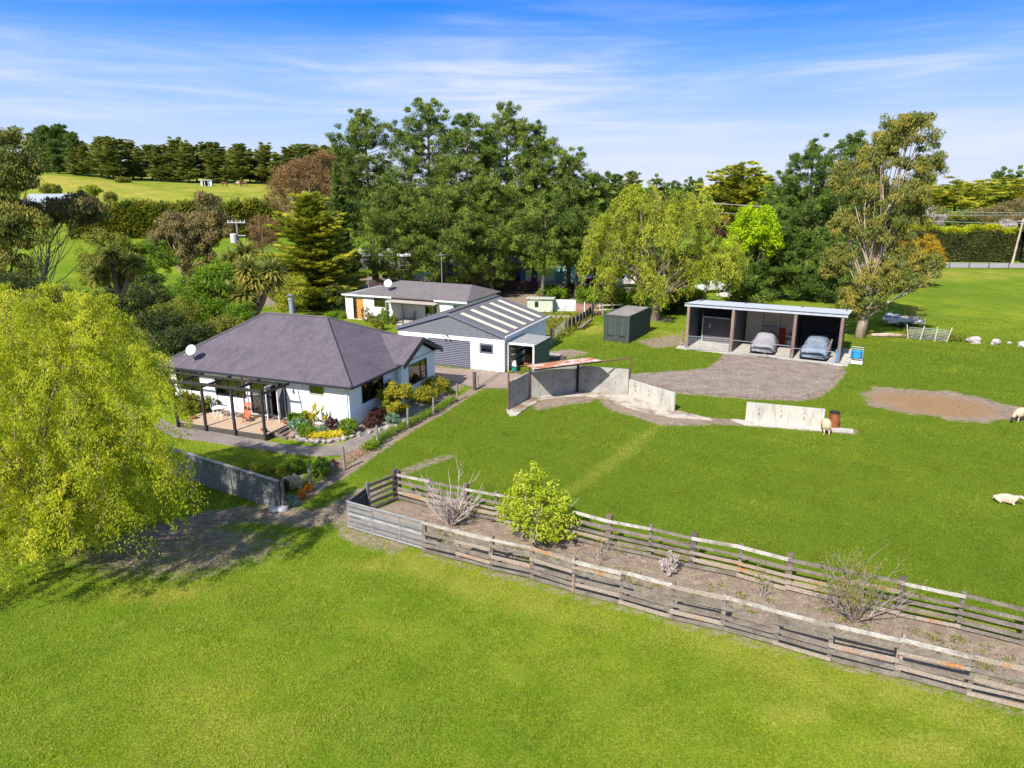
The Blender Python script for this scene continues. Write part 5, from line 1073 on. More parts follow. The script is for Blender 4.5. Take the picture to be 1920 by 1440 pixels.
# --- pines behind the cottage
def pinexy(px, y): return (XP(px, y, 4), y)
GP = 'pines behind the cottage'
S_NARROW = lambda s: (0.6+0.4*min(1, s*3))*(1-s**1.6)**0.62*(0.5+0.6*abs(math.sin(s*6.0+0.6)))+0.11
for px, y, top, Rm, z0, seed, lab, kw in (
    (700,104,203,5.6,.30,21,'tall pine with a lone rounded top, leftmost of the tall pines behind the cottage',dict(prof=S_NARROW)),
    (812,102,181,6.6,.22,22,'tallest dark pine rising above the cottage roof',dict()),
    (878,98,203,6.2,.20,23,'broad tall pine right of the tallest pine behind the garage',dict()),
    (948,102,190,6.4,.24,24,'tall open-topped pine above the garage, third of the tall tops',dict(prof=S_NARROW)),
    (1002,99,230,5.2,.22,25,'tapering pine right of the open-topped pine behind the garage',dict()),
    (1064,96,283,4.4,.34,26,'slim pointed pine left of the far willow',dict()),
    (1112,100,322,4.6,.2,27,'short pine at the right end of the pine group, beside the far willow',dict()),
    (745,93,330,6.0,.12,28,'lower bushy pine in front of the leftmost tall pine',dict()),
    (840,91,350,6.2,.15,29,'lower spreading pine directly behind the cottage roof, with bare lower trunk',dict()),
    (925,92,330,6.0,.16,30,'lower pine over the blue cabins behind the garage',dict()),
    (1018,89,368,5.2,.34,31,'low pine with forked grey trunk behind the vegetable garden',dict()),
    (1078,90,405,4.2,.44,32,'smallest pine, left of the far willow above the green tank',dict())):
    x, yy = pinexy(px, y); H = ZP(top, y)*.965; pine(lab, (x, yy), H, Rm*1.12, seed, z0, L_PINE, levels=int(8+H*0.30), group=GP, **kw)
# --- yellow-green cypress in front left of the pines
cypress('broad yellow-green cypress with layered branches left of the cottage', (XP(592,84,3),84), ZP(374,84), 6.3, 41, L_CYP, levels=26, sz=.95, nleaf=85, bmin=6, z0=.02, prof=lambda q: (1-q**1.5)**0.7*(0.78+0.22*math.sin(q*22))+.12)
cypress('slim pointed dark cypress between the russet tree and the pines', (XP(640,98,6),98), ZP(306,98), 2.4, 42, L_PINE2, levels=26, sz=.55, nleaf=60, up=.5)
envelope_tree('russet_tree','rounded russet-brown leafless tree behind the yellow-green cypress','tree',(XP(585,122,4),122),[EL(580,345,122,74,54),EL(620,325,122,46,40),EL(540,370,122,40,42)],L_BROWN,TWIG,43,170,(.9,1.5),110,.26,.05,'needle',.9,34,.35,shell=.3,csh=.2)
envelope_tree('russet_tree','small russet bush left of the yellow-green cypress','tree',(XP(492,95,4),95),[EL(496,440,95,34,32)],L_BROWN,TWIG,44,50,(.6,.9),90,.2,.04,'needle',.9,14,.15)
# --- left: gums, shrubs, cabbage trees
envelope_tree('gum_tree','large dark olive gum tree filling the left edge behind the near willow','tree',(XP(30,62,2),62),[EL(10,300,62,60,66),EL(-50,340,62,60,110),EL(25,425,61,58,38),EL(12,500,60,52,48),EL(-20,560,60,80,60)],L_GUM,BARK_P,51,330,(.6,1.15),190,.15,.05,'hang',.8,40,.34,split=.3)
envelope_tree('gum_tree','leaning branchy olive-brown gum with sprays over the green paddock at left','tree',(XP(60,66,2),66),[EL(150,392,66,42,26),EL(95,398,66,34,22),EL(40,400,66,30,30)],L_GUMD,BARK_P,52,110,(.5,.95),170,.14,.05,'hang',.7,22,.18,split=.3)
envelope_tree('gum_tree','grey-brown gum tree in front of the tall hedge, left of the power pole','tree',(XP(350,92,3),92),[EL(350,435,92,62,40),EL(395,425,92,40,32),EL(300,460,92,34,28),EL(370,490,91,40,28),EL(385,380,92,22,16)],L_GUMD,BARK_P,53,260,(.6,1.1),150,.17,.055,'hang',.8,36,.2,split=.25,forks=2)
envelope_tree('olive_shrub','rounded olive shrub behind the left cabbage trees','shrub',(XP(205,80,3),80),[EL(205,470,80,42,44),EL(235,490,80,30,40),EL(175,500,80,34,36)],L_OLIVE,BARK,54,110,(.55,.85),110,.14,.05,'leaf',.85,12,.2)
envelope_tree('green_shrub','dark green shrub between the left cabbage trees and the grey-brown gum','shrub',(XP(290,82,3),82),[EL(285,490,82,40,40),EL(260,480,82,30,36)],L_GREEN,BARK,55,80,(.5,.8),110,.13,.05,'leaf',.85,12,.18)
envelope_tree('green_shrub','big bright green rounded shrub left of the cabbage trees above the farmhouse roof','shrub',(XP(395,60,2),60),[EL(393,548,60,62,52),EL(415,520,60,36,36),EL(365,570,59,40,34)],L_GREEN,BARK,56,130,(.45,.75),150,.10,.042,'leaf',.85,14,.18)
cabbage('pair of cabbage tree heads over the left shrubs',(XP(225,74,2),74),[(XP(208,74,ZP(480,74)),74,ZP(482,74)),(XP(246,74,ZP(495,74)),74,ZP(497,74)),(XP(232,75,ZP(520,74)),75,ZP(520,74)),(XP(190,74,ZP(515,74)),73.5,ZP(515,74))],61,L_CABB)
for px, y, hd, s, lab in ((432,64,((432,493),(455,478)),62,'cabbage tree with two pale heads, nearer the bright green shrub'),(476,60,((480,528),(462,512),(506,515)),63,'tallest yellow-topped cabbage tree with a shaggy trunk above the farmhouse roof'),(462,59,((457,560),),64,'short cabbage tree with a single low head left of the shaggy trunk')):
    cabbage(lab,(XP(px,y,1),y),[(XP(a,y,ZP(b_,y)),y+.3*i,ZP(b_,y)) for i,(a,b_) in enumerate(hd)],s,L_CABB,ln=.85 if s == 63 else .75,n=420)
for i,(px,py,y,rx,rz,mm,lab) in enumerate((
    (300,612,52,46,28,L_DARK,'dark hedge-like shrub behind the left end of the farmhouse roof'),
    (330,585,55,40,26,L_OLIVE,'yellow-tipped shrub behind the farmhouse, left of the bright green shrub'),
    (362,630,50,46,18,L_DARK,'dark low shrub against the back of the farmhouse roof, left'),
    (415,612,54,34,18,L_OLIVE,'olive shrub above the farmhouse eave, right of the dark low shrub'),
    (445,592,57,26,22,L_GREEN,'small green shrub at the foot of the shaggy cabbage tree'),
    (250,572,58,44,30,L_DARK,'grey-green feathery shrub behind the top of the near willow'),
    (175,575,56,70,34,L_DARK,'dark shrub mass above the near willow, left half'),
    (285,548,62,40,30,L_DARK,'dark shrub below the left cabbage heads'),
    (320,645,47,30,22,L_DARK,'dark shrub at the left eave of the farmhouse'),
    (92,555,60,46,24,L_GUM,'olive shrub below the large left gum'),
    (40,560,50,70,60,L_DARK,'dark shrub at the left edge, behind the near willow'),
    (545,545,76,40,30,L_CYP,'low spreading cypress bough shrub right of the cabbage trees'),
    (640,560,80,40,26,L_DARK,'dark shrub left of the cottage'))):
    e = EL(px,py,y,rx,rz); envelope_tree('garden_shrub',lab,'shrub',(e[0],e[1]),[e,(e[0],e[1],e[2]-e[5]*.6,e[3]*.8,e[4],e[5]*.7)],mm,BARK,70+i,80,(.4,.75),110,.10,.035,'leaf',.85,10,.12)
tl = thing('flax_plant','dark flax clump at the foot of the shaggy cabbage tree','plant',(XP(500,60,1),60,0)); r_ = np.random.default_rng(5); d_ = unit(r_.normal(size=(60,3))*np.array([.6,.6,.2])+np.array([0,0,1.0])); P_ = d_*0.75
crown('blade',P_,d_*.75,np.full(60,.05),r_.random(60)*.6,L_DARK,tl,r_)
# --- right: pine, gum, lime tree, round cypress, wattle
for px,y,top,Rm,z0,s,lab in ((1500,92,270,6.0,.08,81,'dark bushy pine behind the three-bay shed, left of the tall gum'),(1570,95,260,5.8,.12,82,'dark pine directly behind the tall gum'),(1452,90,415,5.2,.05,83,'low bushy pine behind the three-bay shed roof'),(1545,88,440,4.4,.05,84,'low bushy pine between the shed roof and the tall gum'),(1405,86,500,3.0,.02,86,'small low pine under the lime green tree'),(1460,95,330,4.0,.10,85,'short dark pine right of the lime green tree')):
    x, yy = pinexy(px, y); pine(lab,(x,yy),ZP(top,y),Rm,s,z0,L_PINE2,levels=int(9+ZP(top,y)*.4),group='dark pines behind the three-bay shed')
GX, GY = at(1612,632)[:2]
envelope_tree('gum_tree','tall open gum with pale limbs and orange-tipped leaves right of the three-bay shed','tree',(GX,GY),[EL(1700,245,68,57,29),EL(1745,300,68,26,40),EL(1650,285,68,29,22),EL(1600,340,68,40,38),EL(1668,368,68,68,36),EL(1735,400,68,33,27),EL(1650,425,68,66,38),EL(1580,420,68,29,25),EL(1568,490,68,37,34),EL(1690,505,67,64,47),EL(1625,540,67,53,40),EL(1590,570,67,35,29),EL(1715,322,68,36,24),EL(1648,300,68,34,26),EL(1668,262,68,34,20)],L_GUM,BARK_P,91,640,(.45,.9),130,.13,.045,'hang',.75,56,.36,split=.25,shell=.25,limb_r=.3,path=[(XP(1630,67.5,4),67.5,ZP(520,67.5)),(XP(1655,67.5,8),67.5,ZP(430,67.5)),(XP(1668,68,11),68,ZP(355,68)),(XP(1695,68,15),68,ZP(262,68))])
envelope_tree('lime_tree','vivid lime green tree between the far willow and the dark pines','tree',(XP(1412,87,4),87),[EL(1412,425,87,40,42),EL(1440,452,87,24,28),EL(1385,462,87,28,32),EL(1372,500,87,22,28)],L_LIME,BARK,92,120,(.6,1.0),110,.17,.075,'leaf',.9,14,.22)
layered_tree('round-topped layered cypress on the skyline between the willow and the dark pines',(XP(1378,150,6),150),[EL(1378,365,150,70,56),EL(1360,400,150,74,40),EL(1395,340,150,44,36)],93,L_CYP,560,(.8,1.5),100,.32,.11,flatt=.3)
envelope_tree('wattle_tree','golden yellow bush right of the tall gum, in front of the long hedge','tree',(XP(1712,100,3),100),[EL(1722,468,100,42,30),EL(1742,492,100,26,30)],L_GOLD,BARK,94,80,(.5,.8),110,.14,.06,'leaf',.9,10,.16)
envelope_tree('purple_shrub','small dark purple shrub left of the lime green tree','shrub',(XP(1350,98,4),98),[EL(1350,432,98,18,16)],L_RED,BARK,95,30,(.4,.6),90,.13,.05,'leaf',.9,6,.1)
envelope_tree('golden_shrub','orange-gold shrub peeping over the far willow, beside the purple shrub','shrub',(XP(1342,102,4),102),[EL(1345,418,102,30,12)],L_GOLD,BARK,96,30,(.4,.6),90,.13,.05,'leaf',.9,6,.1)
envelope_tree('yellow_shrub','yellow-flowered bush under the right side of the far willow','shrub',(XP(1400,88,2),88),[EL(1400,505,88,20,26),EL(1385,530,88,24,22)],L_VARI,BARK,97,40,(.4,.6),90,.12,.045,'leaf',.9,6,.1)
# hedge-row of shrubs behind container and vegetable garden
for i,(px,y,h,rx,mm,lab) in enumerate(((1105,86,1.9,1.9,L_GREEN,'green shrub behind the container, left of the far willow trunk'),(1150,84,2.2,2.0,L_OLIVE,'olive shrub right behind the container'),(1185,83,2.3,1.8,L_GREEN,'fresh green shrub at the left of the far willow trunk'),(1262,80,2.4,1.7,L_DARK,'dark shrub between the far willow and the three-bay shed'),(1075,92,1.5,1.6,L_DARK,'dark shrub below the green water tank'),(1035,90,1.6,1.8,L_GREEN,'low shrub behind the red paling of the vegetable garden'),(1300,88,1.6,1.3,L_WIL2,'low yellow-green shrub left of the silver car'))):
    x = XP(px,y,1.5); envelope_tree('boundary_shrub',lab,'shrub',(x,y),[(x,y,h*.55,rx,rx*.9,h*.5),(x+rx*.4,y,h*.4,rx*.7,rx*.7,h*.42)],mm,BARK,100+i,60,(.45,.75),100,.13,.045,'leaf',.85,8,.1)
# far right: cypresses, umbrella trees, blossoms
for i,(px,top,y,Rm,lab) in enumerate(((1790,330,190,10,'flat-topped far cypress right of the tall gum'),(1850,334,205,11,'broad far cypress over the long hedge, right part'),(1910,330,200,11,'far cypress at the right edge of the skyline'),(1760,345,185,8,'low far cypress just right of the tall gum'),(1965,326,210,12,'far cypress cut by the right edge'))):
    k = Rm*FPX/y; layered_tree(lab,(XP(px,y,8),y),[EL(px,top+26,y,k,24),EL(px+k*.3,top+40,y,k*.8,18),EL(px-k*.35,top+46,y,k*.75,16)],110+i,L_CYP,150,(1.2,2.3),75,.45,.14,group='far cypresses over the long hedge')
for i,(px,top,y,rx,lab) in enumerate(((1872,388,165,52,'brownish umbrella-shaped tree behind the long hedge'),(1912,372,175,40,'brownish umbrella-shaped tree at the right edge behind the long hedge'),(1800,395,168,26,'small dark tree with a bare trunk behind the long hedge'))):
    envelope_tree('umbrella_tree',lab,'tree',(XP(px,y,4),y),[EL(px,top+18,y,rx,16)],(L_GUMD,L_GUMD,L_CYPD)[i],BARK,120+i,70,(1.0,1.6),90,.32,.07,'needle',.5,20,.5,split=.3)
envelope_tree('blossom_tree','pale pink blossom tree behind the long hedge, right of the tall gum','tree',(XP(1738,150,3),150),[EL(1740,408,150,26,20),EL(1722,415,150,20,14)],L_BLOS,BARK,125,60,(.8,1.2),90,.2,.06,'leaf',.8,12,.25)
envelope_tree('blossom_tree','small pale blossom bush behind the right part of the long hedge','tree',(XP(1888,150,3),150),[EL(1888,424,150,14,10)],L_BLOS,BARK,126,16,(.7,1.0),80,.2,.06,'leaf',.8,5,.15)
for i,(px,top,y,Rm,lab) in enumerate(((1152,328,150,5,'far pine on the skyline above the far willow'),(1182,322,152,5,'far shaggy cypress on the skyline left of the far hedge'),(1165,345,140,4,'low far pine behind the far willow top'))):
    cypress(lab,(XP(px,y,8),y),ZP(top,y),Rm,130+i,L_PINE2 if i != 1 else L_CYPD,levels=16,sz=1.3,nleaf=60,ln=.45,wd=.11,group='far conifers above the far willow')
# --- hill: row of cypresses, pine block
r_ = np.random.default_rng(77); protos = []
hill_px = list(range(150,660,17)); GH = 'cypress row along the hilltop'
for k in range(5): protos.append(cypress('x',(0,-60-k*30),12.5,5.2-(k%3)*.6,140+k,L_CYPD,levels=15,sz=1.35,nleaf=48,ln=.42,wd=.11,group=GH,base_z=0,z0=(.05,.18,.12,.25,.1)[k],prof=(lambda q: (1-q**2.0)**.55*(.72+.28*math.sin(q*15))+.12)))
for i, px in enumerate(hill_px):
    y = 246+r_.normal()*4; x = XP(px+r_.normal()*4,y,16); topy = np.interp(px,(140,220,300,330,420,520,600,660),(268,262,282,266,272,280,276,284)) + r_.normal()*5
    p = protos[i % 5] if i < 5 else copy_tree(protos[i % 5]); bz = float(hgt(x,y)); p.location = (x,y,bz-.2); s = (ZP(topy,y)-bz)/12.5; p.scale = (s*(1.0+.25*r_.random()),s,s); p.rotation_euler = (0,0,r_.random()*6.28)
    p['label'] = 'dark cypress in the hilltop row, %s' % ('denser left part beside the pine block' if px < 300 else 'gappy middle part above the white field shelter' if px < 470 else 'right part above the russet tree')
pp = []
for i,(px,top,y) in enumerate(((70,252,262),(95,238,262),(122,236,264),(146,250,260),(60,270,255),(110,262,252),(140,275,250))):
    x = XP(px,y,18); bz = float(hgt(x,y)); H = ZP(top,y)-bz
    if not pp: t = pine('x',(x,y),17,5.6,150,.12,L_PINE2,levels=13,nleaf=60,ln=.5,wd=.13,cl=1.7,group='dark pine block on the left hilltop'); pp.append(t)
    else: t = copy_tree(pp[0])
    t.location = (x,y,bz-.2); t.scale = (H/17*1.05,H/17,H/17); t.rotation_euler = (0,0,i*1.1); t['label'] = 'dark pine in the domed block on the left hilltop'
# distant tree line beyond everything
fl_ = MB(); C_ = []; 
for i in range(420):
    px = 1180+i*2.4 if i < 330 else -100+(i-330)*14; y = 620+random.uniform(-60,60); h = 9+random.uniform(-3,4); C_.append((XP(px,y,6),y,float(hgt(XP(px,y,6),y))+h*.55,5,3,h*.5))
r_ = np.random.default_rng(9); Pc = in_ell(C_,2600,r_,.2); P,A,W,lv = clump_leaves(Pc,np.full(len(Pc),2.2),16,1.0,.5,'leaf',r_); o = crown('distant_woods',P,A,W,lv,L_PINE2,None,r_); o['kind'] = 'stuff'
for i,(px,y,h) in enumerate(((1232,420,20),(1262,430,17),(1300,425,20),(1895,330,24),(1872,340,22))):
    e = (XP(px,y,10),y,h*.62,5.5,4,h*.36); envelope_tree('far_tree',('lone dark tree left end of the far hedge','lone tree above the middle of the far hedge','lone dark tree right end of the far hedge, by the round cypress','dark tree on the skyline at the far right','grey tree on the skyline left of the far right dark tree')[i],'tree',(e[0],y),[e],L_PINE2,BARK,160+i,40,(1.2,2.0),60,.7,.2,'leaf',.7,8,.4)
# hedges
def hedge(name, label, a, b, h, w_, m, seed, n, ln, wd, wob=0.25, zlift=0.0, mtop=None):
    r = np.random.default_rng(seed); a, b = Vector((a[0],a[1],0)), Vector((b[0],b[1],0)); d = b-a; L_ = d.length; u = d/L_; nn = Vector((-u.y,u.x,0)); t = thing(name,label,'hedge',(a.x,a.y,float(hgt(a.x,a.y))),0); bz = float(hgt(a.x,a.y))
    def pos(s, q, z): 
        p = a+u*s+nn*q; return np.array([p.x-a.x,p.y-a.y,float(hgt(p.x,p.y))-bz+z])
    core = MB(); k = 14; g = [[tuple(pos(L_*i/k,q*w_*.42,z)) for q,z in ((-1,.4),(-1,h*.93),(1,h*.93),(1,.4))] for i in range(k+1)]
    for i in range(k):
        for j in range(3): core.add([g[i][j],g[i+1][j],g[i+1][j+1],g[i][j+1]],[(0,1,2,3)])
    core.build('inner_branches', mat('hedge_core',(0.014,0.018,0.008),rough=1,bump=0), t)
    s = r.random(n)*L_; side = r.random(n); q = np.where(side < .62, -1.0, np.where(side < .72, 1.0, r.random(n)*2-1)); z = np.where(side < .72, .25+r.random(n)*(h-.25), h)
    hh = 1+0.06*np.sin(s*.55)+.04*np.sin(s*1.7)+.02*r.normal(size=n); P = np.array([pos(si,qi*w_*.5*(1+.10*math.sin(si*.8+zi)),zi*hi) for si,qi,zi,hi in zip(s,q,z,hh)])+r.normal(size=(n,3))*wob*.4
    A = unit(np.stack([nn.x*q,nn.y*q,np.where(z >= h,1.0,.3)],-1)+.8*rdir(n,r))*ln*(.6+.8*r.random((n,1))); lv = .5+.25*np.sin(s*.9)*np.sin(z*1.1+1)+(r.random(n)-.5)*.6
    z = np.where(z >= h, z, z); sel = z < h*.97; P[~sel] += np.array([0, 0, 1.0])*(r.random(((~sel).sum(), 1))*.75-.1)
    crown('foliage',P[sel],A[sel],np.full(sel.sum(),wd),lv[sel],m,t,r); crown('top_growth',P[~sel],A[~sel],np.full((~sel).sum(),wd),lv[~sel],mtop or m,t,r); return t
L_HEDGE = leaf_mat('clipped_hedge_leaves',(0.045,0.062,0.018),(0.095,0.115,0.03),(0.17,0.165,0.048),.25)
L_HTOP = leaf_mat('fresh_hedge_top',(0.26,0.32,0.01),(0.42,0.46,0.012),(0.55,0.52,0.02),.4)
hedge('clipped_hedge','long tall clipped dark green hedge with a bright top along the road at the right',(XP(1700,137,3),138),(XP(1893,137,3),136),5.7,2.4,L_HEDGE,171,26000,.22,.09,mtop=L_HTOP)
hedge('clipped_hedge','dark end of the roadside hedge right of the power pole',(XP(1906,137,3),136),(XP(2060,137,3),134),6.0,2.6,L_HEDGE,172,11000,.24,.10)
ya = 150; hedge('shelter_hedge','tall loose hedge across the left paddock below the hill field',(XP(120,ya,5),ya+3),(XP(515,ya,5),ya+6),6.3,3.4,L_OLIVE,173,24000,.42,.15,wob=.9)
hedge('far_hedge','distant dark clipped hedge on the right skyline, between willow and round cypress',(XP(1225,400,5),400),(XP(1315,400,5),400),7.0,4,L_HEDGE,174,6000,.7,.3)
for i,(px,py,y,rx,rz,mm,lab) in enumerate(((165,358,188,22,10,L_WIL2,'yellow-green bush on the hill field, left'),(95,355,196,16,8,L_OLIVE,'green bush beside the grey-roofed house on the hill'),(210,375,178,12,12,L_OLIVE,'olive bush at the upper edge of the hedge, left'),(395,380,160,20,14,L_GUMD,'brownish small gum above the paddock hedge'),(230,338,226,12,4,L_OLIVE,'low bush at the foot of the hilltop cypresses'))):
    e = EL(px,py,y,rx,rz); envelope_tree('hill_bush',lab,'shrub',(e[0],y),[e],mm,BARK,180+i,36,(.6,1.1),70,.3,.09,'leaf',.8,6,.12)
# ---------------------------------------------------------------- garden of the main house
def hx(x, y): q = hloc(x, y); return q.x, q.y
GB = (('aucuna','variegated yellow-green rounded bush at the farmhouse end wall',1.35,3.0,2.1,1.0,L_VARI,4200,.085,.036),
 ('x','dark climber leaves on the end wall behind the variegated bush',0.25,3.9,1.9,.55,L_DARK,900,.07,.03),
 ('x','yellow and red-tinted low bush below the wing window',1.5,6.2,.95,.95,L_VARI,1500,.08,.03),
 ('x','yellow-leaved low bush at the far corner of the wing',1.35,8.3,1.0,.95,L_VARI,1500,.08,.03),
 ('x','rounded bright green bush at the front right corner of the farmhouse',.35,-.75,.75,.62,L_GREEN,1400,.06,.022),
 ('x','very dark purple bush left of the variegated bush',.85,1.6,.85,.48,L_RED,1000,.06,.024),
 ('x','red-brown low plant beside the dark purple bush',1.0,.7,.5,.5,L_RED,800,.06,.02),
 ('x','grey-green small plant at the foot of the variegated bush',1.75,1.75,.6,.4,L_BLUE,600,.06,.022),
 ('x','dark brownish bush against the white front wall',-.75,-.75,.8,.38,L_RED,900,.055,.018),
 ('x','bluish leafy plant in the front bed',-2.85,-1.15,.55,.5,L_BLUE,420,.13,.05),
 ('x','broad-leaved green plant next to the deck steps',-3.35,-.55,.7,.5,L_GREEN,420,.14,.055),
 ('x','orange-tipped leafy plant beside the steps, behind the green one',-2.9,-.35,.75,.4,L_VARI,380,.13,.05),
 ('x','fresh green mound at the front edge of the bed',-1.95,-1.6,.5,.62,L_GREEN,900,.06,.022),
 ('x','small bluish plant in the middle of the front bed',-1.1,-1.25,.4,.32,L_BLUE,380,.07,.025),
 ('x','yellow-green shrub at the left end of the deck',-11.3,-1.2,1.3,.75,L_VARI,1500,.075,.03),
 ('x','grey-green shrub at the left end of the deck',-10.4,-.8,1.1,.65,L_OLIVE,1200,.07,.028),
 ('x','dark purplish shrub against the wall, left of the white table',-9.75,-.35,.75,.45,L_DARK,700,.06,.022))
for i,(a,lab,x,y,h,rd,m,n,ln,wd) in enumerate(GB):
    p = hx(x,y); shrub('garden_bush',lab,p[0],p[1],h,rd,m,200+i,n,ln,wd)
# yellow flower edging, canna-like plants
def flower_strip(label, pts, wid, h, m, n, ln, wd, seed, cat='flowers'):
    r = np.random.default_rng(seed); P = []; k = n//(len(pts)-1)
    for a, b in zip(pts[:-1], pts[1:]):
        s = r.random(k)[:,None]; P.append(np.array(a)[None]*(1-s)+np.array(b)[None]*s)
    P = np.concatenate(P)+r.normal(size=(k*(len(pts)-1),2))*wid*.4; z = np.array([float(hgt(*q)) for q in P])+h*r.random(len(P))**.6; o = np.array([pts[0][0],pts[0][1],0])
    PP = np.c_[P,z]-o; A = rdir(len(P),r)*ln*(.6+.8*r.random((len(P),1))); A[:,2] = np.abs(A[:,2]); t = thing('flower_border',label,cat,tuple(o)); crown('foliage',PP,A,np.full(len(P),wd),r.random(len(P)),m,t,r); return t
flower_strip('strip of yellow flowers along the rock edge of the front bed',[hx(-1.9,-1.75),hx(-1.2,-1.8),hx(-.4,-1.55),hx(.3,-1.2)],.35,.3,L_YEL,1500,.05,.025,31)
flower_strip('low green border plants between the path and the wire fence',[tuple(at(*q)[:2]) for q in ((690,845),(712,828),(765,800),(812,775),(852,752))],.34,.36,L_GREEN,5200,.06,.018,32,'border plants')
flower_strip('green clump at the lower end of the border beside the path',[tuple(at(*q)[:2]) for q in ((686,846),(705,838))],.5,.4,L_GREEN,700,.07,.022,33,'border plants')
flower_strip('pale pinkish dry cuttings strewn along the lower garden fence',[tuple(at(*q)[:2]) for q in ((605,895),(640,868),(690,840))],.55,.12,L_DRY,2600,.09,.012,34,'cuttings')
for i,(x,y,h) in enumerate(((-2.05,-.8,1.15),(-1.75,-.85,1.35),(-1.5,-.7,1.2))):
    p = hx(x,y); r = np.random.default_rng(240+i); t = thing('canna_plant',('left stalk','tallest middle stalk','right stalk')[i]+' of the big-leaved yellowing plants before the white front wall','plant',(p[0],p[1],.22)); MB().tube([(0,0,0),(.03,.0,h*.8)],.03,6).build('stalk',TWIG,t)
    n = 9; d = unit(r.normal(size=(n,3))*np.array([1,1,.2])+np.array([0,0,.9])); P = np.c_[np.zeros((n,2)),h*(.35+.6*r.random(n))]+d*.25; crown('foliage',P,d*.32,np.full(n,.09),.3+.6*r.random(n),L_VARI,t,r)
# lower garden corner by the timber wall
for i,(px,py,h,rd,m,n,ln,wd,lab) in enumerate(((480,900,.8,.6,L_VARI,1300,.06,.022,'yellow-brown bush behind the timber garden wall, left'),(512,905,.8,.5,L_VARI,1000,.06,.022,'yellow-brown bush behind the timber garden wall, right'),(552,915,.6,.5,L_CREAM,1500,.03,.022,'cream-flowered daisy bush beside the end of the timber wall'),(600,893,.85,.55,L_GREEN,1300,.075,.022,'leafy green bush right behind the lowest fence post'),(560,888,.7,.5,L_GREEN,800,.12,.014,'grassy green plant behind the daisy bush'),(540,950,.5,.4,L_BLUE,700,.05,.02,'bluish grey plant at the end of the timber wall'),(531,925,.7,.35,L_DARK,600,.05,.02,'dark green plant between timber wall and daisies'))):
    p = at(px,py); shrub('corner_bush',lab,p.x,p.y,h,rd,m,260+i,n,ln,wd)
for i,(px,py,lab) in enumerate(((567,935,'bright orange marigold clump, nearer the timber wall'),(579,921,'bright orange marigold clump beside the lowest fence post'))):
    p = at(px,py); shrub('marigold',lab,p.x,p.y,.42,.2,L_ORA,280+i,500,.035,.022,cat='flowers')
p = at(625,875); shrub('red_flower','small red-flowered plant left of the second fence post',p.x,p.y,.35,.22,L_RED,283,260,.04,.02,cat='flowers')
def rock(name, label, x, y, s, seed, m=STONE, group=None, sq=.7, cat='rock', z=None):
    r = random.Random(seed); t = MB(); bm = bmesh.new(); bmesh.ops.create_icosphere(bm,subdivisions=2,radius=1)
    V = []; k = [r.uniform(-2,2) for _ in range(6)]
    for v in bm.verts:
        f = 1+.18*math.sin(v.co.x*2.3+k[0])*math.sin(v.co.y*2.9+k[1])+.14*math.sin(v.co.z*3.7+k[2]+v.co.x*2)+r.uniform(-.05,.05); V.append((v.co.x*s*f*(1+.25*math.sin(k[3])),v.co.y*s*f*(1+.25*math.sin(k[4])),v.co.z*s*sq*f+s*sq*.55))
    t.v = V; t.f = [tuple(q.index for q in f.verts) for f in bm.faces]; bm.free(); o = t.build(name,m,None); o.location = (x,y,float(hgt(x,y)) if z is None else z); o.rotation_euler = (0,0,r.random()*6); return tag(o,label,cat,group)
edge = [hx(-2.55,-1.75),hx(-2.1,-2.15),hx(-1.5,-2.3),hx(-.8,-2.25),hx(-.1,-2.0),hx(.5,-1.6),hx(1.1,-1.0),hx(1.7,.2),hx(2.1,1.4),hx(2.3,2.8)]; k = 0
for a, b in zip(edge[:-1], edge[1:]):
    for s in (0.1,.6):
        rock('edging_rock','grey rock in the low border of the farmhouse flower bed',a[0]+(b[0]-a[0])*s,a[1]+(b[1]-a[1])*s,random.uniform(.13,.22),300+k,group='rocks edging the flower bed'); k += 1
rock('garden_boulder','pale flat boulder behind the daisy bush',*at(536,905)[:2],.34,330,mat('pale_stone',(.55,.53,.5),(.42,.4,.38),var=.12),sq=.6)
rock('garden_boulder','grey boulder on the lawn edge above the cuttings',*at(614,878)[:2],.28,331)
rock('garden_boulder','reddish boulder at the foot of the deck steps',*hx(-2.6,-2.0),.25,334,mat('red_stone',(.28,.19,.17),var=.2))
for px,py,s,k,lab in ((513,958,.22,332,'pale stone at the foot of the timber wall end, left one'),(530,958,.24,333,'pale stone at the foot of the timber wall end, right one')): rock('wall_stone',lab,*at(px,py)[:2],s,k,mat('pale_stone',(.55,.53,.5)))
for px,py,s,k,lab in ((1824,643,.52,340,'large white-grey boulder on the paddock edge, left of three'),(1866,646,.40,341,'white-grey boulder on the paddock edge, middle of three'),(1918,650,.42,342,'white-grey boulder at the right picture edge'),(1892,645,.22,343,'small flat pale stone between the middle and right boulders')): rock('boulder',lab,*at(px,py)[:2],s,k,mat('white_stone',(.50,.455,.43),(.27,.23,.22),var=.3,bump=.6,scale=1.6),group='boulders along the paddock edge',sq=.8)
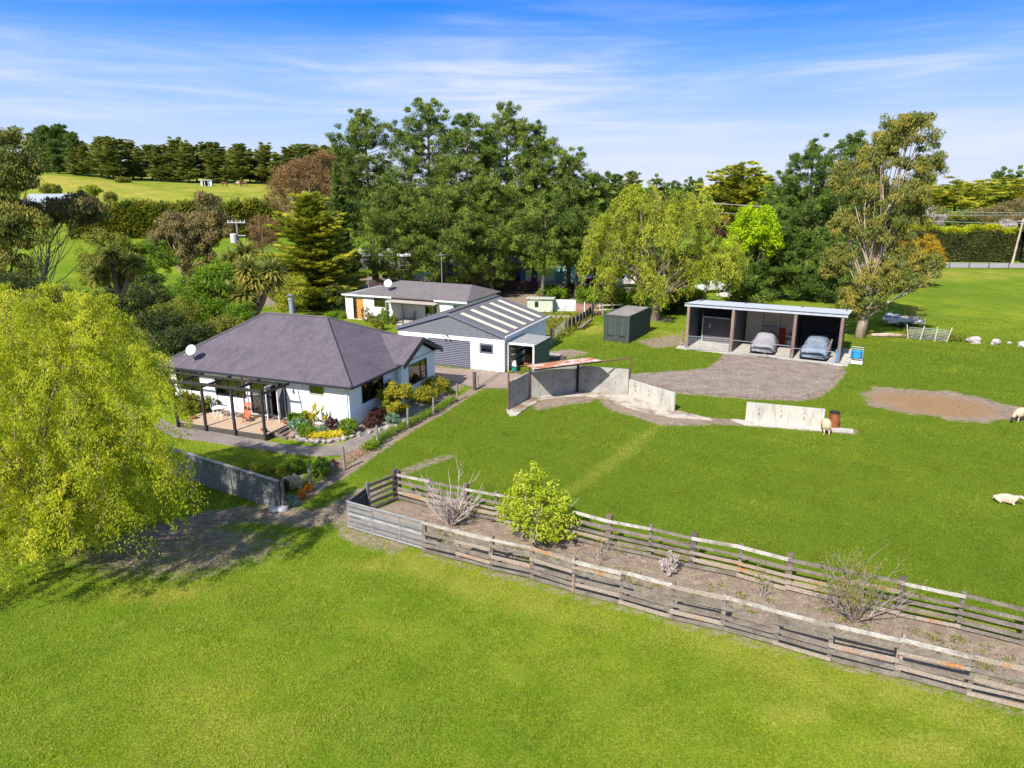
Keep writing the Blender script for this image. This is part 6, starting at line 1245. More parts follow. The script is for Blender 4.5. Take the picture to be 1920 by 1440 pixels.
# deck furniture and pots
def house_thing(name,label,cat,x,y,z,rz=0,group=None): return thing(name,label,cat,hloc(x,y,z),HRZ+rz,group)
tb = house_thing('garden_table','white oval wrought iron table on the deck','table',-8.35,-1.35,DZ)
MB().lathe([(0,.70),(.42,.70),(.44,.685),(.42,.67),(0,.67)],n=24).build('top',PLASTIC_W,tb)
for k in range(4): a = k*1.571+.78; MB().tube([(.3*math.cos(a),.3*math.sin(a),.68),(.16*math.cos(a),.16*math.sin(a),.38),(.34*math.cos(a),.34*math.sin(a),.0)],.02,6).build('leg',PLASTIC_W,tb)
def iron_chair(label,x,y,rz):
    c = house_thing('garden_chair',label,'chair',x,y,DZ,rz,'white iron garden chairs'); MB().lathe([(0,.44),(.2,.44),(.21,.425),(0,.42)],n=18).build('seat',PLASTIC_W,c)
    m = MB().tube([(-.18,.17,.43),(-.19,.22,.75),(0,.25,.92),(.19,.22,.75),(.18,.17,.43)],.014,6); 
    for x_ in (-.08,0,.08): m.tube([(x_,.18,.44),(x_*1.1,.24,.86)],.01,5)
    m.build('backrest',PLASTIC_W,c)
    for sx in (-1,1):
        for sy in (-1,1): MB().tube([(sx*.14,sy*.14,.43),(sx*.12,sy*.12,.2),(sx*.2,sy*.2,0)],.013,6).build('leg',PLASTIC_W,c)
iron_chair('white iron garden chair right of the white table',-7.55,-1.15,-70); iron_chair('white iron garden chair left of the white table',-9.0,-1.1,60)
dc = house_thing('deck_chair','orange-red timber slat deck chair in front of the french doors','deck chair',-6.4,-1.35,DZ,25); OR = mat('orange_stained_wood',(.48,.115,.035),(.38,.09,.03),rough=.6,var=.12,stretch=(6,1,1))
m = MB()
for x in (-.2,-.12,-.04,.04,.12,.2): m.bar((x,-.35,.36),(x,.12,.22),.06,.02)
m.build('seat',OR,dc); m = MB()
for x in (-.2,-.12,-.04,.04,.12,.2): m.bar((x,.08,.2),(x,.52,1.02),.06,.02)
m.bar((-.24,.3,.62),(.24,.3,.62),.05,.03); m.bar((-.24,.5,1.0),(.24,.5,1.0),.05,.03); m.build('backrest',OR,dc)
for sx in (-.2,.2): MB().bar((sx,-.36,.38),(sx,.5,.02),.035,.06).build('leg',OR,dc); MB().bar((sx,-.25,.02),(sx,.3,.5),.035,.06).build('leg',OR,dc)
def pot(label,x,y,r,h,plant=None,z=DZ):
    p = house_thing('flower_pot',label,'pot',x,y,z); MB().lathe([(0,.01),(r*.7,0),(r,h*.9),(r*1.12,h*.9),(r*1.12,h),(r*.9,h),(r*.85,h*.7)],n=18).build('pot',TERRA,p)
    MB().lathe([(0,h*.8),(r*.86,h*.78)],n=18).build('soil',EARTH,p)
    if plant: q = np.random.default_rng(int(r*1000)); d = unit(q.normal(size=(60,3))+np.array([0,0,1.])); crown('plant',d*.16*q.random((60,1))+np.array([0,0,h]),d*.07,np.full(60,.03),q.random(60),plant,p,q)
pot('terracotta pot with a small plant at the left front edge of the deck',-9.75,-2.2,.19,.24,L_GREEN); pot('small terracotta pot near the front right corner of the deck',-4.35,-2.45,.11,.15); pot('terracotta pot on the deck at the top of the steps',-3.95,-.95,.11,.16)
bp_ = house_thing('dark_urn','small dark urn at the foot of the right pergola post','pot',-3.98,-2.6,DZ); MB().lathe([(0,0),(.08,0),(.12,.12),(.07,.22),(.09,.24)],n=14).build('urn',RUBBER,bp_)
# ---------------------------------------------------------------- inside the pen
p = at(845,985); bare_shrub('bare pale many-stemmed shrub in the left end of the narrow pen',p.x,p.y,2.0,401,nmain=24,spread=.9,thick=.034,name='bare_shrub')
p = at(1005,1018); envelope_tree('fresh_green_shrub','big fresh yellow-green shrub with white blossom in the narrow pen','shrub',(p.x,p.y),[(p.x,p.y,1.55,1.3,1.2,1.2),(p.x-.45,p.y,2.7,.6,.6,.75),(p.x+.35,p.y,2.4,.5,.5,.6),(p.x+.35,p.y-.1,.95,1.3,1.1,.75),(p.x-.9,p.y,1.5,.75,.7,.9),(p.x+.9,p.y+.1,1.7,.65,.6,.7),(p.x-.1,p.y,3.15,.25,.25,.5)],L_PEAR,TWIG,402,250,(.15,.36),52,.052,.030,'leaf',.9,34,.05,split=.05,forks=3,shell=.2,zlow=-.9)
p = at(1252,1078); t = shrub('blossom_bush','small shrub with white blossom in the middle of the narrow pen',p.x,p.y,.95,.34,L_BLOS,403,420,.035,.02); 
p = at(1600,1165); t, tips = bare_shrub('wispy grey-green twiggy shrub in the right part of the narrow pen',p.x,p.y,2.3,404,m=mat('grey_twig',(.32,.26,.22),var=.2,bump=0),nmain=20,spread=.8,thick=.024,name='twiggy_shrub')
r_ = np.random.default_rng(6); P_ = np.repeat(tips,9,0)+r_.normal(size=(len(tips)*9,3))*.09; A_ = unit(np.array([0,0,1.])+.6*rdir(len(P_),r_))*.045; crown('foliage',P_,A_,np.full(len(P_),.012),.4+.6*r_.random(len(P_)),L_OLIVE,t,r_)
for px,py,h,s,lab in ((1125,1052,.9,405,'small bare twiggy plant left of the pen post, right of the green shrub'),(1430,1118,.9,406,'small sparse plant in the pen, left of the wispy grey shrub')):
    p = at(px,py); t, tips = bare_shrub(lab,p.x,p.y,h,s,nmain=6,spread=.5,thick=.012,sub=3,name='twiggy_plant'); P_ = np.repeat(tips,3,0)+r_.normal(size=(len(tips)*3,3))*.05; crown('foliage',P_,rdir(len(P_),r_)*.04,np.full(len(P_),.015),r_.random(len(P_)),L_OLIVE if s == 406 else L_BROWN,t,r_)
r_ = np.random.default_rng(61); n = 900; t_ = r_.random(n); q_ = r_.random(n); a_ = np.array(NEAR[0])+0; P_ = []
fa, fb, na, nb_ = np.array(FAR[0]), np.array(FAR[-1]), np.array(NEAR[0]), np.array(NEAR[-1])
P_ = (fa[None]*(1-t_[:,None])+fb[None]*t_[:,None])*(1-q_[:,None])+(na[None]*(1-t_[:,None])+nb_[None]*t_[:,None])*q_[:,None]; P_ = P_[np.sin(P_[:,0]*1.9)+np.sin(P_[:,1]*2.3+P_[:,0])+r_.normal(size=n)*.5 > .55]; P_ = np.repeat(P_,12,0)+r_.normal(size=(len(P_)*12,3))*np.array([.09,.09,0]); A_ = unit(np.array([0,0,.7])+rdir(len(P_),r_))*.06; o = crown('low_weeds',P_+np.array([0,0,.04]),A_,np.full(len(P_),.014),r_.random(len(P_)),L_OLIVE,None,r_); struct(o,'stuff')
# loose stones and clods on the gravel, the ring and the pen floor
def loose_stones():
    r = np.random.default_rng(12); V = []; F = []; n0 = 0; pts = []
    g = np.c_[r.uniform(8,28,9000),r.uniform(44,60,9000)]; g = g[sdist(g,GRAVEL_P) < r.normal(size=len(g))*.35]; pts += [(p,.055) for p in g[:2200]]
    u = at(1763,757); q = np.c_[np.clip(r.normal(size=(300,2)),-1.5,1.5)*np.array([2.2,1.3])]; pts += [((u.x+a*.9-b*.4,u.y-a*.42+b*.9),.03) for a,b in q]
    g = np.c_[r.uniform(-6.5,18,3000),r.uniform(15,30,3000)]; g = g[sdist(g,PEN_P) < -.1]; pts += [(p,.03) for p in g[:900]]
    g = np.c_[r.uniform(-14,-2,1500),r.uniform(25,33,1500)]; d = np.minimum(line_d(g,TRACK[0]),line_d(g,TRACK[1])); g = g[d < .7]; pts += [(p,.03) for p in g]
    oc = np.array([(1,0,0),(0,1,0),(-1,0,0),(0,-1,0),(0,0,1),(0,0,-.4)]); of = [(0,1,4),(1,2,4),(2,3,4),(3,0,4),(1,0,5),(2,1,5),(3,2,5),(0,3,5)]
    for (x,y),s in pts:
        k = s*(.4+1.0*r.random()); v = oc*k*(.7+.6*r.random((6,3)))*np.array([1.2,1.2,.8]); a = r.random()*6.28; c,s_ = math.cos(a),math.sin(a); v = np.c_[v[:,0]*c-v[:,1]*s_+x,v[:,0]*s_+v[:,1]*c+y,v[:,2]+float(hgt(x,y))+.004]
        V.append(v); F += [(i+n0,j+n0,l+n0) for i,j,l in of]; n0 += 6
    o = bpy.data.objects.new('loose_stones',fast_mesh('loose_stones',np.concatenate(V),np.array(F),mat('loose_stone',(.30,.245,.205),(.17,.135,.11),scale=.9,fine=3,var=.35,bump=0))); struct(link(o),'stuff')
loose_stones()
# ---------------------------------------------------------------- sheep
WOOL = mat('sheep_wool',(.62,.46,.31),(.50,.36,.24),rough=1,scale=7,fine=30,var=.16,bump=1.0,bdist=.03)
WOOL2 = mat('pale_wool',(.60,.47,.36),(.50,.385,.29),rough=1,scale=7,fine=30,var=.16,bump=1.0,bdist=.03); FACE = mat('dark_face',(.045,.035,.032),rough=.9,var=.15)
def sheep(label,loc,rz,pose,wool,face):
    s = thing('sheep',label,'sheep',loc,rz,'sheep in the paddock')
    def skin(name,verts,edges,m,sub=2):
        me = bpy.data.meshes.new(name); me.from_pydata([v[0] for v in verts],edges,[]); me.materials.append(m); o = bpy.data.objects.new(name,me); link(o,s)
        md = o.modifiers.new('skin','SKIN'); md.use_smooth_shade = True; sv = me.skin_vertices[0].data
        for i,v in enumerate(verts): r = v[1]; sv[i].radius = r if hasattr(r,'__len__') else (r,r)
        sv[0].use_root = True; sb = o.modifiers.new('sub','SUBSURF'); sb.levels = sub; sb.render_levels = sub
        if name == 'body':
            sb.render_levels = 3; sb.levels = 3; tx = bpy.data.textures.get('fleece') or bpy.data.textures.new('fleece','CLOUDS'); tx.noise_scale = .07; dm = o.modifiers.new('fleece','DISPLACE'); dm.texture = tx; dm.strength = .07; dm.mid_level = .5
        return o
    lie = pose == 'lie'; zb = .28 if lie else .60
    V = [((0,-.40,zb+.02),(.24,.25)),((0,-.15,zb+.03),(.30,.29)),((0,.15,zb+.03),(.30,.29)),((0,.38,zb+.04),(.24,.25))]; E_ = [(0,1),(1,2),(2,3)]
    if pose == 'graze': neck = [((0,.56,zb-.06),(.13,.14)),((0,.70,zb-.26),(.085,.09)),((0,.76,zb-.40),(.075,.08)),((0,.80,zb-.53),(.045,.05))]
    elif pose == 'lie': neck = [((.03,.52,zb+.12),(.16,.17)),((.10,.66,zb+.30),(.12,.13)),((.16,.80,zb+.30),(.115,.12)),((.2,.98,zb+.20),(.07,.075))]
    else: neck = [((0,.55,zb+.12),(.13,.14)),((0,.70,zb+.25),(.09,.1)),((0,.84,zb+.22),(.075,.08)),((0,.95,zb+.16),(.045,.05))]
    V.append(neck[0]); E_.append((3,4)); V.append(neck[1]); E_.append((4,5))
    k = len(V)
    V += [((0,-.62,zb+.02),(.06,.06)),((0,-.66,zb-.2),(.035,.035))]; E_ += [(0,k),(k,k+1)]
    for sx in (-1,1):
        for fy,hind in ((-.40,True),(.36,False)):
            k = len(V)
            if lie: V += [((sx*.2,fy,.17),.12),((sx*.25,fy+.10,.09),.07),((sx*.2,fy+.16,.06),.05)]
            elif hind: V += [((sx*.13,fy+.02,zb-.16),.12),((sx*.13,fy+.05,.36),.075),((sx*.13,fy-.07,.23),.038),((sx*.13,fy-.04,.03),.034)]
            else: V += [((sx*.13,fy,zb-.18),.10),((sx*.13,fy-.02,.32),.05),((sx*.13,fy+.01,.2),.034),((sx*.13,fy+.02,.03),.034)]
            n = len(V)-k; E_ += [(0 if hind else 3,k)]+[(k+j,k+j+1) for j in range(n-1)]
    skin('body',V,E_,wool)
    h = [neck[1],neck[2],neck[3]]; skin('head',[(h[0][0],(.085,.09)),(h[1][0],(.078,.085)),(h[2][0],(.05,.05))],[(0,1),(1,2)],face)
    c = Vector(neck[1][0])*.55+Vector(neck[2][0])*.45
    for sx in (-1,1): MB().lathe([(0.0,0),(.035,.03),(.03,.08),(0,.13)],n=8).build('ear',face,s).matrix_local = Matrix.Translation(c+Vector((sx*.07,-.01,.03)))@Matrix.Rotation(R(sx*105),4,'Y')
    return s
# animals face +y locally
sheep('cream sheep with dark face seen from behind beside the rusty drum',at(1547,812),-15,'graze',WOOL,FACE)
sheep('woolly cream sheep grazing with its dark face down, at the right picture edge',at(1912,790),112,'graze',WOOL,FACE)
sheep('pale sheep lying in the grass near the right picture edge',at(1884,943),-122,'lie',WOOL2,mat('white_face',(.62,.56,.5),rough=.9,var=.08)).scale = (.72,.72,.8)
# horses on the hill
HB = mat('brown_coat',(.13,.06,.03),(.09,.04,.022),rough=.7,var=.15)
def horse(label,px,y,rz,cover=None,sc=1.0):
    x = XP(px,y,14); s = thing('horse',label,'horse',(x,y,float(hgt(x,y))),rz,'horses by the hill trees'); V = [((0,-.75,1.15),(.27,.30)),((0,-.3,1.1),(.29,.31)),((0,.25,1.1),(.28,.31)),((0,.65,1.18),(.25,.3)),((0,.98,1.25),(.15,.22)),((0,1.3,.95),(.11,.15)),((0,1.5,.62),(.10,.12)),((0,1.62,.32),(.06,.07)),((0,-1.0,1.1),(.07,.07)),((0,-1.08,.6),(.04,.05))]; E_ = [(0,1),(1,2),(2,3),(3,4),(4,5),(5,6),(6,7),(0,8),(8,9)]
    for sx in (-1,1):
        k = len(V); V += [((sx*.16,-.72,.8),.16),((sx*.15,-.68,.62),.1),((sx*.15,-.82,.45),.06),((sx*.15,-.76,.05),.055)]; E_ += [(0,k),(k,k+1),(k+1,k+2),(k+2,k+3)]
        k = len(V); V += [((sx*.15,.62,.8),.13),((sx*.15,.62,.5),.07),((sx*.15,.63,.28),.05),((sx*.15,.64,.05),.055)]; E_ += [(3,k),(k,k+1),(k+1,k+2),(k+2,k+3)]
    me = bpy.data.meshes.new('body'); me.from_pydata([v[0] for v in V],E_,[]); me.materials.append(HB); o = bpy.data.objects.new('body',me); link(o,s); md = o.modifiers.new('skin','SKIN'); md.use_smooth_shade = True
    for i,v in enumerate(V): r = v[1]; me.skin_vertices[0].data[i].radius = r if hasattr(r,'__len__') else (r,r)
    me.skin_vertices[0].data[0].use_root = True; o.modifiers.new('sub','SUBSURF').levels = 1
    if cover: m = MB(); m.lathe([(.36,-.55),(.38,0),(.36,.5)],n=14); m.v = [(p[0],p[2],1.12+p[1]) for p in m.v]; m.build('rug',cover,s)
horse('brown horse grazing on the hill, left of the rugged horse',421,225,75); horse('horse in a pale rug grazing on the hill',447,225,80,mat('horse_rug',(.5,.38,.34),rough=.9)); horse('dark horse on the hill, rightmost',459,227,60)
# ---------------------------------------------------------------- things behind
def hill_house():
    x, y = XP(90,175,6), 178; t = thing('hill_house','white house with pale grey gable roof on the hillside at the left','house',(x,y,float(hgt(x,y))-.4),14); z0 = 0
    zt = ZP(368,y)-t.location.z; MB().box(-5.5,3.2,0,7,0,zt-1.3).build('wall',WHITE,t); e = zt-1.35; m = MB(); m.slab([(-6,-.6,e),(3.7,-.6,e),(3.7,3.5,zt+.55),(-6,3.5,zt+.55)],.12); m.slab([(3.7,7.6,e),(-6,7.6,e),(-6,3.5,zt+.55),(3.7,3.5,zt+.55)],.12); m.build('roof',mat('grey_blue_roof',(.33,.36,.42),rough=.5,var=.06,bump=0),t); MB().add([(3.2,0,e),(3.2,7,e),(3.2,3.5,zt+.35),(3.0,0,e),(3.0,7,e),(3.0,3.5,zt+.35)],[(0,1,2),(5,4,3)]).build('gable_wall',WHITE,t)
    for xx in (-4.2,-.6): f = MB().box(xx,xx+1.5,-.06,-.005,zt-3.0,zt-1.9).build('window',DARK_TRIM,t)
hill_house()
x, y = XP(388,228,14), 228; fs = thing('field_shelter','small white open field shelter on the hill below the cypress row','shelter',(x,y,float(hgt(x,y))-.2),10); 
for xx in (-1.6,-.55,.5,1.45): MB().box(xx,xx+.15,-.7,-.55,0,1.7).build('post',WHITE_TRIM,fs)
MB().box(-1.6,1.6,.7,.8,0,1.7).build('rear_wall',RUBBER,fs); MB().box(-1.6,-1.1,-.68,-.6,.1,1.6).box(1.0,1.5,-.68,-.6,.1,1.6).build('front_panel',WHITE_TRIM,fs); MB().slab([(-1.8,-.95,1.95),(1.8,-.95,1.95),(1.8,1.0,1.72),(-1.8,1.0,1.72)],.12).build('roof',PLASTIC_W,fs)
# power pole at left
x, y = XP(447,80,8), 80; pz = ZP(412,80); pp_ = thing('power_pole','grey power pole with transformer drum and crossarm, left of the yellow-green cypress','power pole',(x,y,0),0); MB().tube([(0,0,0),(0,0,pz)],[.16,.11],8).build('pole',POSTW,pp_); MB().box(-1.0,1.0,-.12,-.0,pz-.35,pz-.22).build('crossarm',mat('crossarm_grey',(.38,.38,.39),var=.1),pp_)
for xx in (-.9,-.45,.45,.9): MB().lathe([(.03,0),(.06,.04),(.03,.1),(.06,.14),(0,.2)],(xx,-.06,pz-.22),8).build('insulator',PLASTIC_W,pp_)
MB().lathe([(0,0),(.33,0),(.36,.05),(.36,.95),(.30,1.02),(0,1.05)],(-.35,-.35,pz-2.5),16).build('transformer',mat('transformer_grey',(.55,.50,.47),var=.08),pp_); MB().box(-.5,.9,-.1,0,pz-1.75,pz-1.65).build('lower_arm',mat('crossarm_grey',(.38,.38,.39)),pp_)
x, y = XP(360,150,6), 156; sp_ = thing('small_pole','thin dark pole standing on the hill field above the paddock hedge','pole',(x,y,float(hgt(x,y))),0); q = ZP(366,156)-float(hgt(x,y)); MB().tube([(0,0,0),(0,0,q)],.11,6).build('pole',WOOD_D,sp_); MB().box(-.8,.8,-.05,.05,q-.3,q-.18).build('crossarm',WOOD_D,sp_)
# power pole and lines at the right
x, y = XP(1904,134,5), 133; pz = ZP(410,133); pr_ = thing('power_pole','pale leaning timber power pole at the right end of the clipped hedge','power pole',(x,y,0),0); MB().tube([(-.35,0,0),(.2,0,pz)],[.2,.14],8).build('pole',mat('pale_pole',(.46,.38,.28),(.36,.3,.22),var=.15,stretch=(1,1,.3)),pr_); MB().box(-.9,1.2,-.1,.05,pz-.5,pz-.35).build('crossarm',GALV,pr_); MB().lathe([(0,0),(.3,0),(.3,.5),(0,.55)],(.5,-.3,pz-.25),12).build('transformer',GALV,pr_)
def wire(label, a, b, sag, rad): 
    a, b = Vector(a), Vector(b); m = MB().tube([tuple((b-a)*t+Vector((0,0,-sag*4*t*(1-t)))) for t in np.linspace(0,1,18)],rad,4,False); o = m.build('power_line',mat('wire_grey',(.5,.5,.52),rough=.4,bump=0)); o.location = a; tag(o,label,'power line')
wire('upper power line crossing before the far trees, running to the leaning pole',(XP(1330,98,8),98,ZP(382,98)),(XP(2000,133,8),133,ZP(400,133)),.25,.028); wire('lower pale power line over the clipped hedge',(XP(1325,98,8),98,ZP(398,98)),(XP(2000,133,8),133,ZP(421,133)),.2,.028)
wire('uppermost thin power line from the round cypress to the tall gum',(XP(1320,98,8),98,ZP(378,98)),(XP(1480,96,8),96,ZP(392,96)),.1,.022)
wire('thin power line across the umbrella trees, above the lower line',(XP(1640,120,8),120,ZP(402,120)),(XP(2000,133,8),133,ZP(401,133)),.2,.02)
bn = thing('wheelie_bin','dark green wheelie bin at the roadside by the leaning power pole','bin',(XP(1895,134,1),128.8,.05),0); MB().add([(-.3,-.3,.1),(.3,-.3,.1),(.3,.3,.1),(-.3,.3,.1),(-.38,-.4,1.0),(.38,-.4,1.0),(.38,.4,1.0),(-.38,.4,1.0)],[(0,3,2,1),(4,5,6,7),(0,1,5,4),(1,2,6,5),(2,3,7,6),(3,0,4,7)]).build('body',mat('bin_green',(.02,.12,.10),rough=.5,bump=0),bn); MB().slab([(-.42,-.45,1.08),(.42,-.45,1.08),(.42,.45,1.14),(-.42,.45,1.14)],.06).build('lid',mat('bin_green_lid',(.03,.16,.14),rough=.5),bn)
for sx in (-.3,.3): m = MB().lathe([(.02,-.04),(.12,-.04),(.12,.04),(.02,.04)],n=12); m.v = [(p[2]+sx,p[1]+.34,p[0]+.12) for p in m.v]; m.build('wheel',RUBBER,bn)
# roadside wire fence
rf_ = thing('roadside_fence','long thin post and wire fence along the near side of the road','fence',(56,125.5,0),0)
for i in range(26): o = MB().box(-.06,.06,-.06,.06,0,1.0).build('post',WOOD_D,rf_); o.location = (i*3.4,-i*.066,0)
for z in (.4,.8): MB().tube([(0,0,z),(88,-1.7,z)],.014,4).build('wire',WOOD_D,rf_)
# cars under the trees
def car(label, loc, rz, col, cat='car', ute=False, sc=1.0):
    c = thing('parked_car',label,cat,loc,rz,'cars parked beyond the shed'); bodym = mat('car_paint_%d' % int(col[0]*100+col[2]*7),col,rough=.3,spec=.5,var=.03,bump=0); L_, W_ = 4.4, 1.72
    prof = [(-2.2,.35),(-2.2,.75),(-2.1,.85),(-1.0,.92),(-.55,1.38),(.75,1.42),(1.45,.98),(2.15,.92),(2.2,.6),(2.2,.35)] if not ute else [(-2.2,.4),(-2.2,.85),(-1.1,.98),(-.6,1.5),(.9,1.52),(1.0,1.5),(2.1,1.46),(2.2,.9),(2.2,.4)]
    m = MB(); n = len(prof); m.add([(x,-W_/2*(.84 if z > 1.2 else 1),z) for x,z in prof]+[(x,W_/2*(.84 if z > 1.2 else 1),z) for x,z in prof],[tuple(range(n)),tuple(range(n,2*n))[::-1]]+[(i,i+n,(i+1)%n+n,(i+1)%n) for i in range(n)]); m.build('body',bodym,c,bevel=.05)
    for sy in (-1,1):
        m = MB(); y0 = sy*(W_/2*.93+.008); xs_ = (-.72,1.15) if not ute else (-.8,1.9); m.add([(xs_[0]-.12,y0*1.03,.98),(xs_[1]+.12,y0*1.03,.98),(xs_[1]-.3,y0*.925,1.34),(xs_[0]+.25,y0*.925,1.34)],[(0,1,2,3) if sy < 0 else (3,2,1,0)]); m.build('side_window',RUBBER,c)
        for xw in (-1.4,1.35): 
            w_ = MB().lathe([(.1,-.1),(.30,-.1),(.32,0),(.30,.1),(.1,.1)],n=16); w_.v = [(p[0]+xw,p[2]+sy*(W_/2-.06),p[1]+.32) for p in w_.v]; q = w_.build('wheel',RUBBER,c); h_ = MB().lathe([(0,.105),(.17,.105),(.19,.08)],n=12); h_.v = [(p[0]+xw,(p[2]+W_/2-.06)*sy,p[1]+.32) for p in h_.v]; h_.build('hub_cap',GALV,q)
    m = MB().add([(-1.0,-.7,.96),(-1.0,.7,.96),(-.62,.62,1.34),(-.62,-.62,1.34)],[(0,3,2,1)] if True else []); m.v = [(x-.02,y,z+.02) for x,y,z in m.v]; m.build('windscreen',RUBBER,c)
    for sy in (-1,1): MB().lathe([(0,.02),(.09,.02),(.1,0)],n=10).build('headlight',PLASTIC_W,c).matrix_local = Matrix.Translation((-2.2,sy*.6,.68))@Matrix.Rotation(R(-90),4,'Y')
    return c
p = at(1122,536); car('red utility wagon parked under the trees left of the far willow',(p.x,p.y,.3),8,(.42,.02,.025),'car',True)
p = at(1335,548); car('silver-white sedan parked on the grass behind the three-bay shed',(p.x,p.y,.1),12,(.60,.62,.66)); p = at(1165,538); car('white car half hidden by shrubs right of the red wagon',(p.x+1,p.y,.2),5,(.62,.58,.58))
p = at(1227,540); car('dark car in the shade behind the far willow trunk',(p.x,p.y,.2),20,(.03,.03,.04))
p = at(1370,556); bo = thing('upturned_boat','small weathered grey dinghy on the grass right of the silver car','boat',(p.x,p.y,0),-8); m = MB(); n = 10
for i in range(n+1):
    u = i/n*2-1; w_ = .75*(1-abs(u)**2.6); 
    for k in range(7): a = math.pi*k/6; m.v.append((u*1.8,w_*math.cos(a),.05+.55*math.sin(a)*(1-.5*abs(u)**3)))
for i in range(n):
    for k in range(6): m.f.append((i*7+k,i*7+k+1,i*7+k+8,i*7+k+7))
m.build('hull',mat('boat_grey',(.42,.38,.33),(.3,.27,.24),var=.15),bo,smooth=True); MB().tube([(-1.75,0,.28),(0,0,.62),(1.75,0,.28)],.03,6).build('keel',WOOD,bo)
tk = thing('water_tank','pale green water tank under the pines, left of the red wagon','tank',at(1062,527),0); MB().lathe([(0,3.0),(1.0,2.85),(1.95,2.45),(2.0,2.3),(2.0,0)],n=24).build('tank',mat('tank_green',(.35,.66,.5),(.42,.70,.56),rough=.6,var=.06,bump=0),tk,smooth=True); m = MB()
for z in (.5,1.0,1.5,2.0): m.lathe([(2.0,z-.04),(2.04,z),(2.0,z+.04)],n=24)
m.build('rib',mat('tank_green_rib',(.22,.45,.35),rough=.6),tk)
# blue cabins behind the pines
def cabin(label, px, y, w_, h, d_, rz, wallm, roofm, win=()):
    x = XP(px,y,1); t = thing('cabin',label,'cabin',(x,y,0),rz); MB().box(-w_/2,w_/2,0,d_,0,h).build('wall',wallm,t); m = MB().slab([(-w_/2-.3,-.3,h+.02),(w_/2+.3,-.3,h+.02),(w_/2+.3,d_/2,h+1.0),(-w_/2-.3,d_/2,h+1.0)],.1); m.slab([(w_/2+.3,d_+.3,h+.02),(-w_/2-.3,d_+.3,h+.02),(-w_/2-.3,d_/2,h+1.0),(w_/2+.3,d_/2,h+1.0)],.1); m.build('roof',roofm,t)
    for xx in win: f = MB().box(xx-.5,xx+.5,-.06,-.003,1.0,2.0).build('window',WHITE_TRIM,t); MB().box(xx-.43,xx+.43,-.07,-.061,1.07,1.93).build('pane',RUBBER,f)
BLUEW = mat('deep_blue_boards',(.030,.065,.15),(.024,.05,.12),rough=.7,var=.12,bump=0); GREYR = mat('grey_old_roof',(.30,.29,.28),(.24,.23,.22),rough=.7,var=.1)
cabin('deep blue cabin with grey roof behind the pine trunks',838,108,7,3.0,6,-8,BLUEW,GREYR,(-1.2,)); cabin('deep blue cabin among low branches behind the garage',925,104,8,2.8,5,-10,BLUEW,mat('blue_roof',(.12,.17,.27),rough=.6,var=.08),(1.5,-1.5)); cabin('pale shed roof far left behind the pine trunks',718,122,9,2.4,6,-6,mat('pale_boards',(.22,.21,.20),var=.1),mat('pale_roof',(.5,.49,.5),rough=.6,var=.06),(0,))
bf = thing('brush_fence','dark reddish paling fence in the shade under the pines behind the cottage','fence',at(690,545),0); m = MB(); d = at(1010,548)-at(690,545)
for i in range(90): a = d*(i/90); m.box(a.x,a.x+d.x/90*.9,a.y,a.y+.04,0,1.5+.08*math.sin(i*3.1))
m.build('paling',mat('dark_red_paling',(.085,.05,.045),(.06,.04,.038),var=.25),bf); MB().bar(Vector((0,.05,.4)),d+Vector((0,.05,.4)),.05,.08).bar(Vector((0,.05,1.2)),d+Vector((0,.05,1.2)),.05,.08).build('rail',WOOD_D,bf)
# vegetable garden: pale green hut, white sheets, red paling, dark board fence
vg = thing('garden_hut','low pale green weatherboard hut behind the garage','hut',at(988,585),-8); m = MB(); a0 = at(988,585); b0 = at(1034,588); L_ = (b0-a0).length
for k in range(8): m.box(0,L_,0,.03+.002*k,.05+k*.17,.05+k*.17+.165)
m.box(0,.06,.0,2.4,0,1.4).box(L_-.06,L_,0,2.4,0,1.4).build('wall',mat('pale_green_boards',(.50,.53,.43),(.42,.45,.37),rough=.8,var=.08),vg); MB().slab([(-.15,-.2,1.62),(L_+.15,-.2,1.62),(L_+.15,2.5,1.42),(-.15,2.5,1.42)],.09).build('roof',mat('hut_roof',(.48,.46,.40),var=.1),vg); MB().box(.9,1.3,-.03,-.005,.6,1.25).build('window',RUBBER,vg)
ws = thing('white_sheet_fence','weathered white corrugated sheets standing right of the pale green hut','fence',at(1037,583),-6); MB().corr((0,0,0),(2.6,0,0),(0,0,1.35),.2,.02).build('sheet',mat('worn_white_sheet',(.62,.63,.66),(.42,.42,.46),var=.12,scale=1.2),ws); MB().bar((0,.05,1.1),(2.6,.05,1.1),.05,.08).build('rail',WOOD,ws)
rp = thing('red_paling_fence','low faded red paling fence at the back of the vegetable garden','fence',at(1080,588),-4); m = MB()
for i in range(16): m.box(i*.19,i*.19+.15,0,.025,0.05,1.15+.05*math.sin(i*2.7))
m.build('paling',mat('faded_red_paling',(.40,.17,.14),(.32,.15,.13),var=.2),rp); MB().box(-.05,3.1,.03,.07,.3,.38).box(-.05,3.1,.03,.07,.9,.98).build('rail',WOOD,rp); 
for xx in (.9,2.6): MB().box(xx,xx+.09,-.1,-.01,0,1.35).build('post',PLASTIC_W,rp)
lb = thing('garden_bed_edge','pale timber edging of the raised vegetable bed behind the garage','edging',at(1005,600),-6); MB().box(-1,3.6,0,.06,0,.35).box(-1,3.6,.2,.26,0.3,.5).build('board',mat('pale_pink_board',(.50,.38,.33),(.40,.32,.28),var=.15),lb)
bfn = [at(1062,622),at(1083,612),at(1098,602),at(1112,588)]; db = thing('dark_board_fence','dark tarred board fence with pale posts right of the vegetable garden','fence',bfn[0],0); O = bfn[0]
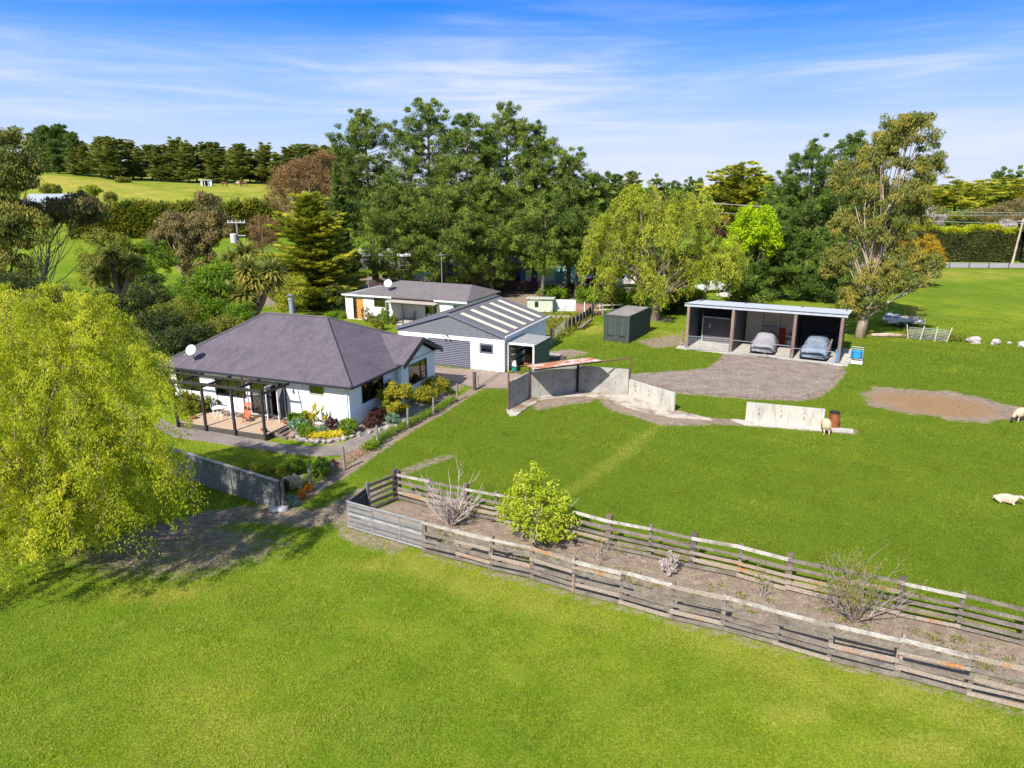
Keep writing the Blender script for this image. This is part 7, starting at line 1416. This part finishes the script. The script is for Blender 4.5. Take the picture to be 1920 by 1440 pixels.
for i in range(len(bfn)-1):
    a, b = bfn[i]-O, bfn[i+1]-O
    for k in range(4): MB().bar(a+Vector((0,0,.18+k*.27)),b+Vector((0,0,.18+k*.27)),.04,.25).build('board',mat('tarred_board',(.045,.036,.032),(.03,.025,.023),var=.3),db,jit=.01)
for t in np.linspace(0,2.999,9): i = int(t); a = bfn[i]+(bfn[i+1]-bfn[i])*(t-i)-O; o = MB().tube([(0,0,-.1),(random.uniform(-.08,.08),random.uniform(-.08,.08),random.uniform(1.2,1.6))],.07,7).build('post',WOOD if t < 2.6 else POSTW,db); o.location = a+Vector((.08,-.08,0))
lg = thing('timber_stack','old fence timbers leaning against the dark board fence','timber',at(1082,618),0); 
for k in range(4): MB().bar((k*.15,-.1-k*.1,.12+k*.06),(1.2+k*.2,2.6,.35+k*.1),.14,.10).build('timber',WOOD,lg)
hg = pipe_gate('small wire gate between the garage and the dark board fence', at(1034,648), at(1058,622), .1, 1.2, (.5,), mesh_=True); gp2 = thing('gate_post','pale square post of the small wire gate behind the garage','post',at(1033,650),0); MB().box(-.09,.09,-.09,.09,0,1.65).build('post',POSTW,gp2); MB().box(-.1,.1,-.1,.1,1.65,1.69).build('cap',POSTW,gp2)
rr_ = thing('rail_fence','pale two-rail timber fence left of the container, in the shade','fence',at(1112,592),0); d = at(1165,590)-at(1112,592)
for t in (0,.33,.66,1): o = MB().box(-.08,.08,-.08,.08,0,1.35).build('post',POSTW,rr_); o.location = d*t
for z in (.65,1.15): MB().bar(Vector((0,-.1,z)),d+Vector((0,-.1,z)),.04,.14).build('rail',mat('pale_rail',(.52,.47,.4),var=.15),rr_)
r_ = np.random.default_rng(71); P_ = np.stack([r_.uniform(2.5,8.5,3200),r_.uniform(65,78,3200)],-1); kx = P_[:,0] < 3.6+(P_[:,1]-63)*.42; P_ = P_[kx]; P_ = np.c_[P_,.1+.4*r_.random(len(P_))]; A_ = unit(np.array([0,0,.9])+.8*rdir(len(P_),r_))*.3; o = crown('garden_weeds',P_,A_,np.full(len(P_),.05),r_.random(len(P_)),L_OLIVE,None,r_); struct(o,'stuff')
cp = thing('concrete_pad','low grey concrete block pad beside the small garage-side shed','slab',at(1018,668),GRZ); MB().box(-1.0,1.4,-.8,.9,0,.16).build('pad',CONC,cp,bevel=.02); tb_ = thing('timber_beam','dark timber beam lying on the gravel right of the garage-side shed','timber',at(1035,675),20); MB().box(-1.3,1.3,-.12,.12,0.0,.24).build('beam',WOOD_D,tb_,bevel=.02)
# white rail fence behind main house roof
wfz = thing('white_rail_fence','short white three-rail fence at the driveway behind the farmhouse roof','fence',(XP(490,72,1),72,0),-12)
for xx in (0,1.6,3.2): MB().box(xx-.07,xx+.07,-.07,.07,0,1.25).build('post',PLASTIC_W,wfz)
for z in (.35,.7,1.05): MB().box(-.1,3.3,-.1,-.075,z,z+.13).build('rail',PLASTIC_W,wfz)
# cottage garden
for i,(x,y,h,rd,m,lab) in enumerate(((3.0,-.8,1.7,.5,L_BROWN,'bare twiggy rose against the cottage front wall'),(5.3,-.7,1.5,.7,L_GREEN,'green bush left of the cottage porch'),(4.2,-1.0,.8,.6,L_OLIVE,'low plant under the cottage window'),(6.6,-.9,.9,.4,L_OLIVE,'small bush at the cottage porch post'),(-1.0,-.6,.7,1.2,L_GREEN,'low green plants at the left corner of the cottage'),(7.1,-4.2,1.1,.55,L_OLIVE,'small dark green cone bush at the left corner of the garage'))):
    q = c2(x,y); shrub('cottage_bush',lab,q.x,q.y,h,rd,m,500+i,700 if i else 260,.10,.035)
q = c2(8.0,.6,.12); rk = thing('porch_chair','dark slatted chair on the cottage porch','chair',q,H2RZ-15); MB().box(-.25,.25,-.25,.25,.42,.46).build('seat',DARK,rk); m = MB()
for x in (-.2,-.07,.07,.2): m.bar((x,.22,.45),(x,.4,1.15),.05,.02)
m.build('backrest',DARK,rk)
for sx in (-.22,.22):
    for sy in (-.22,.22): MB().box(sx-.02,sx+.02,sy-.02,sy+.02,0,.42).build('leg',DARK,rk)
q = c2(6.05,-1.1); bt_ = thing('clipped_column','dark green column of climber at the left cottage porch post','plant',q,0); r_ = np.random.default_rng(81); P_ = np.c_[r_.normal(size=(900,2))*.14,r_.random(900)*2.2]; crown('foliage',P_,rdir(900,r_)*.07,np.full(900,.03),r_.random(900)*.6,L_GREEN,bt_,r_)
# trailer with white bags, wire pen
p = at(1692,612); tr = thing('farm_trailer','white tandem-axle trailer with a yellow cage on the paddock, right of the tall gum','trailer',(p.x,p.y,0),-6); tr.scale = (.62,.8,.85); MB().box(-2.9,2.9,-1,1,.55,.72).box(-2.9,2.9,-1.02,-.98,.72,1.1).box(-2.9,2.9,.98,1.02,.72,1.1).build('tray',mat('trailer_white',(.62,.58,.58),(.5,.4,.38),var=.1),tr); m = MB()
for xx in (.6,1.75,2.88): m.tube([(xx,-1,.72),(xx,-1,2.3),(xx,1,2.3),(xx,1,.72)],.035,6)
for z in (1.2,1.75,2.3):
    for yy in (-1,1): m.tube([(.6,yy,z),(2.88,yy,z)],.03,6)
m.build('cage',mat('yellow_steel',(.55,.34,.06),rough=.6,var=.1,bump=0),tr)
for sy in (-1,1):
    for xx in (-.75,.5): m = MB().lathe([(.1,-.1),(.30,-.1),(.32,0),(.30,.1),(.1,.1)],n=16); m.v = [(q_[0]+xx,q_[2]+sy*1.1,q_[1]+.32) for q_ in m.v]; m.build('wheel',RUBBER,tr)
    MB().bar((-1.3,sy*1.12,.70),(1.05,sy*1.12,.70),.25,.05).build('mudguard',RUST_BAR,tr)
MB().tube([(-2.9,0,.6),(-4.2,0,.5)],.05,6).build('drawbar',RUST_BAR,tr)
for i,(xx,yy,zz,s) in enumerate(((-1.4,-.35,.6,.40),(-.95,.3,.6,.42),(-.55,-.3,.6,.40),(-1.35,.2,1.0,.36),(-.8,-.1,1.0,.36),(-.05,.1,.6,.36))):
    q = Matrix.Rotation(R(-6),4,'Z')@Vector((xx,yy,0)); rock('feed_bag',('front left','rear left','middle','upper rear left','upper middle','right')[i]+' white bag on the trailer',p.x+q.x,p.y+q.y,s,600+i,mat('white_bag',(.66,.64,.70),(.5,.48,.53),rough=.7,var=.08,bump=.2),'white bags on the trailer',.62,'bag',z=zz)
wp = [at(1702,635),at(1725,638),at(1752,640),at(1775,641)]; wpn = thing('wire_pen','small pale-posted wire pen on the grass below the trailer','fence',wp[0],0)
for i,q in enumerate(wp): o = MB().tube([(0,0,0),((-.25,.2,.1,.3)[i],0,1.35)],.05,6).build('post',mat('pale_stick',(.52,.48,.38),var=.12),wpn); o.location = q-wp[0]
m = MB(); dv = wp[-1]-wp[0]
for z in np.linspace(.1,1.1,8): m.tube([(0,0,z),tuple(dv*.5+Vector((0,0,z))),tuple(dv+Vector((0,0,z)))],.008,3,False)
for t in np.linspace(0,1,20): m.tube([tuple(dv*t+Vector((0,0,.1))),tuple(dv*t+Vector((0,0,1.1)))],.006,3,False)
m.build('wire_mesh',GALV,wpn)
lgx = thing('fallen_log','pale fallen log at the foot of the wire pen, in the gum shade','log',at(1665,632),-4); MB().tube([(-1.6,0,.18),(0,.05,.2),(1.7,-.05,.16)],[.16,.2,.14],8).build('log',BARK_P,lgx)
flower_strip('rank green grass clump around the wire pen',[tuple(at(*q)[:2]) for q in ((1700,632),(1740,636),(1800,640))],.8,.6,L_OLIVE,1600,.22,.025,90,'grass')
# ---------------------------------------------------------------- grass blades (near lawns)
def grass():
    r = np.random.default_rng(99); allP = []; 
    for y0, y1, dens, sz in ((13.5,19,900,.72),(19,26,620,.82),(26,36,330,1.02),(36,52,150,1.4),(52,76,70,1.9)):
        xm = y1*.80+3; n = int((y1-y0)*2*xm*dens); P = np.c_[r.uniform(-xm,xm,n),r.uniform(y0,y1,n)]; P = P[np.abs(P[:,0]) < P[:,1]*.80+2.5]; allP.append(np.c_[P,np.full(len(P),sz)])
    P = np.concatenate(allP); mk_ = masks(P[:,:2]); hx_, hy_ = to_house(P[:,0],P[:,1])
    inside = (hx_ > -14)&(hx_ < 1.2)&(hy_ > -3.2)&(hy_ < 16); gx_ = P[:,0]-GA[0]; gy_ = P[:,1]-GA[1]; c, s = math.cos(R(GRZ)), math.sin(R(GRZ)); u = gx_*c+gy_*s; v = -gx_*s+gy_*c; inside |= (u > GW)&(u < 2.5)&(v > 0)&(v < GD)
    u = (P[:,0]-SA.x)*math.cos(R(SRZ))+(P[:,1]-SA.y)*math.sin(R(SRZ)); v = -(P[:,0]-SA.x)*math.sin(R(SRZ))+(P[:,1]-SA.y)*math.cos(R(SRZ)); inside |= (u > -.9)&(u < SW+.4)&(v > -.8)&(v < 6.3)
    inside |= sdist(P[:,:2],PATH_P) < .03; inside |= sdist(P[:,:2],DRIVE_P) < .1
    k = (~inside)&(r.random(len(P)) > mk_['dirt_shade']*1.25-.12); P = P[k]; yl = mk_['yellow'][k]; n = len(P); z = hgt(P[:,0],P[:,1])+.01
    cl = np.clip(np.sin(P[:,0]*1.31+2*np.sin(P[:,1]*.9))*np.sin(P[:,1]*1.57+1.7*np.sin(P[:,0]*.77))*1.6-.55,0,1); h = (.026+.036*r.random(n)**2)*P[:,2]*(1+.9*cl); wv = .011*P[:,2]*(.7+.6*r.random(n)); a = r.random(n)*6.283; lean = r.normal(size=(n,2))*.9*h[:,None]; dx, dy = np.cos(a)*wv, np.sin(a)*wv
    V = np.empty((n,3,3)); V[:,0] = np.c_[P[:,0]-dx,P[:,1]-dy,z-.02]; V[:,1] = np.c_[P[:,0]+dx,P[:,1]+dy,z-.02]; V[:,2] = np.c_[P[:,0]+lean[:,0],P[:,1]+lean[:,1],z+h]
    pat = .5+.3*np.sin(P[:,0]*.37+2.1*np.sin(P[:,1]*.31))*np.sin(P[:,1]*.53+P[:,0]*.21)+.26*np.sin(P[:,0]*.9+1.7*np.sin(P[:,1]*.5))*np.sin(P[:,1]*1.1+P[:,0]*.3)+.22*np.sin(P[:,0]*3.1+2*np.sin(P[:,1]*1.3))*np.sin(P[:,1]*2.7+1.3*np.sin(P[:,0]*1.7)); lv = np.clip(.12+.42*pat+.5*yl-.36*mk_['lush'][k]+(r.random(n)-.5)*.5,0,1)
    me = fast_mesh('grass',V.reshape(-1,3),np.arange(n*3).reshape(-1,3),leaf_mat('grass_blades',(.185,.25,.016),(.33,.405,.026),(.62,.52,.12),.45,p1=.42),[('lv','FACE',lv)]); struct(link(bpy.data.objects.new('grass',me)),'stuff'); print('grass blades',n)
grass()
